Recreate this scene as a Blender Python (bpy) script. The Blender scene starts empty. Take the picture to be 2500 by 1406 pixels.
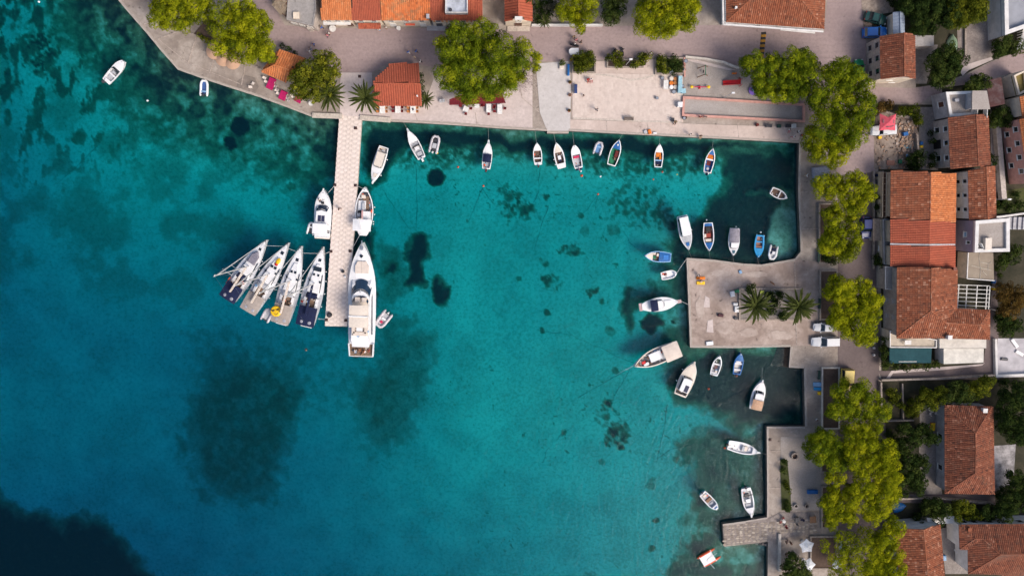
import bpy,math,random
import numpy as np
from mathutils import Vector,Matrix,Euler
# ------------------------------------------------------------------ camera, sky, sun, exposure
SC = bpy.context.scene
COL = SC.collection
FPX,CAMH = 1900.0,145.2            # focal length in photo pixels, flying height in metres
CAM_ROT = Euler((math.radians(-6.1),math.radians(-0.9),0.0),'XYZ')
cam_data = bpy.data.cameras.new('camera')
cam = bpy.data.objects.new('camera',cam_data)
COL.objects.link(cam)
cam.location = (0,0,CAMH)
cam.rotation_euler = CAM_ROT
cam_data.sensor_width = 36.0
cam_data.lens = FPX / 2500.0 * 36.0
cam_data.clip_start,cam_data.clip_end = 1.0,3000.0
SC.camera = cam
SUN_EL,SUN_AZ = 46.0,-38.0         # light comes from the lower right of the picture
world = bpy.data.worlds.new('World')
SC.world = world
world.use_nodes = True
wn = world.node_tree
sky = wn.nodes.new('ShaderNodeTexSky')
sky.sky_type = 'NISHITA'
sky.sun_disc = False
sky.sun_elevation = math.radians(SUN_EL)
sky.sun_rotation = math.radians(90 - SUN_AZ)
sky.dust_density = 4.0
sky.ozone_density = 1.0
wn.links.new(sky.outputs[0],wn.nodes['Background'].inputs[0])
wn.nodes['Background'].inputs[1].default_value = 0.085
sun_data = bpy.data.lights.new('sun','SUN')
sun_data.energy = 1.5
sun_data.angle = math.radians(27)
sun_data.color = (1.0,0.90,0.78)
sun = bpy.data.objects.new('sun',sun_data)
COL.objects.link(sun)
_d = Vector((math.cos(math.radians(SUN_EL)) * math.cos(math.radians(SUN_AZ)),
			math.cos(math.radians(SUN_EL)) * math.sin(math.radians(SUN_AZ)),math.sin(math.radians(SUN_EL))))
sun.rotation_euler = _d.to_track_quat('Z','Y').to_euler()
sun.location = (60,-60,80)
SC.view_settings.view_transform = 'Standard'
SC.view_settings.look = 'None'
SC.view_settings.exposure = 1.0
SC.view_settings.gamma = 1.0
SC.view_settings.use_curve_mapping = False
SC.render.engine = 'CYCLES'
SC.cycles.use_denoising = True
SC.cycles.max_bounces = 8
SC.cycles.transparent_max_bounces = 16
SC.cycles.volume_bounces = 0
SC.cycles.caustics_reflective = False
SC.cycles.caustics_refractive = False
# ------------------------------------------------------------------ helpers
R3 = CAM_ROT.to_matrix()
PX = 1.0 / 13.0
G = 1.0                              # level of the quays and streets above the water
def P(x,y,z=0.0):
	"""world point at height z seen at photo pixel x, y"""
	d = R3 @ Vector(((x - 1250) / FPX,(703 - y) / FPX,-1.0))
	t = (z - CAMH) / d.z
	return Vector((d.x * t,d.y * t,z))
def P2(x,y,z=0.0):
	p = P(x,y,z)
	return (p.x,p.y)
def rnd(seed):
	return random.Random(seed)
class MB:
	"""collects faces and links them as ONE mesh object"""
	def __init__(s):
		s.v,s.f,s.m,s.t = [],[],[],[]
	def add(s,vs,fs,m=0,tone=0.5):
		o = len(s.v)
		s.v += [tuple(v) for v in vs]
		s.f += [tuple(i + o for i in f) for f in fs]
		s.m += [m] * len(fs)
		s.t += [tone] * len(fs)
		return s
	def box(s,cx,cy,cz,sx,sy,sz,rz=0.0,m=0,tone=0.5):
		c,n = math.cos(rz),math.sin(rz)
		vs = []
		for z in (-sz / 2,sz / 2):
			for x,y in ((-sx / 2,-sy / 2),(sx / 2,-sy / 2),(sx / 2,sy / 2),(-sx / 2,sy / 2)):
				vs.append((cx + x * c - y * n,cy + x * n + y * c,cz + z))
		return s.add(vs,[(3,2,1,0),(4,5,6,7),(0,1,5,4),(1,2,6,5),(2,3,7,6),(3,0,4,7)],m,tone)
	def frustum(s,a,za,b,zb,m=0,cap=True,mt=None,bottom=True):
		"""prism between two loops of the same length; za / zb a height or a list of heights"""
		n = len(a)
		za = za if isinstance(za,(list,tuple)) else [za] * n
		zb = zb if isinstance(zb,(list,tuple)) else [zb] * n
		vs = [(p[0],p[1],z) for p,z in zip(a,za)] + [(p[0],p[1],z) for p,z in zip(b,zb)]
		ar = sum(a[i][0] * a[(i + 1) % n][1] - a[(i + 1) % n][0] * a[i][1] for i in range(n))
		fs = [(i,(i + 1) % n,n + (i + 1) % n,n + i) for i in range(n)]
		if ar < 0:
			fs = [f[::-1] for f in fs]
		s.add(vs,fs,m)
		if cap:
			t = tuple(range(n,2 * n)); bt = tuple(range(n))
			s.add(vs,[t if ar > 0 else t[::-1]],m if mt is None else mt)
			if bottom:
				s.add(vs,[bt[::-1] if ar > 0 else bt],m)
		return s
	def prism(s,poly,z0,z1,m=0,mt=None):
		return s.frustum(poly,z0,poly,z1,m,True,mt)
	def tube(s,pts,r,n=6,m=0,cap=True):
		pts = [Vector(p) for p in pts]
		rs = r if isinstance(r,(list,tuple)) else [r] * len(pts)
		vs,fs = [],[]
		for i,p in enumerate(pts):
			d = (pts[min(i + 1,len(pts) - 1)] - pts[max(i - 1,0)])
			if d.length < 1e-9:
				d = Vector((0,0,1))
			d.normalize()
			ux = d.cross(Vector((0,0,1)) if abs(d.z) < .9 else Vector((1,0,0))).normalized()
			uy = d.cross(ux)
			for k in range(n):
				a = 2 * math.pi * k / n
				vs.append(p + (ux * math.cos(a) + uy * math.sin(a)) * rs[i])
		for i in range(len(pts) - 1):
			for k in range(n):
				fs.append((i * n + k,(i + 1) * n + k,(i + 1) * n + (k + 1) % n,i * n + (k + 1) % n))
		if cap:
			fs.append(tuple(range(n)))
			fs.append(tuple(range((len(pts) - 1) * n,len(pts) * n))[::-1])
		return s.add(vs,fs,m)
	def lathe(s,prof,cx=0,cy=0,n=12,m=0,ex=1.0,ey=1.0):
		vs,fs = [],[]
		for r,z in prof:
			for k in range(n):
				a = 2 * math.pi * k / n
				vs.append((cx + r * ex * math.cos(a),cy + r * ey * math.sin(a),z))
		L = len(prof)
		for i in range(L - 1):
			for k in range(n):
				fs.append((i * n + k,i * n + (k + 1) % n,(i + 1) * n + (k + 1) % n,(i + 1) * n + k))
		fs.append(tuple(range((L - 1) * n,L * n)))
		fs.append(tuple(range(n))[::-1])
		return s.add(vs,fs,m)
	def ball(s,cx,cy,cz,r,n=10,m=0,ez=1.0,ex=1.0,ey=1.0):
		pr = [(max(1e-3,r * math.sin(math.pi * i / 6)),cz - r * ez * math.cos(math.pi * i / 6)) for i in range(7)]
		return s.lathe(pr,cx,cy,n,m,ex,ey)
	def sheet(s,rows,m=0):
		"""grid of points -> faces"""
		nc = len(rows[0])
		vs = [p for r in rows for p in r]
		fs = [(i * nc + k,i * nc + k + 1,(i + 1) * nc + k + 1,(i + 1) * nc + k)
			for i in range(len(rows) - 1) for k in range(nc - 1)]
		return s.add(vs,fs,m)
	def mesh(s,name,mats,smooth=False):
		me = bpy.data.meshes.new(name)
		me.from_pydata(s.v,[],s.f)
		for m in (mats if isinstance(mats,(list,tuple)) else [mats]):
			me.materials.append(m)
		me.polygons.foreach_set('material_index',s.m)
		if smooth:
			me.polygons.foreach_set('use_smooth',[True] * len(s.f))
		at = me.attributes.new('tone','FLOAT','FACE')
		at.data.foreach_set('value',s.t)
		me.update()
		return me
	def build(s,name,mats,parent=None,smooth=False,loc=(0,0,0),rz=0.0,kind=None):
		return put(name,s.mesh(name,mats,smooth),parent,loc,rz,kind)
def put(name,me,parent=None,loc=(0,0,0),rz=0.0,kind=None):
	o = bpy.data.objects.new(name,me)
	COL.objects.link(o)
	o.location = loc
	o.rotation_euler = (0,0,rz)
	if parent is not None:
		o.parent = parent
	if kind:
		o['kind'] = kind
	return o
def thing(name,label,cat,loc=(0,0,0),rz=0.0,group=None):
	o = bpy.data.objects.new(name,None)
	COL.objects.link(o)
	o.empty_display_size = 0.3
	o.location = loc
	o.rotation_euler = (0,0,rz)
	return tag(o,label,cat,group)
def tag(o,label,cat,group=None):
	o['label'] = label
	o['category'] = cat
	if group:
		o['group'] = group
	return o
def dup(root,label,loc,rz=0.0,group=None):
	"""copy of a thing with copies of its parts and sub-parts (mesh data shared)"""
	kids = {}
	for o in list(root.children):
		kids[o] = list(o.children)
	r = root.copy()
	COL.objects.link(r)
	r.location = loc
	r.rotation_euler = (0,0,rz)
	r['label'] = label
	if group:
		r['group'] = group
	for ch,gs in kids.items():
		c = ch.copy()
		COL.objects.link(c)
		c.parent = r
		for g in gs:
			d = g.copy()
			COL.objects.link(d)
			d.parent = c
	return r
# ------------------------------------------------------------------ materials
MATS = {}
def srgb(r,g,b):
	f = lambda c: (c / 12.92 if c <= .04045 else ((c + .055) / 1.055) ** 2.4)
	return (f(r / 255),f(g / 255),f(b / 255))
def mat(name,col,rough=.6,var=.14,scale=2.5,metal=0.0,spec=.4,bump=0.0,col2=None,glass=False):
	"""plain coat with uneven colour: two noises between col and a second tone"""
	if name in MATS:
		return MATS[name]
	m = bpy.data.materials.new(name)
	m.use_nodes = True
	nt = m.node_tree
	b = nt.nodes['Principled BSDF']
	b.inputs['Roughness'].default_value = rough
	b.inputs['Metallic'].default_value = metal
	b.inputs['Specular IOR Level'].default_value = spec
	tc = nt.nodes.new('ShaderNodeTexCoord')
	nz = nt.nodes.new('ShaderNodeTexNoise')
	nz.inputs['Scale'].default_value = scale
	nz.inputs['Detail'].default_value = 5
	nz.inputs['Roughness'].default_value = .65
	nt.links.new(tc.outputs['Object'],nz.inputs['Vector'])
	rp = nt.nodes.new('ShaderNodeValToRGB')
	c2 = col2 or tuple(c * (1 - 2.2 * var) for c in col)
	rp.color_ramp.elements[0].position = .32
	rp.color_ramp.elements[0].color = (*c2,1)
	rp.color_ramp.elements[1].position = .62
	rp.color_ramp.elements[1].color = (*[min(1,c * (1 + .35 * var)) for c in col],1)
	nt.links.new(nz.outputs['Fac'],rp.inputs[0])
	nt.links.new(rp.outputs[0],b.inputs['Base Color'])
	if bump:
		bp = nt.nodes.new('ShaderNodeBump')
		bp.inputs['Strength'].default_value = bump
		bp.inputs['Distance'].default_value = .05
		nt.links.new(nz.outputs['Fac'],bp.inputs['Height'])
		nt.links.new(bp.outputs[0],b.inputs['Normal'])
	MATS[name] = m
	return m
def paint(name,r,g,b,**k):
	"""painted / cloth colour given as sRGB"""
	return mat(name,srgb(r,g,b),**k)
def N(nt,kind,**props):
	n = nt.nodes.new('ShaderNode' + kind)
	for k,v in props.items():
		setattr(n,k,v)
	return n
def ground_mat(name,c1,c2,c3,big=.12,fine=1.6,crack=0.0,speck=0.0,rough=.9,streak=0.0):
	"""weathered ground: large blotches, fine grain, joints / cracks, dark specks; world placed"""
	if name in MATS:
		return MATS[name]
	m = bpy.data.materials.new(name)
	m.use_nodes = True
	nt = m.node_tree
	L = nt.links.new
	b = nt.nodes['Principled BSDF']
	b.inputs['Roughness'].default_value = rough
	b.inputs['Specular IOR Level'].default_value = .2
	geo = N(nt,'NewGeometry')
	n1 = N(nt,'TexNoise'); n1.inputs['Scale'].default_value = big; n1.inputs['Detail'].default_value = 6
	n1.inputs['Roughness'].default_value = .62; n1.inputs['Distortion'].default_value = .6
	n2 = N(nt,'TexNoise'); n2.inputs['Scale'].default_value = fine; n2.inputs['Detail'].default_value = 8
	n2.inputs['Roughness'].default_value = .75
	for n in (n1,n2):
		L(geo.outputs['Position'],n.inputs['Vector'])
	r1 = N(nt,'ValToRGB')
	e = r1.color_ramp.elements
	e[0].position = .36; e[0].color = (*c1,1); e[1].position = .62; e[1].color = (*c2,1)
	L(n1.outputs['Fac'],r1.inputs[0])
	r2 = N(nt,'ValToRGB')
	e = r2.color_ramp.elements
	e[0].position = .40; e[0].color = (1,1,1,1); e[1].position = .72; e[1].color = (0,0,0,1)
	L(n2.outputs['Fac'],r2.inputs[0])
	mx = N(nt,'MixRGB',blend_type='MIX')
	mf = N(nt,'Math',operation='MULTIPLY'); mf.inputs[1].default_value = .75
	L(r2.outputs[0],mf.inputs[0])
	sub = N(nt,'Math',operation='SUBTRACT'); sub.inputs[0].default_value = .75
	L(mf.outputs[0],sub.inputs[1])
	L(sub.outputs[0],mx.inputs[0])
	L(r1.outputs[0],mx.inputs[1])
	mx.inputs[2].default_value = (*c3,1)
	out = mx.outputs[0]
	if crack:
		vo = N(nt,'TexVoronoi',feature='DISTANCE_TO_EDGE'); vo.inputs['Scale'].default_value = crack
		nw = N(nt,'TexNoise'); nw.inputs['Scale'].default_value = 1.3
		L(geo.outputs['Position'],nw.inputs['Vector'])
		av = N(nt,'MixRGB'); av.inputs[0].default_value = .75
		L(geo.outputs['Position'],av.inputs[1]); L(nw.outputs['Color'],av.inputs[2])
		L(av.outputs[0],vo.inputs['Vector'])
		lt = N(nt,'Math',operation='LESS_THAN'); lt.inputs[1].default_value = .05 * crack
		L(vo.outputs['Distance'],lt.inputs[0])
		k = N(nt,'Math',operation='MULTIPLY'); k.inputs[1].default_value = .22
		L(lt.outputs[0],k.inputs[0])
		dk = N(nt,'MixRGB',blend_type='MULTIPLY'); dk.inputs[2].default_value = (.45,.42,.40,1)
		L(k.outputs[0],dk.inputs[0]); L(out,dk.inputs[1])
		out = dk.outputs[0]
	if speck:
		n3 = N(nt,'TexNoise'); n3.inputs['Scale'].default_value = 1.1; n3.inputs['Detail'].default_value = 3
		L(geo.outputs['Position'],n3.inputs['Vector'])
		r3 = N(nt,'ValToRGB'); e = r3.color_ramp.elements
		e[0].position = .66; e[0].color = (0,0,0,1); e[1].position = .74; e[1].color = (speck,speck,speck,1)
		L(n3.outputs['Fac'],r3.inputs[0])
		dk = N(nt,'MixRGB',blend_type='MULTIPLY'); dk.inputs[2].default_value = (.35,.33,.33,1)
		L(r3.outputs[0],dk.inputs[0]); L(out,dk.inputs[1])
		out = dk.outputs[0]
	if streak:
		mp = N(nt,'Mapping'); mp.inputs['Scale'].default_value = (.25,2.2,1)
		L(geo.outputs['Position'],mp.inputs[0])
		n4 = N(nt,'TexNoise'); n4.inputs['Scale'].default_value = .8; n4.inputs['Detail'].default_value = 5
		L(mp.outputs[0],n4.inputs['Vector'])
		sc = N(nt,'MixRGB',blend_type='OVERLAY'); sc.inputs[0].default_value = streak
		L(out,sc.inputs[1]); L(n4.outputs['Fac'],sc.inputs[2])
		out = sc.outputs[0]
	L(out,b.inputs['Base Color'])
	bp = N(nt,'Bump'); bp.inputs['Strength'].default_value = .35; bp.inputs['Distance'].default_value = .04
	L(n2.outputs['Fac'],bp.inputs['Height']); L(bp.outputs[0],b.inputs['Normal'])
	MATS[name] = m
	return m
def tone_mat(name,stops,rough=.85,noise=.25,nscale=.5,ncol=(.5,.5,.5),spec=.2):
	"""colour picked per face by the attribute 'tone'; a noise patina over it"""
	if name in MATS:
		return MATS[name]
	m = bpy.data.materials.new(name)
	m.use_nodes = True
	nt = m.node_tree
	L = nt.links.new
	b = nt.nodes['Principled BSDF']
	b.inputs['Roughness'].default_value = rough
	b.inputs['Specular IOR Level'].default_value = spec
	at = N(nt,'Attribute'); at.attribute_name = 'tone'
	rp = N(nt,'ValToRGB')
	el = rp.color_ramp.elements
	while len(el) < len(stops):
		el.new(.5)
	for e,(p,c) in zip(el,stops):
		e.position = p
		e.color = (*c,1)
	L(at.outputs['Fac'],rp.inputs[0])
	geo = N(nt,'NewGeometry')
	n1 = N(nt,'TexNoise'); n1.inputs['Scale'].default_value = nscale; n1.inputs['Detail'].default_value = 8
	n1.inputs['Roughness'].default_value = .7
	L(geo.outputs['Position'],n1.inputs['Vector'])
	r2 = N(nt,'ValToRGB'); e = r2.color_ramp.elements
	e[0].position = .48; e[0].color = (0,0,0,1); e[1].position = .68; e[1].color = (noise,) * 3 + (1,)
	L(n1.outputs['Fac'],r2.inputs[0])
	mx = N(nt,'MixRGB',blend_type='MIX')
	L(r2.outputs[0],mx.inputs[0]); L(rp.outputs[0],mx.inputs[1]); mx.inputs[2].default_value = (*ncol,1)
	L(mx.outputs[0],b.inputs['Base Color'])
	MATS[name] = m
	return m
def leaf_mat(name,stops,trans=.25):
	if name in MATS:
		return MATS[name]
	m = bpy.data.materials.new(name)
	m.use_nodes = True
	nt = m.node_tree
	L = nt.links.new
	nt.nodes.remove(nt.nodes['Principled BSDF'])
	at = N(nt,'Attribute'); at.attribute_name = 'tone'
	rp = N(nt,'ValToRGB')
	el = rp.color_ramp.elements
	while len(el) < len(stops):
		el.new(.5)
	for e,(p,c) in zip(el,stops):
		e.position = p
		e.color = (*c,1)
	L(at.outputs['Fac'],rp.inputs[0])
	d = N(nt,'BsdfDiffuse'); t = N(nt,'BsdfTranslucent'); mx = N(nt,'MixShader')
	L(rp.outputs[0],d.inputs[0]); L(rp.outputs[0],t.inputs[0])
	mx.inputs[0].default_value = trans
	L(d.outputs[0],mx.inputs[1]); L(t.outputs[0],mx.inputs[2])
	L(mx.outputs[0],nt.nodes['Material Output'].inputs[0])
	MATS[name] = m
	return m
WHITE = paint('white_gelcoat',222,222,225,rough=.35,var=.05,scale=.8)
CREAM = paint('cream_gelcoat',210,199,188,rough=.45,var=.06)
GREY = paint('grey_nonskid',176,178,184,rough=.7,var=.1)
DGREY = paint('dark_grey_plastic',62,62,70,rough=.5)
BLACK = paint('black_rubber',24,24,28,rough=.55)
NAVY = paint('navy_canvas',12,25,62,rough=.85,var=.12,scale=1.2)
TAUPE = paint('taupe_canvas',154,144,138,rough=.9,var=.08,scale=1.2)
BEIGE = paint('beige_canvas',206,193,183,rough=.9,var=.06,scale=1.2)
GLASS = mat('dark_glass',(.012,.02,.03),rough=.08,var=.1,spec=.8)
BLUEGLASS = mat('tinted_windscreen',(.012,.035,.075),rough=.1,var=.1,spec=.8)
STEEL = mat('stainless_steel',(.55,.56,.58),rough=.3,metal=.9,var=.05)
ALU = paint('white_spar',206,204,203,rough=.4,var=.05)
WOOD = mat('varnished_wood',(.20,.085,.035),rough=.5,var=.25,scale=4)
BROWNW = mat('brown_floorboards',(.13,.075,.055),rough=.7,var=.3,scale=3)
TEAK = mat('weathered_teak',(.20,.13,.09),rough=.75,var=.2,scale=3)
BLUEP = paint('blue_boat_paint',8,92,160,rough=.5,var=.14,scale=1.5)
CYANP = paint('bright_blue_paint',32,142,200,rough=.5,var=.12,scale=1.5)
GREENP = paint('green_boat_paint',26,120,84,rough=.6,var=.3,scale=1.5)
LBLUE = paint('pale_blue_paint',128,168,206,rough=.55,var=.1)
REDP = paint('dark_red_paint',104,24,22,rough=.6,var=.2)
RED = paint('red_plastic',196,26,34,rough=.5)
PINK = paint('pink_cushion',196,50,92,rough=.8)
ORANGE = paint('orange_fabric',226,124,40,rough=.8,var=.25,scale=3)
ORANGEP = paint('orange_hypalon',222,88,44,rough=.5)
YELLOW = paint('yellow_plastic',232,186,20,rough=.5)
TYRE = mat('tyre_rubber',(.012,.012,.013),rough=.8)
# ------------------------------------------------------------------ the coast, the seabed and the water
COAST = [(270,-90),(288,0),(320,38),(357,80),(394,125),(435,171),(497,193),(560,214),(632,237),(700,262),(765,287),
		(829,290),(884,293),(950,297),(1100,304),(1220,314),(1336,320),(1336,326),(1388,326),(1388,320),(1480,325),(1600,331),
		(1780,340),(1951,349),(1949,470),(1955,614),(1941,632),(1860,646),(1815,644),(1740,634),(1676,630),(1680,720),
		(1685,848),(1790,849),(1930,846),(1926,897),(1963,898),(1966,1041),(1872,1041),(1873,1200),(1873,1262),(1820,1271),(1764,1279),
		(1768,1334),(1875,1322),(1874,1406),(1874,1520)]
def np_noise(x,y,scale,seed,octaves=4):
	"""value noise on arrays"""
	out = np.zeros_like(x)
	amp,tot = 1.0,0.0
	rg = np.random.RandomState(seed)
	for o in range(octaves):
		tab = rg.rand(256,256)
		fx,fy = x / scale,y / scale
		ix,iy = np.floor(fx).astype(int),np.floor(fy).astype(int)
		tx,ty = fx - ix,fy - iy
		tx,ty = tx * tx * (3 - 2 * tx),ty * ty * (3 - 2 * ty)
		g = lambda a,b: tab[(ix + a) & 255,(iy + b) & 255]
		out += amp * ((g(0,0) * (1 - tx) + g(1,0) * tx) * (1 - ty) + (g(0,1) * (1 - tx) + g(1,1) * tx) * ty)
		tot += amp
		amp *= .55
		scale /= 2.07
	return out / tot
def poly_dist(x,y,poly,closed):
	d = np.full(x.shape,1e9)
	n = len(poly)
	for i in range(n if closed else n - 1):
		ax,ay = poly[i]
		bx,by = poly[(i + 1) % n]
		dx,dy = bx - ax,by - ay
		t = np.clip(((x - ax) * dx + (y - ay) * dy) / (dx * dx + dy * dy + 1e-9),0,1)
		d = np.minimum(d,np.hypot(x - ax - t * dx,y - ay - t * dy))
	return d
def poly_in(x,y,poly):
	c = np.zeros(x.shape,bool)
	n = len(poly)
	for i in range(n):
		ax,ay = poly[i]
		bx,by = poly[(i + 1) % n]
		k = ((ay > y) != (by > y)) & (x < (bx - ax) * (y - ay) / (by - ay + 1e-12) + ax)
		c ^= k
	return c
def sm(a,b,v):
	t = np.clip((v - a) / (b - a),0,1)
	return t * t * (3 - 2 * t)
# weed beds on the seabed: polygon, strength, edge softness
BEDS = [
	([(885,300),(1951,350),(1800,440),(1560,445),(1400,420),(1230,395),(1100,425),(980,430)],.46,44),
	([(1680,1080),(1780,1060),(1830,1150),(1800,1240),(1720,1260),(1690,1160)],.72,44),
	([(1650,1120),(1720,1100),(1760,1130),(1700,1160)],.5,24),
	([(1690,1210),(1760,1190),(1765,1240),(1700,1250)],.9,20),
	([(430,780),(700,740),(1060,770),(1050,980),(900,1060),(640,1100),(470,1000)],.20,130),
	([(-80,1200),(0,1212),(55,1255),(110,1248),(150,1275),(238,1248),(285,1305),(330,1360),(375,1410),(420,1500),(-80,1500)],1.25,60),
	([(402,1030),(425,1090),(455,1175),(520,1240),(600,1252),(680,1262),(715,1150),(738,1050),(765,950),(720,880),(600,830),(500,860),(450,950)],.46,80),
	([(398,1030),(418,1042),(440,1070),(462,1100),(470,1135),(440,1150),(418,1120),(405,1080)],.50,46),
	([(455,1182),(500,1190),(520,1215),(500,1238),(470,1225)],.50,46),
	([(380,700),(560,760),(800,780),(860,850),(800,980),(740,1150),(560,1150),(420,900)],.26,110),
	([(905,640),(1000,760),(1085,800),(1080,940),(1040,1060),(960,1140),(880,1130),(830,960),(850,880),(900,860)],.40,90),
	([(1000,562),(1045,562),(1050,620),(1042,690),(1000,712),(975,705),(998,650),(1000,605)],.92,16),
	([(940,648),(990,640),(985,680),(945,682)],.62,16),
	([(1048,672),(1072,670),(1078,690),(1096,692),(1094,722),(1068,748),(1042,735),(1038,712)],.9,12),
	([(915,560),(1010,620),(1010,720),(920,760)],.42,45),
	([(1452,980),(1490,968),(1530,1000),(1556,1060),(1540,1100),(1500,1085),(1462,1060)],.42,10),
	([(1340,1160),(1320,1140),(1300,690),(1330,665),(1375,665),(1378,690),(1352,715),(1322,708)],.0,8),
	([(1318,672),(1345,660),(1372,668),(1378,695),(1352,722),(1322,714)],.36,7),
	([(1345,608),(1375,596),(1420,600),(1418,616),(1390,625),(1350,620)],.36,7),
	([(1310,632),(1338,625),(1340,648),(1315,652)],.34,6),
	([(1420,705),(1448,700),(1450,730),(1428,740)],.38,6),
	([(1455,728),(1480,726),(1482,745),(1460,746)],.34,6),
	([(1453,588),(1478,566),(1480,592),(1460,600)],.3,6),
	([(1540,430),(1620,450),(1680,520),(1640,590),(1560,560),(1460,540),(1480,470)],.34,40),
	([(1215,430),(1290,470),(1330,540),(1240,555),(1215,520)],.34,22),
	([(1515,755),(1545,700),(1600,690),(1600,730),(1560,760),(1552,815),(1525,820)],.55,18),
	([(1560,790),(1585,768),(1622,775),(1626,800),(1600,812),(1592,825),(1566,815)],.9,8),
	([(1638,778),(1650,775),(1654,795),(1640,800)],.9,5),
	([(1625,880),(1700,850),(1960,850),(1966,1040),(1880,1041),(1800,1060),(1720,1010),(1650,990),(1625,930)],.86,32),
	([(1640,1070),(1700,1040),(1875,1045),(1875,1262),(1760,1275),(1690,1240),(1700,1170),(1660,1120)],.56,40),
	([(1640,1300),(1660,1250),(1700,1220),(1765,1270),(1765,1340),(1870,1340),(1874,1520),(1640,1520),(1620,1380)],.50,36),
	([(1770,370),(1840,360),(1950,352),(1955,620),(1860,646),(1740,634),(1650,640),(1630,600),(1700,520),(1760,460)],.86,26),
	([(1880,362),(1915,360),(1918,405),(1890,410)],.6,10),
	([(1632,532),(1652,532),(1652,566),(1634,562)],.7,5),
	([(1625,585),(1680,590),(1690,640),(1640,650)],.6,12),
	([(890,300),(1336,325),(1951,352),(1780,385),(1600,395),(1400,380),(1200,372),(1000,370),(970,415),(900,480),(885,440)],.92,22),
	([(860,450),(905,455),(925,600),(918,800),(880,880),(848,800)],.6,20),
	([(870,1200),(920,1180),(930,1215),(890,1225)],.3,12),
	([(30,60),(130,40),(170,110),(110,200),(60,180)],.4,30),
]
DISCS = [(586,308,25,.98),(563,350,17,.98),(451,184,15,.9),(1064,434,23,.95),(1332,482,8,.8),(1208,336,9,.8),(1345,395,14,.75),
		(1243,484,11,.5),(1419,525,7,.5),(713,456,11,.6),(652,433,10,.5),(1266,680,7,.5),(1165,757,5,.6),(1336,763,8,.6),(1324,806,7,.7),
		(1479,1017,10,.6),(1241,528,8,.6),(1590,1340,9,.6),(1602,1270,7,.7),(1470,1126,9,.5),(1590,1180,16,.3),(1440,1410,20,.3),(1488,810,14,.4),
		(1415,968,6,.6),(1375,1055,8,.5),(1502,905,10,.5),(1185,600,5,.5),(1140,540,6,.4),(1650,1120,8,.5),(240,345,9,.5),
		(1590,690,12,.4),(1430,565,14,.35),(1500,560,18,.35)]
PALE = [(1915,570,46,60,.9),(1900,480,28,20,.5),(1925,505,18,40,.5),(1850,470,30,10,.3),(1890,600,30,30,.5)]
def sea_fields(x,y):
	"""weed cover 0..1, depth in metres, at photo pixels x, y"""
	dc = poly_dist(x,y,COAST,False)
	wx = x + (np_noise(x,y,26,3,4) - .5) * 34 + (np_noise(x,y,90,23,3) - .5) * 36
	wy = y + (np_noise(x,y,26,4,4) - .5) * 34 + (np_noise(x,y,90,24,3) - .5) * 36
	weed = np.zeros_like(x)
	tex = np_noise(x,y,34,11,5)
	for poly,s,soft in BEDS:
		if s <= 0:
			continue
		d = poly_dist(wx,wy,poly,True)
		ins = poly_in(wx,wy,poly)
		sd = np.where(ins,d,-d)
		w = s * sm(-soft * .5,soft,sd)
		if s < .8:
			w = w * ((.55 + .9 * sm(.35,.6,tex)) if soft < 38 else (.90 + .2 * sm(.35,.65,tex)))
		if s < .5 and soft < 45:
			w = w * (.35 + 1.15 * sm(.35,.65,np_noise(x,y,8,93,3)))
		weed = np.maximum(weed,np.minimum(w,1))
	for cx,cy,r,s in DISCS:
		d = np.hypot(x - cx,y - cy) + (np_noise(x,y,12,5,3) - .5) * (9 if r > 18 else 14)
		weed = np.maximum(weed,s * sm(r + 3,r - 4,d) * (1 if s > .85 else .5 + .75 * np_noise(x,y,7,91,2)))
	# patchy beds in the open water on the left, thickening towards the upper corner
	n = np_noise(x * 1.5,y * .8,30,31,6)
	zone = sm(640,200,x) * sm(700,120,y)
	weed = np.maximum(weed,zone * .68 * sm(.45,.62,n))
	zone2 = sm(1000,500,x) * sm(560,300,y) * sm(250,420,x)
	weed = np.maximum(weed,zone2 * .32 * sm(.42,.6,np_noise(x,y,40,33,5)))
	# overgrown rock along the sea walls
	fine = np_noise(x,y,15,71,3)
	shore = np.where(x < 850,sm(290,60,dc + (tex - .5) * 160) * .84,sm(130,10,dc) * .55)
	weed = np.maximum(weed,shore * (.45 + .6 * sm(.3,.6,tex) + .5 * (fine - .5)))
	weed = np.where(weed > .03,weed + .30 * (fine - .5) * sm(.03,.2,weed) * sm(1.0,.6,weed),weed)
	weed = np.maximum(weed,(.10 + .20 * sm(.35,.65,np_noise(x,y,70,95,5))) * sm(1080,520,x) * sm(1000,600,y))
	# small tufts
	t1 = np_noise(x,y,7,41,2)
	weed = np.maximum(weed,.42 * sm(.70,.84,t1) * sm(900,1100,x) * sm(.45,.6,np_noise(x,y,120,44,2)))
	for cx,cy,rx,ry,s in PALE:
		d = np.hypot((wx - cx) / rx,(wy - cy) / ry)
		weed *= 1 - s * .75 * sm(1.15,.8,d)
	depth = 3.0 + 4.6 * sm(1180,250,x) * sm(40,640,y) + 1.0 * sm(1150,100,x) + 3.8 * sm(960,1400,y) * sm(1750,900,x)
	depth = np.minimum(depth,np.where(x < 850,.7 + dc / 85,.9 + dc / 72))
	depth += 1.6 * sm(330,120,np.hypot((x - 720) / 1.5,y - 960))
	depth += (np_noise(x,y,160,51,3) - .5) * 1.0
	depth = np.maximum(depth,.7)
	for cx,cy,rx,ry,s in PALE:
		d = np.hypot((wx - cx) / rx,(wy - cy) / ry)
		depth = depth - (depth - .75) * s * sm(1.3,.7,d)
	return np.clip(weed,0,1),depth,dc
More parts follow.
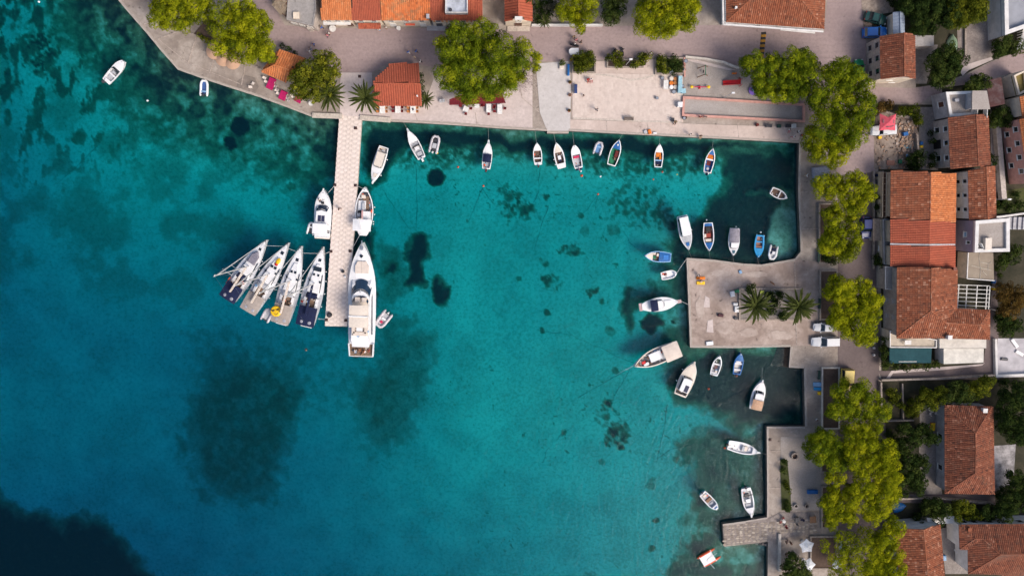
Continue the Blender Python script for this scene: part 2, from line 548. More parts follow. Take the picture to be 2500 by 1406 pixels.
def build_seabed():
	xs = np.arange(-300,2110,4.0)
	ys = np.arange(-180,1640,4.0)
	X,Y = np.meshgrid(xs,ys)
	weed,depth,dc = sea_fields(X,Y)
	a = R3 @ Vector((1,0,0)); b = R3 @ Vector((0,1,0)); c = R3 @ Vector((0,0,-1))
	u,v = (X - 1250) / FPX,(703 - Y) / FPX
	dx,dy,dz = (a[i] * u + b[i] * v + c[i] for i in range(3))
	t = (-depth - CAMH) / dz
	V = np.stack([dx * t,dy * t,-depth],-1).reshape(-1,3)
	ny,nx = X.shape
	i = np.arange(ny * nx).reshape(ny,nx)
	F = np.stack([i[:-1,:-1],i[1:,:-1],i[1:,1:],i[:-1,1:]],-1).reshape(-1,4)
	me = bpy.data.meshes.new('seabed')
	me.vertices.add(len(V)); me.vertices.foreach_set('co',V.ravel())
	me.loops.add(F.size); me.loops.foreach_set('vertex_index',F.ravel())
	me.polygons.add(len(F)); me.polygons.foreach_set('loop_start',np.arange(0,F.size,4))
	me.polygons.foreach_set('use_smooth',np.ones(len(F),bool))
	at = me.attributes.new('weed','FLOAT','POINT'); at.data.foreach_set('value',weed.ravel())
	me.update(); me.validate()
	m = bpy.data.materials.new('seabed_sand_and_weed')
	m.use_nodes = True
	nt = m.node_tree
	L = nt.links.new
	bs = nt.nodes['Principled BSDF']; bs.inputs['Roughness'].default_value = 1; bs.inputs['Specular IOR Level'].default_value = 0
	at = N(nt,'Attribute'); at.attribute_name = 'weed'
	geo = N(nt,'NewGeometry')
	n1 = N(nt,'TexNoise'); n1.inputs['Scale'].default_value = 1.1; n1.inputs['Detail'].default_value = 9; n1.inputs['Roughness'].default_value = .85
	L(geo.outputs['Position'],n1.inputs['Vector'])
	n2 = N(nt,'TexNoise'); n2.inputs['Scale'].default_value = .16; n2.inputs['Detail'].default_value = 4
	L(geo.outputs['Position'],n2.inputs['Vector'])
	# weed edge broken up by the fine noise
	ad = N(nt,'Math',operation='MULTIPLY_ADD'); ad.inputs[1].default_value = 1.0; ad.inputs[2].default_value = -.5
	L(n1.outputs['Fac'],ad.inputs[0])
	k = N(nt,'Math',operation='MULTIPLY_ADD'); k.inputs[1].default_value = .55
	L(ad.outputs[0],k.inputs[0]); L(at.outputs['Fac'],k.inputs[2])
	# only where there is some weed
	has = N(nt,'MapRange'); has.inputs[1].default_value = .04; has.inputs[2].default_value = .3
	L(at.outputs['Fac'],has.inputs[0])
	kk = N(nt,'Math',operation='MULTIPLY',use_clamp=True)
	L(k.outputs[0],kk.inputs[0]); L(has.outputs[0],kk.inputs[1])
	sand = N(nt,'ValToRGB'); e = sand.color_ramp.elements
	e[0].position = .35; e[0].color = (.38,.37,.32,1); e[1].position = .65; e[1].color = (.50,.48,.42,1)
	L(n2.outputs['Fac'],sand.inputs[0])
	weedc = N(nt,'ValToRGB'); el = weedc.color_ramp.elements
	el.new(.5); el.new(.8)
	for e,(p,c) in zip(el,((0,(.46,.42,.36)),(.5,(.125,.128,.078)),(.85,(.030,.028,.022)),(1,(.006,.007,.010)))):
		e.position = p; e.color = (*c,1)
	L(kk.outputs[0],weedc.inputs[0])
	mx = N(nt,'MixRGB')
	w2 = N(nt,'MapRange'); w2.inputs[1].default_value = 0; w2.inputs[2].default_value = .15
	L(kk.outputs[0],w2.inputs[0]); L(w2.outputs[0],mx.inputs[0])
	L(sand.outputs[0],mx.inputs[1]); L(weedc.outputs[0],mx.inputs[2])
	n3 = N(nt,'TexNoise'); n3.inputs['Scale'].default_value = 1.7; n3.inputs['Detail'].default_value = 4; n3.inputs['Roughness'].default_value = .8
	L(geo.outputs['Position'],n3.inputs['Vector'])
	r3 = N(nt,'ValToRGB'); e = r3.color_ramp.elements
	e[0].position = .42; e[0].color = (1.06,1.06,1.06,1); e[1].position = .70; e[1].color = (.55,.60,.55,1)
	L(n3.outputs['Fac'],r3.inputs[0])
	ml = N(nt,'MixRGB',blend_type='MULTIPLY'); ml.inputs[0].default_value = 1
	L(mx.outputs[0],ml.inputs[1]); L(r3.outputs[0],ml.inputs[2])
	L(ml.outputs[0],bs.inputs['Base Color'])
	me.materials.append(m)
	o = put('seabed',me,kind='structure')
	# a wide plain floor carries the bottom on beyond the surveyed part
	return o
build_seabed()
def build_water():
	m = bpy.data.materials.new('sea_water')
	m.use_nodes = True
	nt = m.node_tree
	L = nt.links.new
	nt.nodes.remove(nt.nodes['Principled BSDF'])
	out = nt.nodes['Material Output']
	geo = N(nt,'NewGeometry')
	mp = N(nt,'Mapping'); mp.inputs['Scale'].default_value = (1.0,.55,1); mp.inputs['Rotation'].default_value = (0,0,.5)
	L(geo.outputs['Position'],mp.inputs[0])
	n1 = N(nt,'TexNoise'); n1.inputs['Scale'].default_value = 1.5; n1.inputs['Detail'].default_value = 5; n1.inputs['Roughness'].default_value = .6
	L(mp.outputs[0],n1.inputs['Vector'])
	bp = N(nt,'Bump'); bp.inputs['Strength'].default_value = .8; bp.inputs['Distance'].default_value = .15
	L(n1.outputs['Fac'],bp.inputs['Height'])
	tr = N(nt,'BsdfTransparent'); tr.inputs[0].default_value = (.96,.97,.98,1)
	gl = N(nt,'BsdfGlossy'); gl.inputs['Roughness'].default_value = .12
	L(bp.outputs[0],gl.inputs['Normal'])
	fr = N(nt,'Fresnel'); fr.inputs['IOR'].default_value = 1.21
	L(bp.outputs[0],fr.inputs['Normal'])
	# light scattered back by the water itself
	df = N(nt,'BsdfDiffuse'); df.inputs[0].default_value = (.0,.10,.19,1); L(bp.outputs[0],df.inputs['Normal'])
	m0 = N(nt,'MixShader'); m0.inputs[0].default_value = .07
	L(tr.outputs[0],m0.inputs[1]); L(df.outputs[0],m0.inputs[2])
	m1 = N(nt,'MixShader')
	L(fr.outputs[0],m1.inputs[0]); L(m0.outputs[0],m1.inputs[1]); L(gl.outputs[0],m1.inputs[2])
	L(m1.outputs[0],out.inputs['Surface'])
	va = N(nt,'VolumeAbsorption')
	va.inputs['Color'].default_value = (0.0,.9134,.9536,1)
	va.inputs['Density'].default_value = .75
	L(va.outputs[0],out.inputs['Volume'])
	mb = MB()
	mb.box(0,0,-10,1400,1400,20)
	mb.build('sea',[m],kind='structure')
build_water()
mb = MB(); mb.box(0,0,-18,1300,1300,.5)
mb.build('deep_seabed',[mat('deep_silt',(.10,.11,.10),rough=1,var=.2,scale=.05)],kind='structure')
# ------------------------------------------------------------------ land: quays, streets, plazas, gardens
CONC = ground_mat('quay_concrete',(.25,.205,.175),(.40,.345,.305),(.20,.165,.148),big=.24,fine=1.3,crack=.16,speck=.7)
QB = ground_mat('quay_block_concrete',(.28,.215,.185),(.46,.375,.335),(.24,.185,.16),big=.22,fine=1.1,crack=.2,speck=.8)
STREET = ground_mat('street_asphalt',(.135,.105,.104),(.175,.138,.136),(.11,.086,.086),big=.09,fine=2.2,speck=.3)
PALEC = ground_mat('pale_concrete',(.48,.405,.385),(.60,.515,.495),(.38,.32,.305),big=.16,fine=1.8,speck=.35)
ROSEC = ground_mat('rosy_concrete',(.48,.39,.35),(.60,.50,.455),(.40,.32,.285),big=.13,fine=1.5,crack=.12,speck=.4)
ASPH = ground_mat('worn_asphalt',(.29,.222,.218),(.365,.282,.278),(.225,.172,.170),big=.07,fine=2.2,speck=.35,streak=.12)
GRAVEL = ground_mat('pale_gravel',(.30,.265,.245),(.39,.35,.325),(.20,.17,.155),big=.2,fine=4.5)
SOIL = ground_mat('brown_soil',(.085,.055,.042),(.13,.09,.070),(.05,.034,.028),big=.4,fine=3)
GSOIL = ground_mat('garden_soil',(.032,.030,.020),(.060,.052,.036),(.020,.024,.012),big=.3,fine=2)
DIRT = ground_mat('rubble_dirt',(.23,.175,.145),(.36,.295,.25),(.10,.075,.06),big=.35,fine=2.2,speck=.8)
STONEP = ground_mat('grey_stone_paving',(.20,.175,.160),(.30,.265,.25),(.13,.115,.105),big=.3,fine=3.2,crack=1.1)
GRASSY = ground_mat('weedy_grass',(.035,.050,.012),(.06,.075,.018),(.08,.065,.045),big=.5,fine=3)
COBBLE = ground_mat('rough_cobbles',(.24,.20,.185),(.33,.285,.265),(.14,.12,.11),big=.4,fine=4,crack=1.6)
WALLSTONE = ground_mat('sea_wall_stone',(.12,.10,.085),(.20,.17,.145),(.05,.045,.04),big=.6,fine=2.5,crack=1.2)
WSTONE = mat('white_stone',(.55,.50,.45),rough=.8,var=.12,scale=2)
ROSEW = mat('rose_plaster',(.56,.30,.255),rough=.85,var=.1,scale=1.5)
land = [P2(x,y,G) for x,y in COAST]
a,b = land[-1],land[0]
outer = [(a[0],-420),(420,-420),(420,420),(b[0] - 30,420)]
poly = land + outer
mb = MB()
mb.frustum(poly,-6.0,poly,G,0,True,1)
mb.build('ground',[WALLSTONE,CONC],kind='structure')
# coping stones along the sea walls: each one a piece of the quay
rim = thing('quay_edge','pale stone coping along the harbour quay edges','coping')
cop = MB(); cop.box(0,0,0,1,.42,.12)
cop_me = cop.mesh('coping_stone',[mat('coping_stone',(.42,.365,.325),rough=.85,var=.16,scale=1.2)])
_r = rnd(7)
_n = 0
for i in range(len(COAST) - 1):
	if COAST[i] in ((829,290),):
		continue
	p,q = P(*COAST[i],G),P(*COAST[i + 1],G)
	d = q - p
	seg = max(1,int(d.length / 1.75))
	nrm = Vector((d.y,-d.x,0)).normalized() * -.19
	for k in range(seg):
		if _n >= 295:
			break
		c = p.lerp(q,(k + .5) / seg) + nrm
		if c.y > 60 or c.y < -62:
			continue
		o = put('coping_stone',cop_me,rim,(c.x,c.y,G + .01 + _r.uniform(0,.02)),math.atan2(d.y,d.x) + _r.uniform(-.01,.01))
		o.scale = (d.length / seg - .03,1,1)
		_n += 1
_pl = 0
def patch(name,pts,m,lvl,z=G):
	"""flush sheet lying lvl * 4 mm above the ground"""
	global _pl
	_pl += 1
	zz = z + .02 * lvl + .0025 * (_pl % 8)
	mb = MB()
	q = [P2(x,y,zz) for x,y in pts]
	ar = sum(q[i][0] * q[(i + 1) % len(q)][1] - q[(i + 1) % len(q)][0] * q[i][1] for i in range(len(q)))
	if ar < 0:
		q = q[::-1]
	mb.add([(x,y,zz) for x,y in q],[tuple(range(len(q)))])
	return mb.build(name,[m],kind='structure')
def rect(x0,y0,x1,y1):
	return [(x0,y0),(x1,y0),(x1,y1),(x0,y1)]
patch('road',[(560,-120),(655,-10),(695,62),(775,70),(1180,70),(1240,74),(1300,66),(1760,62),(2012,80),(2032,-120),(2112,-120),(2116,212),
			(2230,216),(2290,208),(2350,190),(2420,152),(2560,100),(2560,160),(2440,186),(2350,225),(2270,236),(2250,252),(2136,254),
			(2137,420),(2140,660),(2150,830),(2145,930),(2158,1000),(2180,1230),(2190,1520),(2046,1520),(2046,430),(2003,320),(1960,262),
			(1800,160),(1722,143),(1610,138),(1390,152),(1300,150),(1060,165),(1030,160),(953,152),(905,178),(835,178),(740,140),(680,116),(600,60),(525,-120)],ASPH,1)
patch('street',[(2046,430),(2137,420),(2140,660),(2150,830),(2145,930),(2158,1000),(2180,1230),(2190,1520),(2046,1520)],STREET,2)
patch('gardens',[(2140,256),(2300,256),(2300,215),(2560,180),(2560,1520),(2186,1520),(2170,1200),(2152,940),(2150,640)],GSOIL,1)
patch('garden_upper',[(2116,-120),(2560,-120),(2560,98),(2420,150),(2350,185),(2290,206),(2236,214),(2236,90),(2116,90)],GSOIL,1)
patch('promenade',[(884,292),(1300,318),(1300,160),(1262,180),(1060,190),(1034,262),(900,262),(838,178),(832,262),(884,276)],PALEC,1)
patch('slipway',[(1308,156),(1388,150),(1394,205),(1392,320),(1336,320),(1318,275)],ground_mat('white_concrete',(.47,.44,.43),(.54,.51,.505),(.38,.35,.345),big=.25,fine=1.5,speck=.3),2)
patch('forecourt',[(832,178),(908,178),(912,262),(884,285),(830,282),(830,210)],PALEC,2)
patch('plaza_bed',[(1397,152),(1600,146),(1668,142),(1668,300),(1396,290)],ROSEC,2)
patch('promenade_south',[(1392,292),(1668,302),(1963,312),(1948,345),(1600,328),(1392,318)],ROSEC,3)
patch('playground',[(1672,140),(1722,145),(1800,164),(1960,262),(1669,238)],GRAVEL,3)
patch('ball_court',[(1671,240),(1961,257),(1961,294),(1671,279)],ground_mat('grey_court_grit',(.33,.30,.285),(.39,.36,.345),(.24,.21,.2),big=.3,fine=5),4)
patch('quay_block',[(1680,633),(1740,637),(1815,647),(1860,649),(1945,634),(2001,640),(2001,844),(1930,843),(1688,845)],QB,1)
patch('gravel_terrace',[(1906,1066),(2004,1066),(2006,1245),(1906,1245)],GRAVEL,2)
patch('cobbled_walk',[(1766,1281),(1875,1266),(1905,1250),(2006,1250),(2006,1300),(1875,1319),(1770,1331)],COBBLE,3)
patch('weed_strip',[(1905,1120),(1922,1122),(1930,1200),(1932,1245),(1908,1245)],GRASSY,3)
patch('rubble_yard',[(2134,262),(2222,282),(2246,330),(2240,412),(2134,414)],DIRT,2)
patch('yard_strip',[(2246,262),(2280,262),(2290,416),(2240,414)],STONEP,2)
patch('cobbled_yard',[(2336,64),(2446,30),(2452,110),(2420,140),(2342,172)],COBBLE,2)
patch('verge',[(2098,-120),(2132,-120),(2128,95),(2112,95),(2104,20)],DIRT,3)
patch('back_yard',[(2232,110),(2290,110),(2262,205),(2236,205)],STONEP,2)
patch('back_lane',[(2417,265),(2446,300),(2450,500),(2432,500),(2420,420)],COBBLE,2)
patch('front_gardens',[(2131,418),(2158,418),(2176,655),(2150,655)],DIRT,2)
patch('tarmac_lane',[(2142,905),(2240,905),(2400,892),(2408,830),(2426,660),(2434,660),(2440,925),(2160,930)],STREET,3)
patch('white_terrace',[(2436,826),(2560,826),(2560,918),(2432,922)],mat('white_terrace_paving',(.46,.44,.47),rough=.8,var=.12,scale=.6),4)
patch('cottage_yard',[(2246,992),(2290,984),(2300,1206),(2250,1206),(2244,1100)],STONEP,2)
patch('rear_terrace',[(2426,1088),(2480,1084),(2474,1180),(2428,1200)],mat('smeared_cement',(.34,.32,.33),rough=.85,var=.35,scale=.7),2)
patch('alley',[(2170,1206),(2430,1206),(2430,1232),(2176,1226)],STREET,2)
patch('soil_corner',[(473,83),(504,46),(526,49),(530,110)],SOIL,3)
patch('upper_yard',[(2112,-120),(2210,-120),(2180,30),(2128,40)],DIRT,2)
patch('court_terrace',[(2296,1290),(2340,1280),(2362,1340),(2364,1400),(2308,1400)],STONEP,2)
HINT = ground_mat('dry_scrub',(.05,.05,.025),(.10,.085,.05),(.035,.04,.018),big=.06,fine=.6)
for q_ in ([(-120,52.5),(420,52.5),(420,420),(-120,420)],[(111,-420),(420,-420),(420,52),(111,52)]):
	MB().add([(x,y,G + .12) for x,y in q_],[(0,1,2,3)]).build('terrain',[HINT],kind='structure')
# darker wet stain and pale repair patches on the quays
patch('stain',[(580,198),(600,184),(622,190),(632,212),(622,232),(598,226),(578,214)],ground_mat('wet_concrete',(.19,.16,.14),(.27,.225,.20),(.12,.10,.09),big=.5,fine=2),2)
patch('repair',[(1722,722),(1732,728),(1733,750),(1718,750)],PALEC,4)
patch('repair',[(1728,782),(1740,780),(1742,812),(1725,810)],PALEC,4)
QB2 = ground_mat('quay_block_patch',(.32,.255,.225),(.48,.40,.36),(.29,.23,.20),big=.3,fine=1.4,speck=.5)
for k_,(x_,y_,a_,b_) in enumerate(((1760,668,26,9),(1845,670,34,8),(1905,818,36,12),(1830,812,24,12),(1770,800,22,16),(1710,750,12,30),(430,130,22,14),(480,165,20,9))):
	_r2 = rnd(k_ + 70)
	patch('stain',[(x_ + a_ * _r2.uniform(.75,1.1) * math.cos(j * .2618),y_ + b_ * _r2.uniform(.75,1.1) * math.sin(j * .2618)) for j in range(24)],QB2 if k_ < 6 else CONC,3)
patch('repair',[(1672,145),(1700,146),(1800,172),(1780,172),(1690,152)],PALEC,5)
patch('lane_edge',[(2160,928),(2176,905),(2240,900),(2400,888),(2405,884),(2398,892),(2300,903),(2180,911),(2168,930)],PALEC,5)
patch('kerb_strip',[(2342,172),(2360,158),(2420,140),(2425,146),(2365,172),(2350,186)],PALEC,4)
patch('lawn',[(2432,470),(2520,455),(2520,520),(2434,522)],GRASSY,2)
# plaza paving: hundreds of small stones, joined
mb = MB(); _r = rnd(3)
A,B_,C_,D_ = (P(*q,G) for q in ((1398,180),(1600,150),(1666,299),(1398,290)))
A,B_,C_,D_ = (P(*q,G) for q in ((1398,178),(1664,184),(1666,299),(1398,289)))
nu,nv = 54,12
for i in range(nu):
	off = _r.random()
	for j in range(-1,nv):
		v0,v1 = max(0,(j + off) / nv),min(1,(j + 1 + off) / nv)
		if v1 - v0 < .01:
			continue
		u0,u1 = i / nu,(i + 1) / nu
		q = [A.lerp(B_,u).lerp(D_.lerp(C_,u),v) for u,v in ((u0,v0),(u1,v0),(u1,v1),(u0,v1))]
		c = sum(q,Vector()) / 4
		q = [c + (p - c) * .975 for p in q]
		z = G + .088 + _r.uniform(0,.012)
		mb.add([(p.x,p.y,z) for p in q] + [(p.x,p.y,G) for p in q],[(3,2,1,0),(0,1,5,4),(1,2,6,5),(2,3,7,6),(3,0,4,7)],
			tone=min(1,max(0,_r.gauss(.55,.15))))
mb.build('paving_stones',[tone_mat('plaza_stone',[(0,(.47,.385,.345)),(.35,(.57,.475,.43)),(1,(.64,.55,.50))],noise=.5,nscale=.8,ncol=(.42,.345,.31))],kind='stuff')
# rough stones of the little mole: too small to tell apart, joined
mb = MB(); _r = rnd(5)
for yy in range(0,11):
	for xx in range(0,24):
		cx,cy = 1770 + xx * 10 + _r.uniform(-2,2),1283 + yy * 5.2 - xx * .72 + _r.uniform(-1,1)
		if cx > 1995 or cy > (1331 - (cx - 1770) * .11 if cx < 1876 else 1300):
			continue
		if cx > 1880 and cy < 1252:
			continue
		n = _r.randint(5,7)
		q = [P2(cx + _r.uniform(3.2,5.4) * math.cos(6.283 * k / n),cy + _r.uniform(1.8,3.1) * math.sin(6.283 * k / n),G) for k in range(n)]
		mb.t_ = None
		o = len(mb.f)
		mb.frustum(q,G,[(x,y) for x,y in q],G + _r.uniform(.10,.14))
		for k in range(o,len(mb.f)):
			mb.t[k] = _r.random() if k == o else mb.t[o]
mb.build('mole_stones',[tone_mat('mole_stone',[(0,(.19,.155,.13)),(.5,(.30,.25,.21)),(1,(.44,.38,.32))],noise=.4,nscale=2,ncol=(.2,.17,.14))],kind='stuff')
# the main jetty: body, and every paving slab a piece of it
jetty = thing('jetty','long pale stone-slabbed jetty running out between the moored yachts','jetty')
jl,jr = [(829,276),(818,450),(806,612),(793,796)],[(884,276),(873,450),(861,612),(848,797)]
JZ = G + .02
body = [P2(x,y,JZ - .03) for x,y in jl] + [P2(x,y,JZ - .03) for x,y in jr[::-1]]
MB().prism(body,JZ - .75,JZ - .03).build('deck',[mat('jetty_joint_mortar',(.58,.50,.45),rough=.9)],jetty)
for k,yy in enumerate((300,372,450,530,610,690,780)):
	f = lambda e: e[0][0] + (e[-1][0] - e[0][0]) * (yy - 276) / 520
	mb = MB()
	for xx in (f(jl) + 7,f(jr) - 7):
		p = P(xx,yy,0)
		mb.lathe([(.35,-6),(.35,JZ - .7)],p.x,p.y,10)
	mb.build('pile',[WALLSTONE],jetty)
slab = MB(); slab.box(0,0,0,1,1,.10)
slabs_me = []
for k,c in enumerate(((.69,.59,.535),(.71,.61,.56),(.675,.575,.52),(.70,.60,.545))):
	slabs_me.append(slab.mesh('paving_slab',[mat('jetty_slab_%s' % 'abcd'[k],c,rough=.85,var=.13,scale=.9)]))
_r = rnd(9)
cols = [0,.15,.36,.5,.64,.85,1.0]
for i in range(44):
	y0,y1 = 278 + i * 11.75,278 + (i + 1) * 11.75
	for k in range(6):
		ya,yb = (y0,y1) if k % 2 == 0 else (y0 + 4,y1 + 4)
		yb = min(yb,796)
		fx = lambda t,y: (829 + (793 - 829) * (y - 276) / 520) + t * 55
		p00,p10 = P(fx(cols[k],ya),ya,JZ),P(fx(cols[k + 1],ya),ya,JZ)
		p01,p11 = P(fx(cols[k],yb),yb,JZ),P(fx(cols[k + 1],yb),yb,JZ)
		c = (p00 + p10 + p01 + p11) / 4
		d = p10 - p00
		edge = k in (0,5)
		o = put('paving_slab',slabs_me[_r.choice((1,3) if edge else (0,0,1,2,3))],jetty,(c.x,c.y,JZ - .035 + _r.uniform(0,.008)),math.atan2(d.y,d.x))
		o.scale = (d.length - .012,(p00 - p01).length - .01,1)
# ------------------------------------------------------------------ buildings
T_OLD = tone_mat('old_clay_tiles',[(0,(.078,.030,.021)),(.35,(.165,.053,.031)),(.75,(.235,.080,.044)),(1,(.34,.155,.10))],noise=.55,nscale=.9,ncol=(.12,.075,.055))
T_RED = tone_mat('red_clay_tiles',[(0,(.20,.055,.035)),(.5,(.34,.085,.048)),(1,(.42,.12,.065))],noise=.25,nscale=.6,ncol=(.16,.07,.05))
T_ORANGE = tone_mat('orange_clay_tiles',[(0,(.36,.115,.045)),(.5,(.50,.165,.06)),(1,(.58,.23,.10))],noise=.5,nscale=1.4,ncol=(.26,.13,.07))
T_LICHEN = tone_mat('lichened_orange_tiles',[(0,(.34,.10,.04)),(.5,(.55,.155,.05)),(1,(.60,.22,.09))],noise=.85,nscale=.9,ncol=(.22,.16,.09))
T_RUST = tone_mat('weathered_tiles',[(0,(.12,.040,.024)),(.4,(.22,.069,.035)),(.75,(.285,.098,.050)),(1,(.40,.20,.13))],noise=.5,nscale=1.2,ncol=(.17,.10,.07))
PLASTER = mat('cream_plaster',(.68,.58,.47),rough=.85,var=.12,scale=.9)
GREYP = mat('grey_render',(.46,.45,.475),rough=.85,var=.16,scale=.8)
STONEW = ground_mat('stone_masonry',(.44,.385,.355),(.56,.495,.455),(.32,.28,.26),big=.9,fine=5,crack=1.7)
WHITEP = mat('white_plaster',(.66,.64,.63),rough=.8,var=.1,scale=.9)
PURPLE = mat('mauve_render',(.26,.225,.30),rough=.85,var=.08,scale=.7)
CONCR = ground_mat('roof_concrete',(.28,.26,.25),(.36,.335,.325),(.19,.175,.17),big=.3,fine=2,speck=.4)
SHUT = paint('weathered_shutter',96,60,48,rough=.7)
WFRAME = paint('white_window_frame',220,218,214,rough=.6)
RUSTW = mat('brown_timber',(.12,.055,.035),rough=.7,var=.25,scale=3)
def pip(u,v,poly):
	c = False
	n = len(poly)
	for i in range(n):
		ax,ay = poly[i]; bx,by = poly[(i + 1) % n]
		if (ay > v) != (by > v) and u < (bx - ax) * (v - ay) / (by - ay) + ax:
			c = not c
	return c
def tile_slope(mb,pts,w=.36,h=.44,seed=1,rise=.075,jit=.22,ub=None):
	"""curved clay tiles laid over a planar slope (3-D corner points)"""
	r = rnd(seed)
	n = Vector()
	for i in range(len(pts)):
		n += (pts[i] - pts[0]).cross(pts[(i + 1) % len(pts)] - pts[0])
	n.normalize()
	if n.z < 0:
		n = -n
	down = Vector((n.x,n.y,0))
	if down.length < 1e-4:
		down = Vector((0,-1,0))
	v = (down - n * down.dot(n)).normalized()          # down the slope
	u = v.cross(n).normalized()
	o = pts[0]
	P2d = [((p - o).dot(u),(p - o).dot(v)) for p in pts]
	u0,u1 = min(p[0] for p in P2d),max(p[0] for p in P2d)
	v0,v1 = min(p[1] for p in P2d),max(p[1] for p in P2d)
	nu,nv = max(1,round((u1 - u0) / w)),max(1,round((v1 - v0) / h))
	w,h = (u1 - u0) / nu,(v1 - v0) / nv
	for i in range(nu):
		ct = r.gauss(0,jit * .35)
		for j in range(nv):
			uc,vc = u0 + (i + .5) * w,v0 + (j + .5) * h
			if not pip(uc,vc,P2d):
				continue
			a,b = u0 + i * w,u0 + (i + 1) * w
			top,bot = vc - h * .5,vc + h * .54
			prof = ((a,0),(a + w * .24,rise),(b - w * .24,rise),(b - .01,0))
			vs = [o + u * x + v * top + n * (z * .85 + .012) for x,z in prof] + [o + u * x + v * bot + n * (z + .034) for x,z in prof]
			t = min(1,max(0,r.gauss(.5,jit * .72) + ct))
			mb.add(vs,[(0,4,5,1),(1,5,6,2),(2,6,7,3),(4,7,6,5)],tone=t)
def ridge_tiles(mb,a,b,seed=0,r=.13):
	d = b - a
	n = max(1,int(d.length / .45))
	rr = rnd(seed)
	ux = d.cross(Vector((0,0,1))).normalized()
	up = ux.cross(d).normalized()
	if up.z < 0:
		up = -up
	for k in range(n):
		p,q = a.lerp(b,k / n),a.lerp(b,(k + 1.06) / n)
		vs = []
		for pt,s in ((p,.9),(q,1.05)):
			for x,z in ((-1,-.25),(-.55,.6),(.55,.6),(1,-.25)):
				vs.append(pt + ux * x * r * s + up * (z * r * s + .05))
		mb.add(vs,[(0,1,5,4),(1,2,6,5),(2,3,7,6),(4,5,6,7)],tone=min(1,max(0,rr.gauss(.68,.12))))
def inset(poly,d):
	"""poly: list of (x, y) ccw or cw; moves every edge inwards by d"""
	n = len(poly)
	ar = sum(poly[i][0] * poly[(i + 1) % n][1] - poly[(i + 1) % n][0] * poly[i][1] for i in range(n))
	s = 1 if ar > 0 else -1
	out = []
	for i in range(n):
		p0,p1,p2 = Vector(poly[i - 1]),Vector(poly[i]),Vector(poly[(i + 1) % n])
		d1,d2 = (p1 - p0).normalized(),(p2 - p1).normalized()
		n1,n2 = Vector((-d1.y,d1.x)) * s,Vector((-d2.y,d2.x)) * s
		k = (n1 + n2)
		k = k / max(.35,(1 + n1.dot(n2)))
		q = p1 + k * d
		out.append((q.x,q.y))
	return out
def centre(pts):
	return sum((Vector(p) for p in pts),Vector((0,) * len(pts[0]))) / len(pts)
def add_window(root,a,b,t,z,w=1.0,h=1.25,frame=WFRAME,shut=None,name='window',dark=True,glass=GLASS):
	"""window on the wall running a -> b (local xy), frame proud of the wall, pane and shutters as its pieces"""
	a,b = Vector((a[0],a[1])),Vector((b[0],b[1]))
	d = (b - a).normalized()
	nrm = Vector((d.y,-d.x))
	p = a.lerp(b,t)
	rz = math.atan2(d.y,d.x)
	mb = MB()
	for sx in (-1,1):
		mb.box(sx * (w / 2),0,0,.10,.14,h + .2)
	for sz in (-1,1):
		mb.box(0,0,sz * (h / 2 + .05),w - .10,.14,.10)
	mb.box(0,.06,-h / 2 - .13,w + .3,.24,.06)
	f = mb.build(name,[frame],root,loc=(p.x,p.y,z),rz=rz)
	MB().box(0,.02,0,w - .1,.05,h).build('pane',[glass],f)
	if shut:
		for sx in (-1,1):
			MB().box(sx * (w * .78),-.06,0,w * .46,.05,h).build('shutter',[shut],f)
	# outward side
	if nrm.dot(p) < 0:
		f.rotation_euler.z = rz
	return f
def house(name,label,eave,ez,slopes,tiles,wall,overhang=.35,ridges=(),group=None,cat='house',w=.36,h=.44,jit=.22,seed=1,
		base=G,gables=(),cap=None,wallpoly=None,trim=None,rise=.075):
	"""eave: roof outline in photo pixels at height ez; slopes: lists of (x, y, z) corner pixels"""
	e3 = [P(x,y,ez) for x,y in eave]
	c = centre(e3)
	root = thing(name,label,cat,(c.x,c.y,base),0,group)
	off = Vector((c.x,c.y,base))
	wp = inset([(p.x - c.x,p.y - c.y) for p in e3],overhang) if wallpoly is None else [(P(x,y,ez).x - c.x,P(x,y,ez).y - c.y) for x,y in wallpoly]
	mb = MB()
	mb.prism(wp,0,ez - base - .06)
	for g in gables:
		q = [P(*p) - off for p in g]
		cc = centre(q)
		q = [cc + (p - cc) * .9 for p in q]
		cn = Vector((0,0,0))
		dirv = Vector((-cc.x,-cc.y,0)).normalized() * (overhang + .05)
		q0 = [p + dirv - Vector((0,0,.1)) for p in q]
		q1 = [p + dirv * 1.7 - Vector((0,0,.1)) for p in q]
		nn = len(q)
		mb.add(q0 + q1,[tuple(range(nn)),tuple(range(nn,2 * nn))[::-1]] + [(i,(i + 1) % nn,nn + (i + 1) % nn,nn + i) for i in range(nn)])
	mb.build('wall',[wall],root)
	deck,tl = MB(),MB()
	for k,s in enumerate(slopes):
		q = [P(*p) - off for p in s]
		nn = len(q)
		nrm = (q[1] - q[0]).cross(q[2] - q[1])
		if nrm.z < 0:
			q = q[::-1]
		lo = [p - Vector((0,0,.12)) for p in q]
		deck.add(q + lo,[tuple(range(nn)),tuple(range(nn,2 * nn))[::-1]] + [(i,nn + i,nn + (i + 1) % nn,(i + 1) % nn) for i in range(nn)])
		tile_slope(tl,q,w,h,seed * 17 + k,jit=jit,rise=rise)
	for k,(p,q) in enumerate(ridges):
		ridge_tiles(tl,P(*p) - off,P(*q) - off,seed + k)
	rf = deck.build('roof',[trim or mat('roof_underlay',(.13,.06,.04),rough=.9)],root)
	tl.build('roof_tiles',[tiles],rf,kind='stuff')
	return root,wp,ez - base
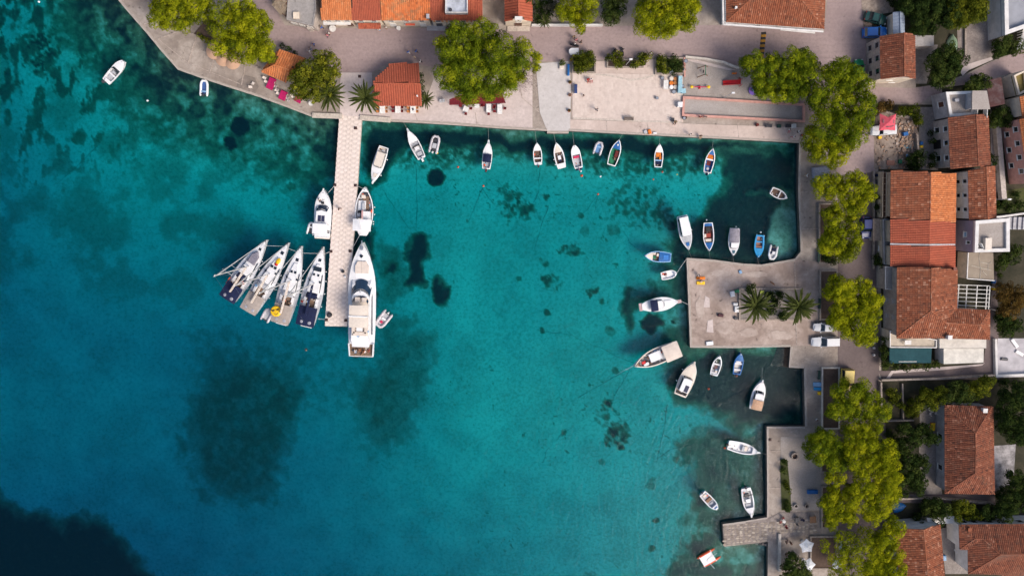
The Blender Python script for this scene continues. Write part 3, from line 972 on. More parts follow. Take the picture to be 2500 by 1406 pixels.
def flat(name,label,outline,z,wall,top,parapet=.0,pw=.25,ph=.35,pm=None,base=G,cat='house',group=None,overhang=0.0,slab=None):
	e3 = [P(x,y,z) for x,y in outline]
	c = centre(e3)
	root = thing(name,label,cat,(c.x,c.y,base),0,group)
	loc = [(p.x - c.x,p.y - c.y) for p in e3]
	wp = inset(loc,overhang) if overhang else loc
	MB().prism(wp,0,z - base - .25).build('wall',[wall],root)
	MB().prism(loc,z - base - .25,z - base).build('roof',[top],root)
	if ph and parapet:
		mb = MB()
		inn = inset(loc,pw)
		n = len(loc)
		for i in range(n):
			q = [loc[i],loc[(i + 1) % n],inn[(i + 1) % n],inn[i]]
			mb.prism(q,z - base + .002,z - base + ph)
		mb.build('parapet',[pm or WHITEP],root)
	return root,loc,z - base
def vent(root,x,y,z,r=.18,h=.7,m=None,sq=True):
	mb = MB()
	if sq:
		mb.box(x,y,z + h / 2,r * 2,r * 2,h); mb.box(x,y,z + h + .05,r * 2.7,r * 2.7,.1)
	else:
		mb.lathe([(r,z),(r,z + h)],x,y,10); mb.lathe([(r * 1.6,z + h),(.02,z + h + r)],x,y,10)
	mb.build('chimney',[m or PLASTER],root)
def wall_windows(root,wp,i,zs,ts,**k):
	a,b = wp[i],wp[(i + 1) % len(wp)]
	for z in zs:
		for t in ts:
			add_window(root,a,b,t,z,**k)
def door(root,a,b,t,w=1.1,h=2.1,m=None,z0=0.02):
	a,b = Vector(a),Vector(b)
	d = (b - a).normalized()
	p = a.lerp(b,t)
	rz = math.atan2(d.y,d.x)
	mb = MB(); mb.box(0,0,h / 2,w,.16,h)
	o = mb.build('door',[m or RUSTW],root,loc=(p.x,p.y,z0),rz=rz)
	MB().box(w * .35,0,h * .48,.05,.26,.14).build('handle',[STEEL],o)
# --- terrace of houses along the top
ez = G + 5.2
rz_ = ez + 1.9
ROW = [((784,50),(858,50),T_ORANGE,'house under ribbed orange tiles at the left end of the top terrace',.34,.5),
	((859,50.5),(929,50.5),T_RED,'house under smooth salmon red tiles with a small porch roof over its door',.3,.34),
	((931,50.5),(1049,50.5),T_LICHEN,'house under bright orange tiles blotched with dark lichen',.36,.42),
	((1051,50.5),(1178,50.5),T_RED,'house under dark red tiles with a white roof terrace cut into them',.3,.34)]
for k,(a,b,tm,lab,tw,th) in enumerate(ROW):
	sl = [[(a[0],a[1],ez),(b[0],b[1],ez),(b[0] - 1,-48,rz_),(a[0] - 1,-48,rz_)],
		[(a[0] - 1,-48,rz_),(b[0] - 1,-48,rz_),(b[0] - 2,-140,ez),(a[0] - 2,-140,ez)]]
	r,wp,hh = house('terraced_house',lab,[a,b,(b[0] - 2,-140),(a[0] - 2,-140)],ez,sl,tm,PLASTER,overhang=.18,w=tw,h=th,seed=20 + k,jit=(.2,.12,.26,.14)[k],
					ridges=[((a[0],-48,rz_),(b[0],-48,rz_))],gables=[[(a[0],50,ez),(a[0] - 1,-48,rz_),(a[0] - 2,-140,ez)],[(b[0],50,ez),(b[0] - 1,-48,rz_),(b[0] - 2,-140,ez)]] if k in (0,3) else ())
	nw = (3,2,3,4)[k]
	i = min(range(4),key=lambda q: wp[q][1] + wp[(q + 1) % 4][1])
	wall_windows(r,wp,i,[3.9],[(j + .5) / nw for j in range(nw)],w=.9,h=1.2,shut=(None,None,None,paint('peach_shutter',214,150,104))[k])
	for j in range(nw):
		if j % 2 == 0:
			door(r,wp[i],wp[(i + 1) % 4],(j + .5) / nw,m=(RUSTW,WFRAME,WFRAME,DGREY)[k])
		else:
			add_window(r,wp[i],wp[(i + 1) % 4],(j + .5) / nw,1.5,.9,1.2)
	off = r.location
	if k == 0:
		mb = MB(); p = P(823,55,G + 2.9) - off
		mb.box(p.x,p.y,p.z,9.6 * .5,.9,.12); mb.build('balcony',[WHITEP],r)
	if k == 1:
		q = [P(*t) - off for t in ((876,57,G + 3.1),(929,57,G + 3.1),(930,71,G + 2.6),(875,71,G + 2.6))]
		mb = MB(); tile_slope(mb,q,.3,.34,5)
		dk = MB(); dk.add(q + [p - Vector((0,0,.1)) for p in q],[(3,2,1,0),(4,5,6,7),(0,1,5,4),(1,2,6,5),(2,3,7,6),(3,0,4,7)])
		pr = dk.build('porch_roof',[mat('roof_underlay',(.13,.06,.04),rough=.9)],r)
		mb.build('porch_tiles',[T_RED],pr,kind='stuff')
		for x in (878,928):
			p = P(x,70,G) - off
			MB().box(p.x,p.y,1.27,.14,.14,2.5).build('porch_post',[WHITEP],r)
	if k == 2:
		q = [P(*t) - off for t in ((990,58,G + 2.9),(1013,58,G + 2.9),(1013,63,G + 2.7),(990,63,G + 2.7))]
		dk = MB(); dk.add(q + [p - Vector((0,0,.1)) for p in q],[(3,2,1,0),(4,5,6,7),(0,1,5,4),(1,2,6,5),(2,3,7,6),(3,0,4,7)])
		dk.build('door_canopy',[paint('red_canopy',196,84,56)],r)
		p = P(1045,42,ez + .3) - off
		mb = MB(); mb.box(p.x,p.y,p.z + .25,.5,.7,.7); mb.build('chimney',[GREYP],r)
	if k == 3:
		zt = ez + 1.35
		q = [P(*t,zt) - off for t in ((1088,-30),(1142,-30),(1142,33),(1087,33))]
		mb = MB(); mb.prism([(p.x,p.y) for p in q],ez - G + .1,zt - G); mb.build('roof_terrace',[mat('terrace_membrane',(.46,.49,.56),rough=.7,var=.2,scale=.8)],r)
		mb = MB(); inn = inset([(p.x,p.y) for p in q],.16)
		qq = [(p.x,p.y) for p in q]
		for i_ in range(4):
			mb.prism([qq[i_],qq[(i_ + 1) % 4],inn[(i_ + 1) % 4],inn[i_]],zt - G + .002,zt - G + .4)
		mb.build('parapet',[WHITEP],r)
		p = P(1100,25,zt) - off
		mb = MB(); mb.lathe([(.28,zt - G),(.28,zt - G + .3),(.1,zt - G + .31)],p.x,p.y,10); mb.build('vent',[DGREY],r)
		p = P(1112,66,G) - off
		mb = MB(); mb.box(p.x,p.y,.12,10.2,1.4,.24); mb.build('step',[GREYP],r)
# --- chapel with a bell gable
ez,rd = G + 3.9,G + 5.6
r,wp,hh = house('chapel','tiny cream chapel with red ribbed roof and a small bell gable',[(1233,53.5),(1299,53.5),(1299,-60),(1233,-60)],ez,
				[[(1233,53.5,ez),(1266,42,rd),(1266,-60,rd),(1233,-60,ez)],[(1266,42,rd),(1299,53.5,ez),(1299,-60,ez),(1266,-60,rd)]],
				T_RED,PLASTER,overhang=.12,w=.5,h=.6,seed=31,jit=.12,cat='chapel',ridges=[((1266,42,rd),(1266,-60,rd))],
				gables=[[(1233,53.5,ez),(1266,42,rd),(1299,53.5,ez)]],rise=.11)
p = P(1266,48,rd) - r.location
bg = MB(); bg.box(p.x - .42,p.y,p.z + .1,.28,.5,1.2); bg.box(p.x + .42,p.y,p.z + .1,.28,.5,1.2); bg.box(p.x,p.y,p.z + .8,1.3,.6,.22)
bg.build('bell_gable',[WHITEP],r)
mb = MB(); mb.lathe([(.24,p.z - .1),(.16,p.z + .2),(.05,p.z + .4)],p.x,p.y,10); mb.build('bell',[paint('bronze',70,84,60,metal=.6)],r)
i = min(range(4),key=lambda q: wp[q][1] + wp[(q + 1) % 4][1])
door(r,wp[i],wp[(i + 1) % 4],.5,1.3,2.3,RUSTW)
add_window(r,wp[i],wp[(i + 1) % 4],.5,3.3,.8,.7,WFRAME)
p = P(1266,70,G) - r.location
MB().box(p.x,p.y - .1,.14,4.0,.9,.28).build('step',[mat('pale_step',(.50,.43,.38),rough=.8)],r)
# --- hipped hall in the top middle right
ez,rd = G + 5.6,G + 8.2
E = [(1773,54),(2011.5,71.5),(2017,-70),(1773,-150)]
E = [(1773,54),(2011.5,71.5),(2021,-150),(1771,-165)]
ra,rb = (1886,-52,rd),(1918,-50,rd)
r,wp,hh = house('hipped_house','broad house under a brown red hipped roof with white eaves gutter',E,ez,
				[[(*E[0],ez),(*E[1],ez),rb,ra],[(*E[1],ez),(*E[2],ez),rb],[(*E[2],ez),(*E[3],ez),ra,rb],[(*E[3],ez),(*E[0],ez),ra]],
				T_RUST,WHITEP,overhang=.7,w=.36,h=.36,seed=33,ridges=[((*E[0],ez),ra),((*E[1],ez),rb),(ra,rb)])
mb = MB(); off = r.location
for (a,b) in (((1766,60),(2010,78)),((1762,-160),(1766,60))):
	for d_,wd in ((0,.28),(.42,.12)):
		p,q = P(*a,ez - .1) - off,P(*b,ez - .1) - off
		dd = q - p
		nn = Vector((dd.y,-dd.x,0)).normalized()
		c = (p + q) / 2 - nn * d_
		mb.box(c.x,c.y,c.z,dd.length,wd,.16,math.atan2(dd.y,dd.x))
mb.build('gutter',[WHITEP],r)
mb = MB(); p,q = P(1906,70,ez - .6) - off,P(1990,78,ez - .6) - off; dd = q - p; c = (p + q) / 2
mb.box(c.x,c.y,c.z,dd.length,.7,.14,math.atan2(dd.y,dd.x)); mb.build('balcony',[WHITEP],r)
p = P(1796,20,ez + .9) - off
vent(r,p.x,p.y,p.z - .3,.14,.6,WHITEP)
i = min(range(4),key=lambda q: wp[q][1] + wp[(q + 1) % 4][1])
wall_windows(r,wp,i,[1.6,4.2],[.15,.38,.62,.85],w=1.0,h=1.3)
# --- old concrete house at the top left, thatch-brown roof beside it
r,loc,z = flat('concrete_house','old flat-roofed concrete house with a hatch, left of the tiled terrace',[(700,49),(765,64.5),(772,22),(768,-60),(706,-60)],G + 4.2,STONEW,CONCR,parapet=1,pw=.22,ph=.14,pm=CONCR)
p = P(724,39,z + G) - r.location
MB().box(p.x,p.y,z + .22,1.0,1.1,.4).build('roof_hatch',[PLASTER],r)
for t in (.2,.5,.8):
	add_window(r,loc[0],loc[1],t,2.6,.8,1.0)
p = P(762,72,G) - r.location
MB().box(p.x,p.y,1.2,.7,.9,2.4).build('chimney',[STONEW],r)
ez = G + 3.4
house('stone_shed','shed with a straw brown stone roof beside the old concrete house',[(664,13),(699,43),(707,-10),(676,-50)],ez,
	[[(664,13,ez),(699,43,ez),(701,-10,ez + 1.3),(690,-30,ez + 1.3)],[(699,43,ez),(707,-10,ez),(676,-50,ez),(690,-30,ez + 1.3),(701,-10,ez + 1.3)],[(676,-50,ez),(664,13,ez),(690,-30,ez + 1.3)]],
	tone_mat('straw_slabs',[(0,(.16,.12,.085)),(.5,(.27,.21,.155)),(1,(.36,.29,.22))],noise=.4),STONEW,overhang=.1,w=.3,h=.5,seed=35,cat='shed',rise=.03)
# --- restaurant by the jetty
ez,rd = G + 2.9,G + 4.3
A = [(911,203),(953,157),(1022.5,155.5),(1030,259),(911,259)]
r,wp,hh = house('restaurant','orange-tiled restaurant with a cut corner beside the jetty head',A,ez,
				[[(911,203,ez + .9),(953,157,ez),(1022.5,155.5,ez),(1025,204,rd),(911,204,rd)],[(911,205,rd),(1025,205,rd),(1030,259,ez),(911,259,ez)]],
				T_RED,PLASTER,overhang=.35,w=.42,h=.36,seed=37,jit=.1,cat='restaurant',ridges=[((911,204.5,rd),(1025,204.5,rd))],rise=.1)
i = min(range(5),key=lambda q: wp[q][1] + wp[(q + 1) % 5][1])
for t in (.2,.8):
	add_window(r,wp[i],wp[(i + 1) % 5],t,1.5,1.4,1.2)
door(r,wp[i],wp[(i + 1) % 5],.5)
MB().lathe([(.1,hh + 1.0),(.1,hh + 1.7),(.16,hh + 1.8)],4.0,-2.2,8).build('flue',[WHITEP],r)
# --- kiosk by the west quay
ez,rd = G + 2.7,G + 4.0
A = [(681,121),(747,144),(697,202),(639,174)]
ra,rb = (670,159,rd),(705,171,rd)
r,wp,hh = house('kiosk','small hipped tile-roofed kiosk between two trees on the west quay',A,ez,
				[[(*A[0],ez),(*A[1],ez),rb,ra],[(*A[1],ez),(*A[2],ez),rb],[(*A[2],ez),(*A[3],ez),ra,rb],[(*A[3],ez),(*A[0],ez),ra]],
				T_ORANGE,PLASTER,overhang=.5,w=.4,h=.45,seed=39,jit=.25,cat='kiosk',ridges=[((*A[3],ez),ra),(ra,rb),((*A[2],ez),rb)],rise=.1)
door(r,wp[2],wp[3],.5)
# --- stone house on the right of the cars
ez,rd = G + 5.4,G + 7.2
A = [(2148,89),(2232.6,86),(2234.4,193),(2150,193.5)]
ra,rb = (2206.7,80,rd),(2207.6,187.5,rd)
r,wp,hh = house('stone_house','grey stone gabled house with six dark window openings above the green car',A,ez,
				[[(*A[0],ez),(*A[3],ez),rb,ra],[(*A[1],ez),(*A[2],ez),rb,ra]],T_OLD,STONEW,overhang=.15,w=.34,h=.36,seed=41,
				ridges=[(ra,rb)],gables=[[(*A[0],ez),ra,(*A[1],ez)],[(*A[3],ez),rb,(*A[2],ez)]])
wall_windows(r,wp,3,[1.5,4.1],[.2,.52,.84],w=1.0,h=1.2,frame=STONEW)
for t,zz in ((.6,4.3),(.3,1.6)):
	add_window(r,wp[2],wp[3],t,zz,.9,1.1)
mb = MB(); p = centre([wp[2],wp[3]])
MB().prism(inset([(wp[2][0],wp[2][1]),(wp[3][0],wp[3][1]),(wp[3][0],wp[3][1] - .06),(wp[2][0],wp[2][1] - .06)],0),0,hh - .1).build('plaster_face',[PLASTER],r)
q = P(2262,199,G + 1.2) - r.location
flat('annex','flat concrete annex behind the grey stone gabled house',[(2233.5,87),(2280,87),(2280,113),(2233.5,113)],G + 3,STONEW,CONCR,cat='annex')
ez = G + 2.6
house('metal_shed','small shed with a blue-grey metal roof beside the blue car',[(2181,31),(2207.6,30),(2207.6,81),(2181,81)],ez,
	[[(2181,31,ez),(2181,81,ez),(2198.5,81,ez + .5),(2197.5,28,ez + .5)],[(2197.5,28,ez + .5),(2198.5,81,ez + .5),(2207.6,81,ez),(2207.6,30,ez)]],
	tone_mat('zinc_sheets',[(0,(.22,.27,.36)),(1,(.28,.33,.43))],noise=.1,spec=.4,rough=.5),PLASTER,overhang=.1,w=.6,h=2.4,seed=43,cat='shed',rise=.03,ridges=[((2197.5,28,ez + .5),(2198.5,81,ez + .5))])
# --- grey terrace house and the tiled stone house below it
r,loc,z = flat('grey_house','grey rendered house with a flat gritted roof terrace and white kerb',[(2307,225.5),(2376,223),(2376,282),(2317,286)],G + 4.6,GREYP,GRAVEL,parapet=1,pw=.5,ph=.3,pm=WHITEP)
i = min(range(4),key=lambda q: loc[q][0] + loc[(q + 1) % 4][0])
add_window(r,loc[i],loc[(i + 1) % 4],.55,2.9,1.0,1.6,shut=None,glass=SHUT)
p = P(2333,246,G + 4.6) - r.location
MB().box(p.x,p.y,z + .25,.7,.5,.5).build('chimney',[GREYP],r)
r,loc,z = flat('stair_tower','roof stair tower with grey gritted slab on the grey house',[(2374,222),(2409.5,222),(2417.5,267),(2373,268)],G + 7.0,GREYP,GRAVEL,cat='stair tower',overhang=.25)
for x,y in ((2384,277),(2408,277)):
	p = P(x,y,G + 5.5) - r.location
	MB().box(p.x,p.y,5.2,.1,1.6,1.2).build('rail_panel',[WFRAME],r)
ez,rd = G + 5.3,G + 7.0
A = [(2315,287),(2412,282),(2418,405),(2320,411)]
ra,rb = (2383,280,rd),(2389,406,rd)
r,wp,hh = house('tiled_stone_house','three-windowed pale stone house with rusty tiled gable roof next to the rubble yard',A,ez,
				[[(*A[0],ez),(*A[3],ez),rb,ra],[(*A[1],ez),(*A[2],ez),rb,ra]],T_OLD,STONEW,overhang=.2,w=.38,h=.48,seed=45,ridges=[(ra,rb)],
				gables=[[(*A[0],ez),ra,(*A[1],ez)],[(*A[3],ez),rb,(*A[2],ez)]])
wall_windows(r,wp,3,[4.1],[.2,.51,.8],w=.9,h=1.1)
wall_windows(r,wp,3,[1.4],[.2,.8],w=1.0,h=1.3,shut=WFRAME)
door(r,wp[3],wp[0],.5,1.6,2.3,BLACK)
# --- the long row facing the street
ez,rd = G + 4.6,G + 6.3
r,wp,hh = house('row_house','long house with purple-brown left slope and bright orange right slope',[(2175,416),(2334,424),(2332.5,543),(2173.5,532)],ez,
				[[(2175,416,ez),(2173.5,533,ez),(2270.5,535,rd),(2272,420.5,rd)]],T_RUST,PLASTER,overhang=.3,w=.4,h=.5,seed=47,ridges=[((2272,420.5,rd),(2270.5,540,rd))],
				gables=[[(2175,416,ez),(2272,420.5,rd),(2334,424,ez)]])
off = r.location
q = [P(*t) - off for t in ((2272,420.5,rd),(2334,424,ez),(2332.5,543,ez),(2270.5,541,rd))]
dk = MB(); dk.add(q + [p - Vector((0,0,.12)) for p in q],[(3,2,1,0),(4,5,6,7),(0,1,5,4),(1,2,6,5),(2,3,7,6),(3,0,4,7)])
rf = dk.build('roof',[mat('roof_underlay',(.13,.06,.04))],r)
mb = MB(); tile_slope(mb,q,.34,.38,3,jit=.3)
mb.build('roof_tiles',[T_ORANGE],rf,kind='stuff')
for k,(ya,yb,lab) in enumerate(((535,594,'narrow house with neat new red tiles, upper of the matching pair'),(598,651,'narrow house with neat new red tiles, lower of the matching pair'))):
	A = [(2173.5,ya),(2332,ya + (9 if k == 0 else 0)),(2331.5,yb + 2),(2173.8,yb)]
	ra,rb = (2269.5,ya + 2,rd),(2269,yb + 2,rd)
	house('row_house',lab,A,ez,[[(*A[0],ez),(*A[3],ez),rb,ra],[(*A[1],ez),(*A[2],ez),rb,ra]],T_RED,PLASTER,overhang=.25,w=.42,h=.38,seed=49 + k,jit=.1,
		ridges=[(ra,rb)],rise=.09,gables=[[(*A[3],ez),rb,(*A[2],ez)]] if k else ())
pz = MB(); p,q = P(2173,596,rd - .6),P(2332,597,rd - .6)
mb = MB()
mb.add([P(2173,594,ez + .15),P(2173,597.5,ez + .15),P(2269,599.5,rd + .15),P(2269,596,rd + .15),P(2332,595.5,ez + .15),P(2332,599,ez + .15)] +
	[P(2173,594,ez - .3),P(2173,597.5,ez - .3),P(2269,599.5,rd - .3),P(2269,596,rd - .3),P(2332,595.5,ez - .3),P(2332,599,ez - .3)],
	[(0,1,2,3),(3,2,5,4),(0,6,7,1),(1,7,8,2),(2,8,11,5),(5,11,10,4),(4,10,9,3),(3,9,6,0)])
tag(mb.build('party_wall',[GREYP]),'grey capped party wall between the two neat red roofs','party wall')
# --- corner house with the wing
ez,rd = G + 5.5,G + 7.6
zw = G + 7.2
A = [(2190,651.7),(2337,656),(2336,754),(2416,757.2),(2416,826.7),(2189,823.5)]
r,wp,hh = house('corner_house','large stone corner house with hipped brown tiles and a lower east wing',A,ez,
				[[(2190,651.7,ez),(2189,823.5,ez),(2273,758.4,rd),(2274,654,rd)],[(2274,654,rd),(2337,656,ez),(2336,754,ez),(2273,758.4,rd)],[(2336,754,ez),(2308.3,788,zw - .6),(2273,758.4,rd)],
				[(2189,823.5,ez),(2308,825.2,ez),(2308.3,788,zw - .6),(2273,758.4,rd)],[(2308,825.2,ez),(2416,826.7,ez),(2393.7,792.6,zw - .6),(2308.3,788,zw - .6)],
				[(2336,754,ez),(2416,757.2,ez),(2393.7,792.6,zw - .6),(2308.3,788,zw - .6)],[(2416,757.2,ez),(2416,826.7,ez),(2393.7,792.6,zw - .6)]],
				T_RUST,STONEW,overhang=.25,w=.38,h=.42,seed=53,jit=.25,
				ridges=[((2274,654,rd),(2273,758.4,rd)),((2189,823.5,ez),(2273,758.4,rd)),((2308.3,788,zw - .6),(2393.7,792.6,zw - .6)),((2273,758.4,rd),(2308.3,788,zw - .6)),((2416,757.2,ez),(2393.7,792.6,zw - .6)),((2416,826.7,ez),(2393.7,792.6,zw - .6))])
wall_windows(r,wp,5,[1.6,4.0],[.26,.5],w=.9,h=1.2,frame=STONEW,glass=GREYP)
p = P(2316,823,ez + .6) - r.location
vent(r,p.x,p.y,hh,.3,1.0,WHITEP)
p = P(2330,656,ez + .9) - r.location
vent(r,p.x,p.y,hh + .2,.22,.9,paint('rust_pot',120,66,50))
r,loc,z = flat('porch','low flat-roofed stone porch with a white railing on the corner house',[(2160,650),(2189,652),(2189,708),(2160,706)],G + 3.2,STONEW,CONCR,parapet=1,pw=.12,ph=.12,pm=WHITEP,cat='porch')
r,loc,z = flat('terrace_block','cream terrace block with white loungers below the corner house',[(2171,806),(2286,829),(2285,849),(2171,848)],G + 3.0,PLASTER,mat('cream_terrace',(.44,.38,.31),rough=.8,var=.14,scale=.8),parapet=1,pw=.16,ph=.25,pm=WHITEP,cat='terrace')
r,loc,z = flat('awning_room','room under a dark teal shade roof beside the overgrown hedge',[(2172,850),(2275,850),(2273,886),(2172,886.5)],G + 2.7,DGREY,ground_mat('teal_shade_cloth',(.014,.055,.068),(.022,.075,.09),(.012,.04,.05),big=.4,fine=2),cat='awning room')
MB().box(-.5,-1.1,z + .05,3.4,.08,.08).build('rail',[WFRAME],r)
r,loc,z = flat('white_annex','white flat-roofed annex running under the corner house eaves',[(2294,827),(2408,828),(2408,850),(2294,850)],G + 3.6,WHITEP,mat('white_membrane',(.56,.52,.47),rough=.7,var=.12,scale=.7),cat='annex')
r,loc,z = flat('white_garage','low white flat-roofed garage streaked with stains beside the lane',[(2304,851),(2402,851),(2401,885),(2304,888.5)],G + 3.0,WHITEP,mat('white_membrane_b',(.60,.57,.52),rough=.7,var=.14,scale=.6),cat='garage')
# pergola of white beams
pc = P(2376,725,G + 2.6)
pg = thing('pergola','white pergola grid over a yard between the wing and the tan roof','pergola',(pc.x,pc.y,G))
for x in (2339,2359,2384,2408,2415):
	a,b = P(x,694 + (x - 2337) * .06,G + 2.6) - pg.location,P(x,755,G + 2.6) - pg.location
	MB().box((a.x + b.x) / 2,(a.y + b.y) / 2,2.6,.14,(a - b).length,.14).build('beam',[WFRAME],pg)
for k in range(7):
	y = 695 + k * 10
	a,b = P(2337,y,G + 2.7) - pg.location,P(2416,y + 3,G + 2.7) - pg.location
	d = b - a
	MB().box((a.x + b.x) / 2,(a.y + b.y) / 2,2.74,d.length,.1,.1,math.atan2(d.y,d.x)).build('rafter',[WFRAME],pg)
for x,y in ((2339,696),(2415,700),(2415,754)):
	a = P(x,y,G) - pg.location
	MB().box(a.x,a.y,1.26,.14,.14,2.5).build('post',[WFRAME],pg)
# --- mauve modern house with the white parapet
r,loc,z = flat('mauve_house','modern mauve house with a gritted roof terrace inside a thick white parapet',[(2378,539),(2461,532.5),(2461,614),(2375.5,616)],G + 6.0,PURPLE,GRAVEL,parapet=1,pw=.62,ph=.5,pm=WHITEP)
i = min(range(4),key=lambda q: loc[q][0] + loc[(q + 1) % 4][0])
add_window(r,loc[i],loc[(i + 1) % 4],.55,3.6,.9,.7,glass=LBLUE)
add_window(r,loc[i],loc[(i + 1) % 4],.3,4.6,.5,.9)
p = P(2407,595,z + G) - r.location
MB().box(p.x,p.y,z + .4,1.15,2.1,.8,.03).build('roof_cabinet',[CREAM],r)
MB().box(p.x - 1.1,p.y - .3,z + .5,.1,.9,.7,.5).build('satellite_dish',[WFRAME],r)
r,loc,z = flat('tan_annex','tan flat roof crossed by pale crack repairs beside the pergola',[(2363,616.5),(2425,617),(2427,685),(2360,680)],G + 3.2,PLASTER,ground_mat('tan_membrane',(.26,.215,.17),(.31,.26,.205),(.21,.17,.135),big=.3,fine=1),cat='annex')
mb = MB(); rr = rnd(4)
for pts in (((2392,617),(2391,630),(2394,655),(2393,684)),((2372,648),(2394,654),(2420,660)),((2394,640),(2413,644),(2420,640)),((2413,644),(2412,660)),((2400,662),(2410,672))):
	mb.tube([(*(P(x + rr.uniform(-1,1),y,G + 3.21) - r.location).xy,z + .01) for x,y in pts],.07,4)
mb.build('crack_repair',[mat('sealant',(.46,.41,.34),rough=.8)],r)
mb = MB()
for a,b in (((2363,616.5),(2360,680)),((2360,680),(2427,685))):
	p,q = P(*a,G + 3.2) - r.location,P(*b,G + 3.2) - r.location
	c,d = (p + q) / 2,q - p
	mb.box(c.x,c.y,z + .08,d.length,.16,.16,math.atan2(d.y,d.x))
mb.build('parapet',[WHITEP],r)
ez,rd = G + 5.4,G + 6.5
A = [(2363.5,417),(2428,405),(2431.5,532.5),(2366,537)]
ra,rb = (2408.3,406.8,rd),(2411,534.3,rd)
r,wp,hh = house('slim_house','slim white-walled house with brown left slope and peach right slope',A,ez,
				[[(*A[0],ez),(*A[3],ez),rb,ra],[(*A[1],ez),(*A[2],ez),rb,ra]],T_RUST,WHITEP,overhang=.2,w=.38,h=.46,seed=57,ridges=[(ra,rb)],jit=.28)
wall_windows(r,wp,3,[2.0,4.1],[.2,.5,.8],w=.7,h=1.0)
# --- balcony strips in front of the row
r,loc,z = flat('veranda','timber-floored veranda with pale rails along the long house front',[(2155,420),(2175,420),(2173.5,532),(2154,532)],G + 2.4,PLASTER,RUSTW,cat='veranda')
mb = MB()
for x in (2155.5,2164):
	p,q = P(x,421,z + G + .9) - r.location,P(x - 1,531,z + G + .9) - r.location
	mb.tube([p,q],.06,6)
	for k in range(9):
		c = p.lerp(q,k / 8)
		mb.tube([(c.x,c.y,z),c],.03,4)
mb.build('rail',[paint('pale_rail',206,190,170)],r)
r,loc,z = flat('veranda','bare concrete veranda in front of the matching pair of red roofs',[(2153,535),(2174,535),(2174,648),(2156,645)],G + 2.2,PLASTER,CONCR,cat='veranda',parapet=1,pw=.1,ph=.5,pm=GREYP)
r,loc,z = flat('low_roof','low stained concrete roof beside the parked dark blue car',[(2131,534),(2152,534),(2152,588),(2131,588)],G + 1.6,STONEW,DIRT,cat='lean-to')
# --- right edge
ez,rd = G + 5.6,G + 7.4
r,wp,hh = house('edge_house','pink stone house with four grey windows and orange roof at the picture edge',[(2489,290),(2560,270),(2580,430),(2511,452)],ez,
				[[(2489,290,ez),(2511,452,ez),(2552,440,rd),(2530,278,rd)],[(2530,278,rd),(2552,440,rd),(2580,430,ez),(2560,270,ez)]],T_ORANGE,ROSEW,overhang=.2,seed=59)
wall_windows(r,wp,3,[4.0],[.2,.42,.64,.86],w=.9,h=1.0)
wall_windows(r,wp,3,[1.5],[.3,.55,.8],w=.9,h=1.0)
r,wp,hh = house('edge_house','pale house with orange roof and a walled olive-green yard at the lane',[(2489,236),(2560,216),(2566,262),(2496,286)],ez,
				[[(2489,236,ez),(2496,286,ez),(2566,262,ez + 1.4),(2560,216,ez + 1.4)]],T_ORANGE,PLASTER,overhang=.15,seed=61)
r,loc,z = flat('sunken_terrace','walled roof terrace with an olive-green floor by the lane',[(2470,186),(2500,172),(2506,222),(2482,234)],G + 3.4,PLASTER,paint('olive_terrace',120,104,48),cat='terrace',parapet=1,pw=.3,ph=.6,pm=PLASTER)
ez = G + 3.0
house('lean_to','lean-to with a dull dark red sheet roof beside the lane bush',[(2410,196),(2444,192),(2453,250),(2418,262)],ez,
	[[(2410,196,ez),(2418,262,ez),(2453,250,ez + .8),(2444,192,ez + .8)]],tone_mat('dull_red_sheets',[(0,(.09,.042,.042)),(1,(.115,.055,.052))],noise=.2),STONEW,overhang=.1,w=.5,h=2.2,seed=63,cat='lean-to',rise=.02)
# --- hipped cottage
ez,rd = G + 3.6,G + 6.2
A = [(2306.5,988.5),(2421,992),(2428,1205.7),(2307,1203.5)]
ra,rb = (2382,1057,rd),(2381,1154,rd)
r,wp,hh = house('hipped_cottage','cottage under an old brown hipped roof with pale hip tiles in the gardens',A,ez,
				[[(*A[0],ez),(*A[3],ez),rb,ra],[(*A[0],ez),(*A[1],ez),ra],[(*A[1],ez),(*A[2],ez),rb,ra],[(*A[3],ez),(*A[2],ez),rb]],T_OLD,GREYP,overhang=.3,w=.36,h=.42,seed=65,jit=.28,
				ridges=[((*A[0],ez),ra),((*A[1],ez),ra),(ra,rb),((*A[3],ez),rb),((*A[2],ez),rb)])
wall_windows(r,wp,3,[1.6],[.25,.62],w=1.0,h=1.3,shut=LBLUE)
p = P(2403,1001,ez + .8) - r.location
vent(r,p.x,p.y,hh + .2,.3,.9,WHITEP)
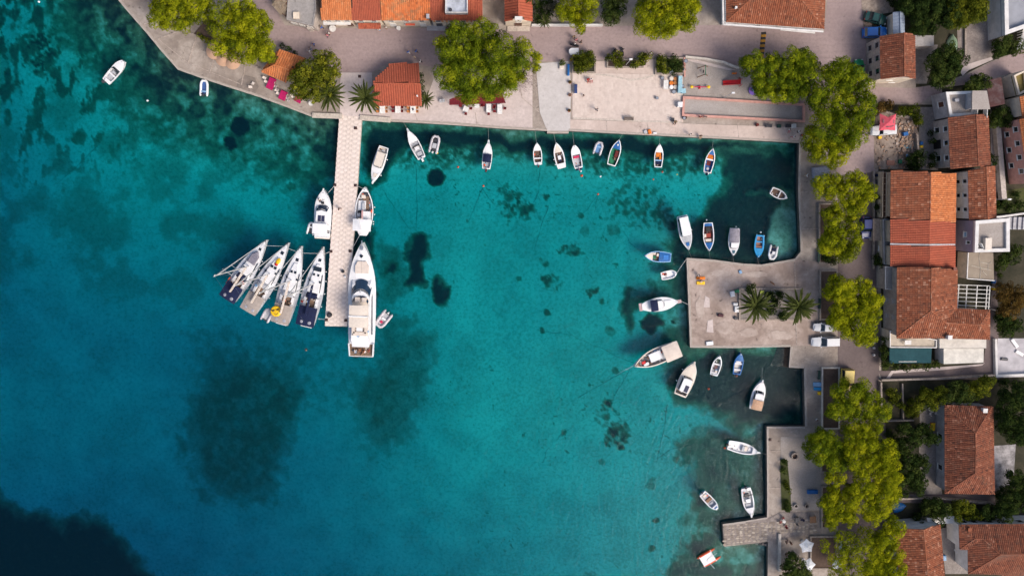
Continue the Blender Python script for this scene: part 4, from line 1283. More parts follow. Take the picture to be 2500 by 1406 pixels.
# --- bottom right pair
ez,rd = G + 4.0,G + 5.9
A = [(2183.6,1289),(2295,1278.5),(2312,1480),(2205,1490)]
ra,rb = (2255,1292,rd),(2272,1484,rd)
r,wp,hh = house('gable_house','gabled house with rust red tiles speckled by pale lichen at the bottom',A,ez,
				[[(*A[0],ez),(*A[3],ez),rb,ra],[(*A[1],ez),(*A[2],ez),rb,ra]],T_RUST,WHITEP,overhang=.15,w=.36,h=.40,seed=67,jit=.3,ridges=[(ra,rb)],
				gables=[[(*A[0],ez),ra,(*A[1],ez)]])
ez,rd = G + 4.6,G + 6.6
A = [(2341,1280),(2560,1278),(2560,1408),(2364,1400),(2363,1341),(2343,1340)]
zm = ez + .95
r,wp,hh = house('hip_end_house','white-walled house with a long brown hipped roof in the bottom right corner',A,ez,
				[[(2341,1280,ez),(2560,1278,ez),(2560,1350,rd),(2442,1353,rd),(2399,1314,zm),(2381,1314,zm)],[(2341,1280,ez),(2343,1340,ez),(2381,1314,zm)],
				[(2363,1341,ez),(2364,1400,ez),(2442,1353,rd),(2399,1314,zm)],[(2344,1340,ez),(2363,1341,ez),(2399,1314,zm),(2381,1314,zm)],
				[(2364,1400,ez),(2560,1408,ez),(2560,1350,rd),(2442,1353,rd)]],
				T_OLD,WHITEP,overhang=.2,w=.36,h=.42,seed=69,jit=.22,
				ridges=[((2343,1340,ez),(2381,1314,zm)),((2381,1314,zm),(2399,1314,zm)),((2399,1314,zm),(2442,1353,rd)),((2442,1353,rd),(2560,1350,rd)),((2364,1400,ez),(2442,1353,rd))])
wall_windows(r,wp,0,[2.9],[.1,.22,.4,.6,.75],w=1.1,h=1.2)
p = P(2366,1291,ez + .4) - r.location
vent(r,p.x,p.y,hh + .1,.25,.5,T_RUST)
r,loc,z = flat('garden_store','white-topped garden store box between hedge and gable house',[(2263,1264),(2330,1259),(2331,1277),(2265,1279)],G + 2.4,PLASTER,WHITEP,cat='store')
# --- white house in the top right corner
r,loc,z = flat('corner_terrace','raised grey terrace with thick white parapet in the top right corner',[(2443,-60),(2560,-60),(2560,50),(2492,73),(2446,89)],G + 4.0,WHITEP,mat('blue_grey_paving',(.28,.29,.33),rough=.8,var=.1,scale=.5),cat='terrace',parapet=1,pw=.7,ph=.9,pm=WHITEP)
pc = P(2495,95,G)
st = thing('stair','grey outdoor stair with white balustrade by the corner terrace','stair',(pc.x,pc.y,G))
for k in range(9):
	MB().box(.3,1.4 - k * .4,1.9 - k * .2,2.6,.38,.16).build('tread',[mat('blue_grey_paving',(.28,.29,.33))],st)
mb = MB(); mb.box(-1.1,0,1.9,.12,4.4,.12); mb.build('rail',[WFRAME],st)
for k in range(9):
	MB().box(-1.25,1.8 - k * .45,1.2,.1,.1,1.4).build('baluster',[WFRAME],st)
# ------------------------------------------------------------------ boats
def half(kind,t):
	"""half width (fraction of half beam) along the hull, 0 stern .. 1 bow"""
	if kind == 'double':
		return max(0.02,math.sin(math.pi * (.06 + .94 * t)) ** .55 if t < .5 else (1 - ((t - .5) / .5) ** 2.1) ** .9 if t < 1 else .02)
	if kind == 'sail':
		return .80 + .20 * math.sin(min(1,t / .38) * math.pi / 2) if t < .38 else max(.02,1 - ((t - .38) / .62) ** 1.75)
	if kind == 'yacht':
		return .88 + .12 * math.sin(min(1,t / .4) * math.pi / 2) if t < .5 else max(.02,1 - ((t - .5) / .5) ** 2.8)
	if kind == 'blunt':
		return .84 + .16 * math.sin(min(1,t / .4) * math.pi / 2) if t < .5 else max(.25 if t >= 1 else .02,(1 - ((t - .5) / .5) ** 3.2 * .8))
	return .80 + .20 * math.sin(min(1,t / .42) * math.pi / 2) if t < .42 else max(.02,1 - ((t - .42) / .58) ** 2.5)
class Hull:
	def __init__(s,L,W,kind,h=.62,rise=.3):
		s.L,s.W,s.kind,s.h,s.rise = L,W,kind,h,rise
	def w(s,t):
		return s.W / 2 * half(s.kind,t)
	def z(s,t):
		return s.h + s.rise * max(0,(t - .35) / .65) ** 2
	def x(s,t):
		return (t - .5) * s.L
	def loop(s,t0,t1,g=0.0,n=9):
		"""plan outline between t0 and t1, inset by g (ccw)"""
		ts = [t0 + (t1 - t0) * k / (n - 1) for k in range(n)]
		r = [(s.x(t),-max(.03,s.w(t) - g)) for t in ts]
		return r + [(x,-y) for x,y in r[::-1]]
def hull_mesh(H,g,hullm,rimm,stripe=None,n=18):
	mb = MB()
	ts = [k / (n - 1) for k in range(n)]
	rows = {}
	for key,f in (('keel',lambda t: (max(.02,H.w(t) * .25),-.55 + .5 * max(0,t - .7))),('chine',lambda t: (max(.02,H.w(t) * .80),-.06)),
				('rub',lambda t: (max(.02,H.w(t) * .985),H.z(t) - .16)),('out',lambda t: (H.w(t),H.z(t))),('inn',lambda t: (max(.012,H.w(t) - g),H.z(t) + .012)),
				('low',lambda t: (max(.01,H.w(t) - g - .01),H.z(t) - .12))):
		rows[key] = [(H.x(t),*f(t)) for t in ts]
	names = ('keel','chine','rub','out','inn','low')
	for a,b,m in zip(names,names[1:],(0,0,2,1,1)):
		A,B = rows[a],rows[b]
		for sgn in (-1,1):
			vs = [(x,sgn * y,z) for x,y,z in A] + [(x,sgn * y,z) for x,y,z in B]
			fs = [(i,i + 1,n + i + 1,n + i) if sgn < 0 else (i,n + i,n + i + 1,i + 1) for i in range(n - 1)]
			mb.add(vs,fs,m)
	for i in (0,n - 1):                       # transom / stem
		v = [(rows[k][i][0],-rows[k][i][1],rows[k][i][2]) for k in names[:4]] + [(rows[k][i][0],rows[k][i][1],rows[k][i][2]) for k in names[:4][::-1]]
		mb.add(v,[tuple(range(8)) if i else tuple(range(8))[::-1]],0)
	a = [(rows['keel'][i][0],-rows['keel'][i][1],rows['keel'][i][2]) for i in range(n)]
	b = [(x,-y,z) for x,y,z in a]
	mb.add(a + b,[(i,n + i,n + i + 1,i + 1) for i in range(n - 1)],0)
	if g > 0:                                  # transom cap
		t = rows['out'][0]
		mb.box(t[0] + g / 2,0,t[2] - .05,g,2 * t[1] - .02,.13,0,1)
	return mb.mesh('hull',[hullm,rimm,stripe or hullm],smooth=False)
def deck_piece(H,root,name,t0,t1,g,m,dz=.0,camber=.06,n=9):
	ts = [t0 + (t1 - t0) * k / (n - 1) for k in range(n)]
	rows = []
	for t in ts:
		w = max(.012,H.w(t) - g)
		rows.append([(H.x(t),w * f,H.z(t) + dz + camber * (1 - f * f) * min(1,w)) for f in (-1,-.5,0,.5,1)])
	mb = MB().sheet(rows)
	low = [[(x,y,z - .1) for x,y,z in r] for r in (rows[0],rows[-1])]
	for r,l in ((rows[0],low[0]),(rows[-1],low[1])):
		mb.add(r + l,[(i,i + 1,6 + i,5 + i) for i in range(4)])
	return mb.build(name,[m],root)
def cockpit(H,root,t0,t1,g,floor,m,wallm,name='cockpit_floor',n=8):
	mb = MB()
	lp = H.loop(t0,t1,g + .02,n)
	zt = [H.z((x / H.L) + .5) - .03 for x,y in lp]
	k = len(lp)
	vs = [(x,y,floor) for x,y in lp] + [(x,y,z) for (x,y),z in zip(lp,zt)]
	mb.add(vs,[tuple(range(k))],0)
	mb.add(vs,[(i,k + i,k + (i + 1) % k,(i + 1) % k) for i in range(k)],1)
	return mb.build(name,[m,wallm],root)
def outboard(root,x,y,z,m,s=1.0,up=True):
	mb = MB()
	mb.frustum([(x - .52 * s,y - .16 * s),(x - .02,y - .19 * s),(x - .02,y + .19 * s),(x - .52 * s,y + .16 * s)],z + .02,
			[(x - .44 * s,y - .11 * s),(x - .08,y - .13 * s),(x - .08,y + .13 * s),(x - .44 * s,y + .11 * s)],z + .42 * s)
	mb.box(x - .22 * s,y,z - .35,.2 * s,.14 * s,.8)
	mb.box(x - .25 * s,y,z - .72,.42 * s,.05,.1)
	o = mb.build('outboard_motor',[m],root)
	MB().tube([(x + .02,y,z + .18),(x + .42 * s,y + .06,z + .24)],.03,6).build('tiller',[DGREY],o)
	return o
def canopy(root,H,t0,t1,wf,z,m,name='canopy',arch=.16,posts=True,y0=0.0):
	rows = []
	for k in range(6):
		t = t0 + (t1 - t0) * k / 5
		w = H.W / 2 * wf
		rows.append([(H.x(t),y0 + w * f,z + arch * (1 - f * f) - .05 * abs(k - 2.5) / 2.5) for f in (-1,-.6,-.2,.2,.6,1)])
	mb = MB().sheet(rows)
	mb.sheet([[(x,y,q - .04) for x,y,q in r[::-1]] for r in rows])
	o = mb.build(name,[m],root)
	if posts:
		pm = MB()
		for t in (t0 + .01,t1 - .01):
			for sy in (-1,1):
				pm.tube([(H.x(t),y0 + sy * H.W / 2 * wf * .97,H.h),(H.x(t),y0 + sy * H.W / 2 * wf * .97,z)],.025,5)
		pm.build('canopy_frame',[STEEL],o)
	return o
def cabin(root,H,t0,t1,wf,z0,z1,m,glass=GLASS,front=.25,name='cabin',roofm=None,taper=.82,stripes=True):
	"""deckhouse with raked ends, glass band and roof"""
	w = H.W / 2 * wf
	xa,xb = H.x(t0),H.x(t1)
	base = [(xa,-w),(xb - .15,-min(w,H.w(t1) * .96)),(xb,-min(w,H.w(t1)) * .6),(xb,min(w,H.w(t1)) * .6),(xb - .15,min(w,H.w(t1) * .96)),(xa,w)]
	top = [(xa + .06,-w * taper),(xb - front - .15,-w * taper),(xb - front,-w * .5),(xb - front,w * .5),(xb - front - .15,w * taper),(xa + .06,w * taper)]
	mb = MB().frustum(base,z0,top,z1,0,True,1)
	o = mb.build(name,[m,roofm or m],root)
	if glass:
		gb = MB()
		lerp = lambda p,q,t: (p[0] + (q[0] - p[0]) * t,p[1] + (q[1] - p[1]) * t)
		k0,k1 = .35,.85
		for i in (1,2,3,0,4):
			a0,b0,a1,b1 = base[i],base[(i + 1) % 6],top[i],top[(i + 1) % 6]
			zz = lambda k: z0 + (z1 - z0) * k
			pa,pb = Vector((*lerp(a0,a1,k0),zz(k0))),Vector((*lerp(b0,b1,k0),zz(k0)))
			qa,qb = Vector((*lerp(a0,a1,k1),zz(k1))),Vector((*lerp(b0,b1,k1),zz(k1)))
			n = (pb - pa).cross(qa - pa).normalized()
			if n.dot(Vector(((pa.x + pb.x) / 2 - (xa + xb) / 2,(pa.y + pb.y) / 2,.1))) < 0:
				n = -n
			e = .06
			c = [pa.lerp(pb,e),pb.lerp(pa,e),qb.lerp(qa,e),qa.lerp(qb,e)]
			pc = [p + n * .015 for p in c] + [p - n * .03 for p in c]
			MBw = MB().add(pc,[(0,1,2,3),(0,4,5,1),(1,5,6,2),(2,6,7,3),(3,7,4,0)])
			MBw.build('window',[glass],o)
	return o
def fender(root,x,y,z,m=None):
	MB().lathe([(.03,z - .3),(.11,z - .24),(.12,z + .1),(.09,z + .2),(.03,z + .24)],x,y,8).build('fender',[m or WHITE],root)
def place(bow,stern,wpx,z=.5):
	b,s = P(*bow,z),P(*stern,z)
	d = b - s
	c = (b + s) / 2
	k = (P(bow[0] + 10,bow[1],z) - P(bow[0],bow[1],z)).length / 10
	return (c.x,c.y,0),math.atan2(d.y,d.x),d.length,wpx * k
def clutter(root,H,t0,t1,z,n,seed,sz=.4):
	r = rnd(seed)
	ms = [GREY,DGREY,WHITE,CREAM,TEAK,LBLUE,ORANGEP,BLACK,BROWNW,TAUPE]
	for k in range(n):
		t = r.uniform(t0,t1)
		y = r.uniform(-.72,.72) * H.w(t)
		s = r.uniform(.5,1.2) * sz
		if k % 3:
			mb = MB(); w = s * r.uniform(.5,1)
			mb.frustum([(-s / 2,-w / 2),(s / 2,-w / 2),(s / 2,w / 2),(-s / 2,w / 2)],0,[(-s * .44,-w * .44),(s * .44,-w * .44),(s * .44,w * .44),(-s * .44,w * .44)],s * .6)
		else:
			mb = MB(); mb.lathe([(s * .42,0),(s * .5,.06),(s * .44,.14),(s * .2,.12)],0,0,10)
		mb.build('gear',[r.choice(ms)],root,loc=(H.x(t),y,z),rz=r.uniform(0,3))
def boat(label,bow,stern,wpx,kind='motor',hull=None,rim=None,stripe=None,h=.62,rise=.28,g=.16,c=(.06,.56),fore=None,aft=None,floor=None,wallm=None,
		thwarts=(),items=(),motor=None,cab=None,cover=None,pulpit=False,name='motorboat',cat='boat',group='small boats moored in the harbour',floorz=.12,fend=(),hatch=None,screen=None,my=0.0,gear=4,gsz=.32):
	hull,rim,fore,floor = hull or WHITE,rim or WHITE,fore or WHITE,floor or GREY
	loc,rz,L,W = place(bow,stern,wpx)
	H = Hull(L,W,kind,h,rise)
	root = thing(name,label,cat,loc,rz,group)
	put('hull',hull_mesh(H,g,hull,rim,stripe),root)
	if c:
		deck_piece(H,root,'foredeck',c[1],.985,g,fore)
		if c[0] > .03:
			deck_piece(H,root,'aft_deck',.02,c[0],g,aft or rim,n=4)
		cockpit(H,root,max(.02,c[0]),c[1],g,floorz,floor,wallm or rim)
	else:
		deck_piece(H,root,'deck',.02,.985,g * .6,fore,n=14)
	for t,m in thwarts:
		w = H.w(t) - g
		MB().box(H.x(t),0,H.h - .14,max(.22,L * .06),2 * w,.06).build('thwart',[m],root)
	for it in items:
		nm,t,y,sx,sy,sz,m = it[:7]
		z = it[7] if len(it) > 7 else floorz
		yy = y * H.w(t)
		if nm in ('spare_buoy','fuel_tank','rope_coil','fender_ball'):
			MB().ball(H.x(t),yy,z + sz / 2,sx / 2,ez=sz / sx).build(nm,[m],root)
		else:
			mb = MB()
			mb.frustum([(H.x(t) - sx / 2,yy - sy / 2),(H.x(t) + sx / 2,yy - sy / 2),(H.x(t) + sx / 2,yy + sy / 2),(H.x(t) - sx / 2,yy + sy / 2)],z,
					[(H.x(t) - sx * .45,yy - sy * .45),(H.x(t) + sx * .45,yy - sy * .45),(H.x(t) + sx * .45,yy + sy * .45),(H.x(t) - sx * .45,yy + sy * .45)],z + sz)
			mb.build(nm,[m],root)
	if cab:
		cabin(root,H,*cab[:2],cab[2],H.h * .6,H.h + cab[3],cab[4],**(cab[5] if len(cab) > 5 else {}))
	if cover:
		for cv in (cover if isinstance(cover,list) else [cover]):
			canopy(root,H,*cv)
	if hatch:
		t,s,m = hatch
		MB().frustum([(H.x(t) - s / 2,-s / 2),(H.x(t) + s / 2,-s * .38),(H.x(t) + s / 2,s * .38),(H.x(t) - s / 2,s / 2)],H.z(t) + .03,
					[(H.x(t) - s * .45,-s * .45),(H.x(t) + s * .45,-s * .34),(H.x(t) + s * .45,s * .34),(H.x(t) - s * .45,s * .45)],H.z(t) + .12).build('hatch',[m],root)
	if screen:
		t,m = screen
		w = H.w(t) - g
		mb = MB()
		a = [(H.x(t) - .5,-w),(H.x(t) - .1,-w * .95),(H.x(t),-w * .5),(H.x(t),w * .5),(H.x(t) - .1,w * .95),(H.x(t) - .5,w)]
		b = [(x - .3,y * .88) for x,y in a]
		z0 = H.z(t)
		vs = [(x,y,z0) for x,y in a] + [(x,y,z0 + .38) for x,y in b]
		mb.add(vs,[(i,i + 1,7 + i,6 + i) for i in range(5)]); mb.add([(x * 1.0 - .02,y,z) for x,y,z in vs],[(i,6 + i,7 + i,i + 1) for i in range(5)])
		mb.build('windscreen',[m],root)
	if motor:
		outboard(root,H.x(0),my * H.W / 2,H.h,motor,min(1.25,L / 4.6))
	if pulpit:
		x = H.x(1)
		MB().frustum([(x - .35,-.22),(x + .28,-.14),(x + .28,.14),(x - .35,.22)],H.z(1) - .02,[(x - .35,-.2),(x + .26,-.12),(x + .26,.12),(x - .35,.2)],H.z(1) + .09).build('bow_platform',[rim],root)
		pts = [(H.x(t),sgn * (H.w(t) - .06),H.z(t) + .42) for sgn in (1,) for t in (.72,.82,.92,.985)] + [(x + .2,0,H.z(1) + .45)] + [(H.x(t),-(H.w(t) - .06),H.z(t) + .42) for t in (.985,.92,.82,.72)]
		mb = MB().tube(pts,.025,5)
		for p in pts[::2]:
			mb.tube([(p[0],p[1],p[2] - .45),p],.02,4)
		mb.build('rail',[STEEL],root)
	for t,sy in fend:
		fender(root,H.x(t),sy * (H.w(t) + .12),.35)
	if c:
		clutter(root,H,max(.05,c[0]) + .03,c[1] - .05,floorz + .02,gear,int(L * 1000 + W * 977),gsz)
	mb = MB()
	mb.lathe([(.05,H.z(.95)),(.04,H.z(.95) + .14),(.08,H.z(.95) + .16)],H.x(.94),0,8)
	mb.build('bollard',[STEEL],root)
	return root,H
def inflatable(label,bow,stern,wpx,tubem,floorm,motor=None,items=(),pointed=False,seat=None,name='inflatable_dinghy',group='inflatable dinghies',z=0.0):
	loc,rz,L,W = place(bow,stern,wpx,.35)
	root = thing(name,label,'dinghy',loc,rz,group)
	r = W * .135
	hw = W / 2 - r
	pts = [(-L / 2,-hw),(-L * .1,-hw),(L * .2,-hw)]
	if pointed:
		pts += [(L * .42,-hw * .45),(L / 2 - r,0),(L * .42,hw * .45)]
	else:
		pts += [(L * .36,-hw * .82),(L * .45,-hw * .42),(L / 2 - r,0),(L * .45,hw * .42),(L * .36,hw * .82)]
	pts += [(L * .2,hw),(-L * .1,hw),(-L / 2,hw)]
	p3 = [(x,y,.28 + .14 * max(0,x / L) * 2) for x,y in pts]
	rr = [r * .35] + [r] * (len(pts) - 2) + [r * .35]
	p3 = [(p3[0][0] - .02,p3[0][1],p3[0][2]),(p3[0][0] + .25,p3[0][1],p3[0][2])] + p3[1:-1] + [(p3[-1][0] + .25,p3[-1][1],p3[-1][2]),(p3[-1][0] - .02,p3[-1][1],p3[-1][2])]
	rr = [r * .4,r] + [r] * (len(pts) - 2) + [r,r * .4]
	MB().tube(p3,rr,10).build('tube',[tubem],root,smooth=True)
	MB().prism([(-L * .40,-hw),(L * .2,-hw),(L * .4,-hw * .4),(L * .4,hw * .4),(L * .2,hw),(-L * .40,hw)],.1,.2).build('floor',[floorm],root)
	MB().box(-L * .38,0,.36,.08,2 * hw - r,.36).build('transom',[DGREY],root)
	if seat:
		MB().box(-L * .08 if not isinstance(seat,tuple) else seat[1] * L,0,.42,.26,2 * hw,.06).build('thwart',[seat[0] if isinstance(seat,tuple) else seat],root)
	for nm,x,y,sx,sy,sz,m in items:
		MB().frustum([(x * L - sx / 2,y - sy / 2),(x * L + sx / 2,y - sy / 2),(x * L + sx / 2,y + sy / 2),(x * L - sx / 2,y + sy / 2)],.2,
					[(x * L - sx * .42,y - sy * .42),(x * L + sx * .42,y - sy * .42),(x * L + sx * .42,y + sy * .42),(x * L - sx * .42,y + sy * .42)],.2 + sz).build(nm,[m],root)
	if motor:
		outboard(root,-L * .39,0,.5,motor,.85)
	return root
GR = GREY
boat('white motorboat with grey cockpit and black outboard adrift off the west quay',(303,150),(259,200),25,c=(.12,.62),floor=GREY,motor=DGREY,my=.3,items=[('console',.45,0,.5,.7,.5,GREY),('seat',.26,0,.7,.8,.3,GREY)],thwarts=[(.34,WHITE)],screen=(.62,GLASS),kind='blunt')
inflatable('white inflatable dinghy with blue floor tied below the thatched parasols',(499,195),(497,235),22,WHITE,paint('blue_floor',60,92,150),motor=DGREY,seat=(LBLUE,-.22))
boat('white cabin launch with long cream roof lying beside the jetty root',(911,446),(938,359),29,kind='motor',c=(.03,.16),floor=CREAM,fore=WHITE,cab=(.16,.60,.80,1.0,CREAM,dict(roofm=CREAM,front=.4)),pulpit=True,fend=[(.3,1),(.75,1),(.9,-1)],h=.8,hatch=(.80,.8,CREAM),name='cabin_boat')
boat('white motorboat angled under the west promenade with white buoy astern',(996,318),(1030,387),25,pulpit=True,c=(.05,.58),floor=GREY,motor=WHITE,items=[('console',.36,0,.6,.9,.7,WHITE),('seat',.17,0,.7,1.0,.35,GREY),('locker',.5,0,.5,1.1,.12,GREY)],screen=(.46,GLASS))
inflatable('grey inflatable boat with grey seat moored next to the angled white motorboat',(1066,331),(1056,374),24,paint('pale_grey_hypalon',190,186,192),DGREY,motor=WHITE,items=[('console',.22,0,.5,.5,.5,DGREY),('seat',-.08,0,1.0,.8,.4,GREY)])
boat('white motorboat with square navy cover amidships',(1193,346),(1187,413),24,pulpit=True,c=(.04,.52),motor=paint('maroon_cowl',84,40,44),cover=(.24,.54,.86,1.0,NAVY),floor=GREY)
boat('small white boat with two brown floor wells and rounded stern',(1310.5,349),(1314,403),22,c=(.12,.64),floor=BROWNW,thwarts=[(.30,WHITE)],motor=paint('maroon_cowl',84,40,44))
boat('cream-decked boat with brown cockpit and white engine box',(1357.5,349),(1372,411),25,c=(.19,.62),fore=CREAM,floor=BROWNW,items=[('engine_box',.42,0,.8,.6,.4,WHITE),('cushion',.30,0,.4,.6,.2,NAVY)],fend=[(.4,1),(.2,1)],g=.22)
boat('white boat with a pink cushion and blue stern pads',(1401.5,356),(1413,411),23,kind='blunt',c=(.06,.60),floor=GREY,items=[('cushion',.50,0,.45,1.1,.3,PINK),('stern_pad',-.04,-.55,.4,.45,.25,NAVY,.3),('stern_pad',-.04,.55,.4,.45,.25,NAVY,.3)],motor=paint('mauve_cowl',130,100,120))
inflatable('grey-white inflatable with pale blue floor and no engine beside the green boat',(1466,346),(1456,378),22,paint('pale_grey_hypalon',190,186,192),paint('pale_blue_floor',96,140,190),pointed=True,seat=(LBLUE,.1))
boat('open boat with green floor and blue foredeck',(1511.5,342),(1492,404),26,c=(.02,.64),fore=BLUEP,floor=GREENP,wallm=GREENP,items=[('engine_box',.47,-.35,1.3,.65,.35,REDP),('basket',.28,-.4,.5,.5,.2,TEAK),('fender_ball',.8,0,.4,.4,.3,WHITE,.75)],rim=WHITE,name='fishing_boat',floorz=.1)
boat('pale blue and white boat with orange sheets in its well',(1610,352),(1606.5,409),22,hull=LBLUE,c=(.02,.64),floor=BROWNW,items=[('tarp',.55,0,.9,1.0,.25,ORANGE),('tarp',.40,-.4,1.0,.4,.3,ORANGE),('locker',.2,0,.5,1.0,.3,NAVY)],thwarts=[(.30,LBLUE)],wallm=LBLUE,name='fishing_boat')
boat('blue-floored boat with heaped orange cushions forward and two white fenders at the stern',(1740,363),(1726,422),23,c=(.03,.74),fore=BLUEP,floor=BLUEP,wallm=BLUEP,items=[('cushion',.66,0,.9,1.1,.35,ORANGE),('floor_mat',.40,0,.9,.8,.06,REDP),('rope_coil',.18,0,.6,.6,.2,GREY),('fender_ball',-.02,.5,.35,.35,.35,WHITE,.3),('fender_ball',-.02,-.3,.4,.4,.4,WHITE,.3)],thwarts=[(.54,WHITE)],motor=NAVY,name='fishing_boat',stripe=REDP)
boat('little white rowing boat with brown bottom boards alone in the east basin',(1922,484.5),(1883,465),22,c=(.05,.86),floor=BROWNW,thwarts=[(.52,WHITE)],name='rowing_boat',h=.5,rise=.15,floorz=.08)
boat('white launch with one long flat white roof',(1680.5,610),(1664,527),31,c=(.02,.08),fore=GREY,cab=(.03,.62,.84,1.15,WHITE,dict(front=.3)),hatch=(.83,.7,BLUEP),h=.8,name='cabin_boat',fend=[(.45,1)])
boat('open wooden boat with dark red engine cover and blue foredeck',(1731,613),(1728.5,544),27,hull=WHITE,c=(.12,.70),fore=BLUEP,aft=BLUEP,floor=paint('dark_red_floor',86,40,38),items=[('engine_box',.44,0,.8,.9,.45,paint('rust_box',150,52,36)),('tarp',.62,0,.6,1.2,.3,CREAM),('box',.45,-.6,.7,.4,.5,CREAM),('well_cover',.22,0,.9,.9,.3,BLACK)],stripe=REDP,name='fishing_boat')
boat('white boat under a grey spray cover with a teal hatch on its bow',(1789.5,624),(1793,557),28,c=(.02,.06),fore=WHITE,cab=(.52,.78,.72,.55,WHITE,dict(front=.35)),cover=(.02,.52,.86,.98,paint('grey_cover',132,128,140),'spray_cover',.22,False),hatch=(.86,.55,paint('teal_hatch',24,84,104)),name='cabin_boat')
boat('bright blue rowing boat with reddish boards',(1850,629),(1855.8,574),24,hull=CYANP,rim=CYANP,c=(.06,.58),fore=CYANP,floor=paint('red_boards',160,110,92),wallm=CYANP,thwarts=[(.30,CYANP),(.52,paint('red_boards',160,110,92))],name='rowing_boat',fend=[(.02,.9)],g=.3)
inflatable('white rigid inflatable with navy seats next to the bright blue rowing boat',(1883,635),(1891,599),23,WHITE,GREY,motor=DGREY,pointed=True,items=[('seat',-.22,0,.6,.8,.4,NAVY),('console',.0,0,.6,.6,.55,WHITE),('seat',.02,-.45,.5,.25,.4,NAVY)])
boat('blue-hulled boat with blue stern cover and cream bow',(1572.5,624),(1638,629),27,hull=BLUEP,rim=LBLUE,c=(.44,.68),fore=CREAM,aft=BLUEP,floor=TEAK,items=[('locker',.50,-.3,.4,.6,.5,CREAM),('cushion',.60,.2,.6,.6,.2,GREENP),('box',.62,-.5,.5,.4,.4,CREAM),('cover_panel',.2,0,1.0,.9,.1,paint('blue_lid',44,118,196),.62)],name='fishing_boat')
boat('tiny white tender with a dark red seat tied to the quay block corner',(1652,667),(1614.5,675),21,kind='blunt',c=(.05,.88),floor=WHITE,items=[('seat_pad',.30,.25,.55,.45,.2,REDP)],name='tender',h=.42,rise=.1,floorz=.1)
boat('white double-ended launch with a navy awning panel',(1655,735.5),(1567,749),34,kind='double',c=None,fore=WHITE,cab=(.42,.60,.66,.55,WHITE),cover=(.22,.42,.82,1.5,NAVY),items=[('stern_platform',-.03,0,.7,1.5,.1,paint('pink_grating',190,160,160),.55),('bow_step',1.02,0,.9,.7,.1,paint('pink_grating',190,160,160),.8),('coachroof',.72,0,1.6,1.2,.3,WHITE,.7)],name='launch',h=.75)
boat('wooden fishing boat with a beige canopy and cluttered deck',(1547,892),(1657,846),42,kind='motor',hull=WHITE,rim=CREAM,c=(.03,.90),fore=TEAK,floor=GREY,g=.2,cover=(.02,.36,.98,2.1,BEIGE),items=[('deckhouse',.52,-.1,2.6,1.8,.8,WHITE),('fish_box',.79,.15,.8,.6,.5,RED),('fish_box',.78,.6,.6,.5,.55,WHITE),('fish_box',.73,.45,.6,.6,.6,WHITE),('net_pile',.76,-.45,1.3,.8,.4,DGREY),('net_pile',.62,.75,2.6,.4,.3,DGREY),('anchor_winch',.9,0,.5,.6,.4,DGREY)],name='fishing_boat',h=.95,rise=.55,floorz=.5,gear=34,gsz=.55)
boat('white cabin cruiser with a solar panel on its roof',(1693.5,884),(1659,964.5),38,c=(.04,.16),floor=TEAK,fore=CREAM,rim=CREAM,cab=(.14,.60,.70,1.0,WHITE,dict(front=.5)),pulpit=True,items=[('solar_panel',.26,-.22,1.3,.75,.05,paint('solar_blue',40,44,74),1.93),('seat',.06,.4,.4,.5,.4,DGREY),('seat',.06,-.4,.4,.5,.4,DGREY)],h=.9,name='cabin_cruiser',fend=[(.7,1),(.35,1)])
boat('small white boat with dark green bow well and brown mat',(1757,868),(1742,916),23,c=(.06,.84),fore=WHITE,floor=GREY,items=[('floor_mat',.38,-.1,1.0,.7,.08,paint('brown_mat',110,80,84)),('bow_mat',.74,0,.8,.9,.1,paint('dark_green_mat',60,76,66)),('box',.2,-.4,.5,.5,.3,CREAM),('cushion',.6,0,.4,.8,.3,DGREY)],thwarts=[(.56,WHITE),(.12,WHITE)],motor=BLACK,my=.3)
boat('blue open boat with white inside tied south of the quay block',(1808,861),(1798,914),23,hull=BLUEP,rim=BLUEP,c=(.05,.62),fore=BLUEP,floor=paint('off_white_floor',206,200,196),wallm=BLUEP,thwarts=[(.22,WHITE),(.5,WHITE)],items=[('rope_coil',.6,0,.4,.4,.2,DGREY),('locker',.54,0,.6,1.0,.3,WHITE)],motor=paint('rust_cowl',120,66,50),name='rowing_boat')
boat('white cruiser with tan canvas over its stern in the south basin',(1859.5,929),(1841,998),33,c=(.03,.08),fore=WHITE,cab=(.28,.72,.70,.75,WHITE,dict(front=.9)),cover=(.02,.36,.80,1.7,paint('tan_canvas',188,150,122)),pulpit=True,h=.8,name='cabin_cruiser',g=.22)
boat('white open boat with black engine and orange buoy astern',(1851,1103),(1777.5,1085),28,pulpit=True,c=(.03,.80),floor=WHITE,wallm=WHITE,items=[('console',.50,0,.5,1.0,.6,GREY),('seat',.60,0,.6,1.0,.3,CREAM),('locker',.74,0,.7,.7,.2,WHITE)],motor=BLACK,g=.2)
boat('small white boat with brown seat and blue nose',(1750.5,1241),(1714.5,1203.5),22,kind='blunt',c=(.06,.80),floor=GREY,items=[('bench',.46,0,.7,1.2,.25,WOOD),('nose_pad',.9,0,.4,.7,.1,BLUEP,.75),('cushion',.68,0,.6,.8,.15,GREY),('box',.18,0,.5,.7,.3,CREAM)],motor=DGREY)
boat('white console boat pointing at the stone mole with roll bar',(1833,1257),(1820.5,1191),28,pulpit=True,c=(.10,.72),floor=paint('pale_floor',200,200,198),wallm=WHITE,items=[('roll_bar',.20,0,.12,1.9,.12,BLACK,1.4),('seat',.28,0,.7,.9,.4,DGREY),('console',.46,0,.8,.9,.6,WHITE),('cushion',.64,0,.6,1.2,.2,GREY)],motor=paint('dark_cowl',44,48,62),g=.2)
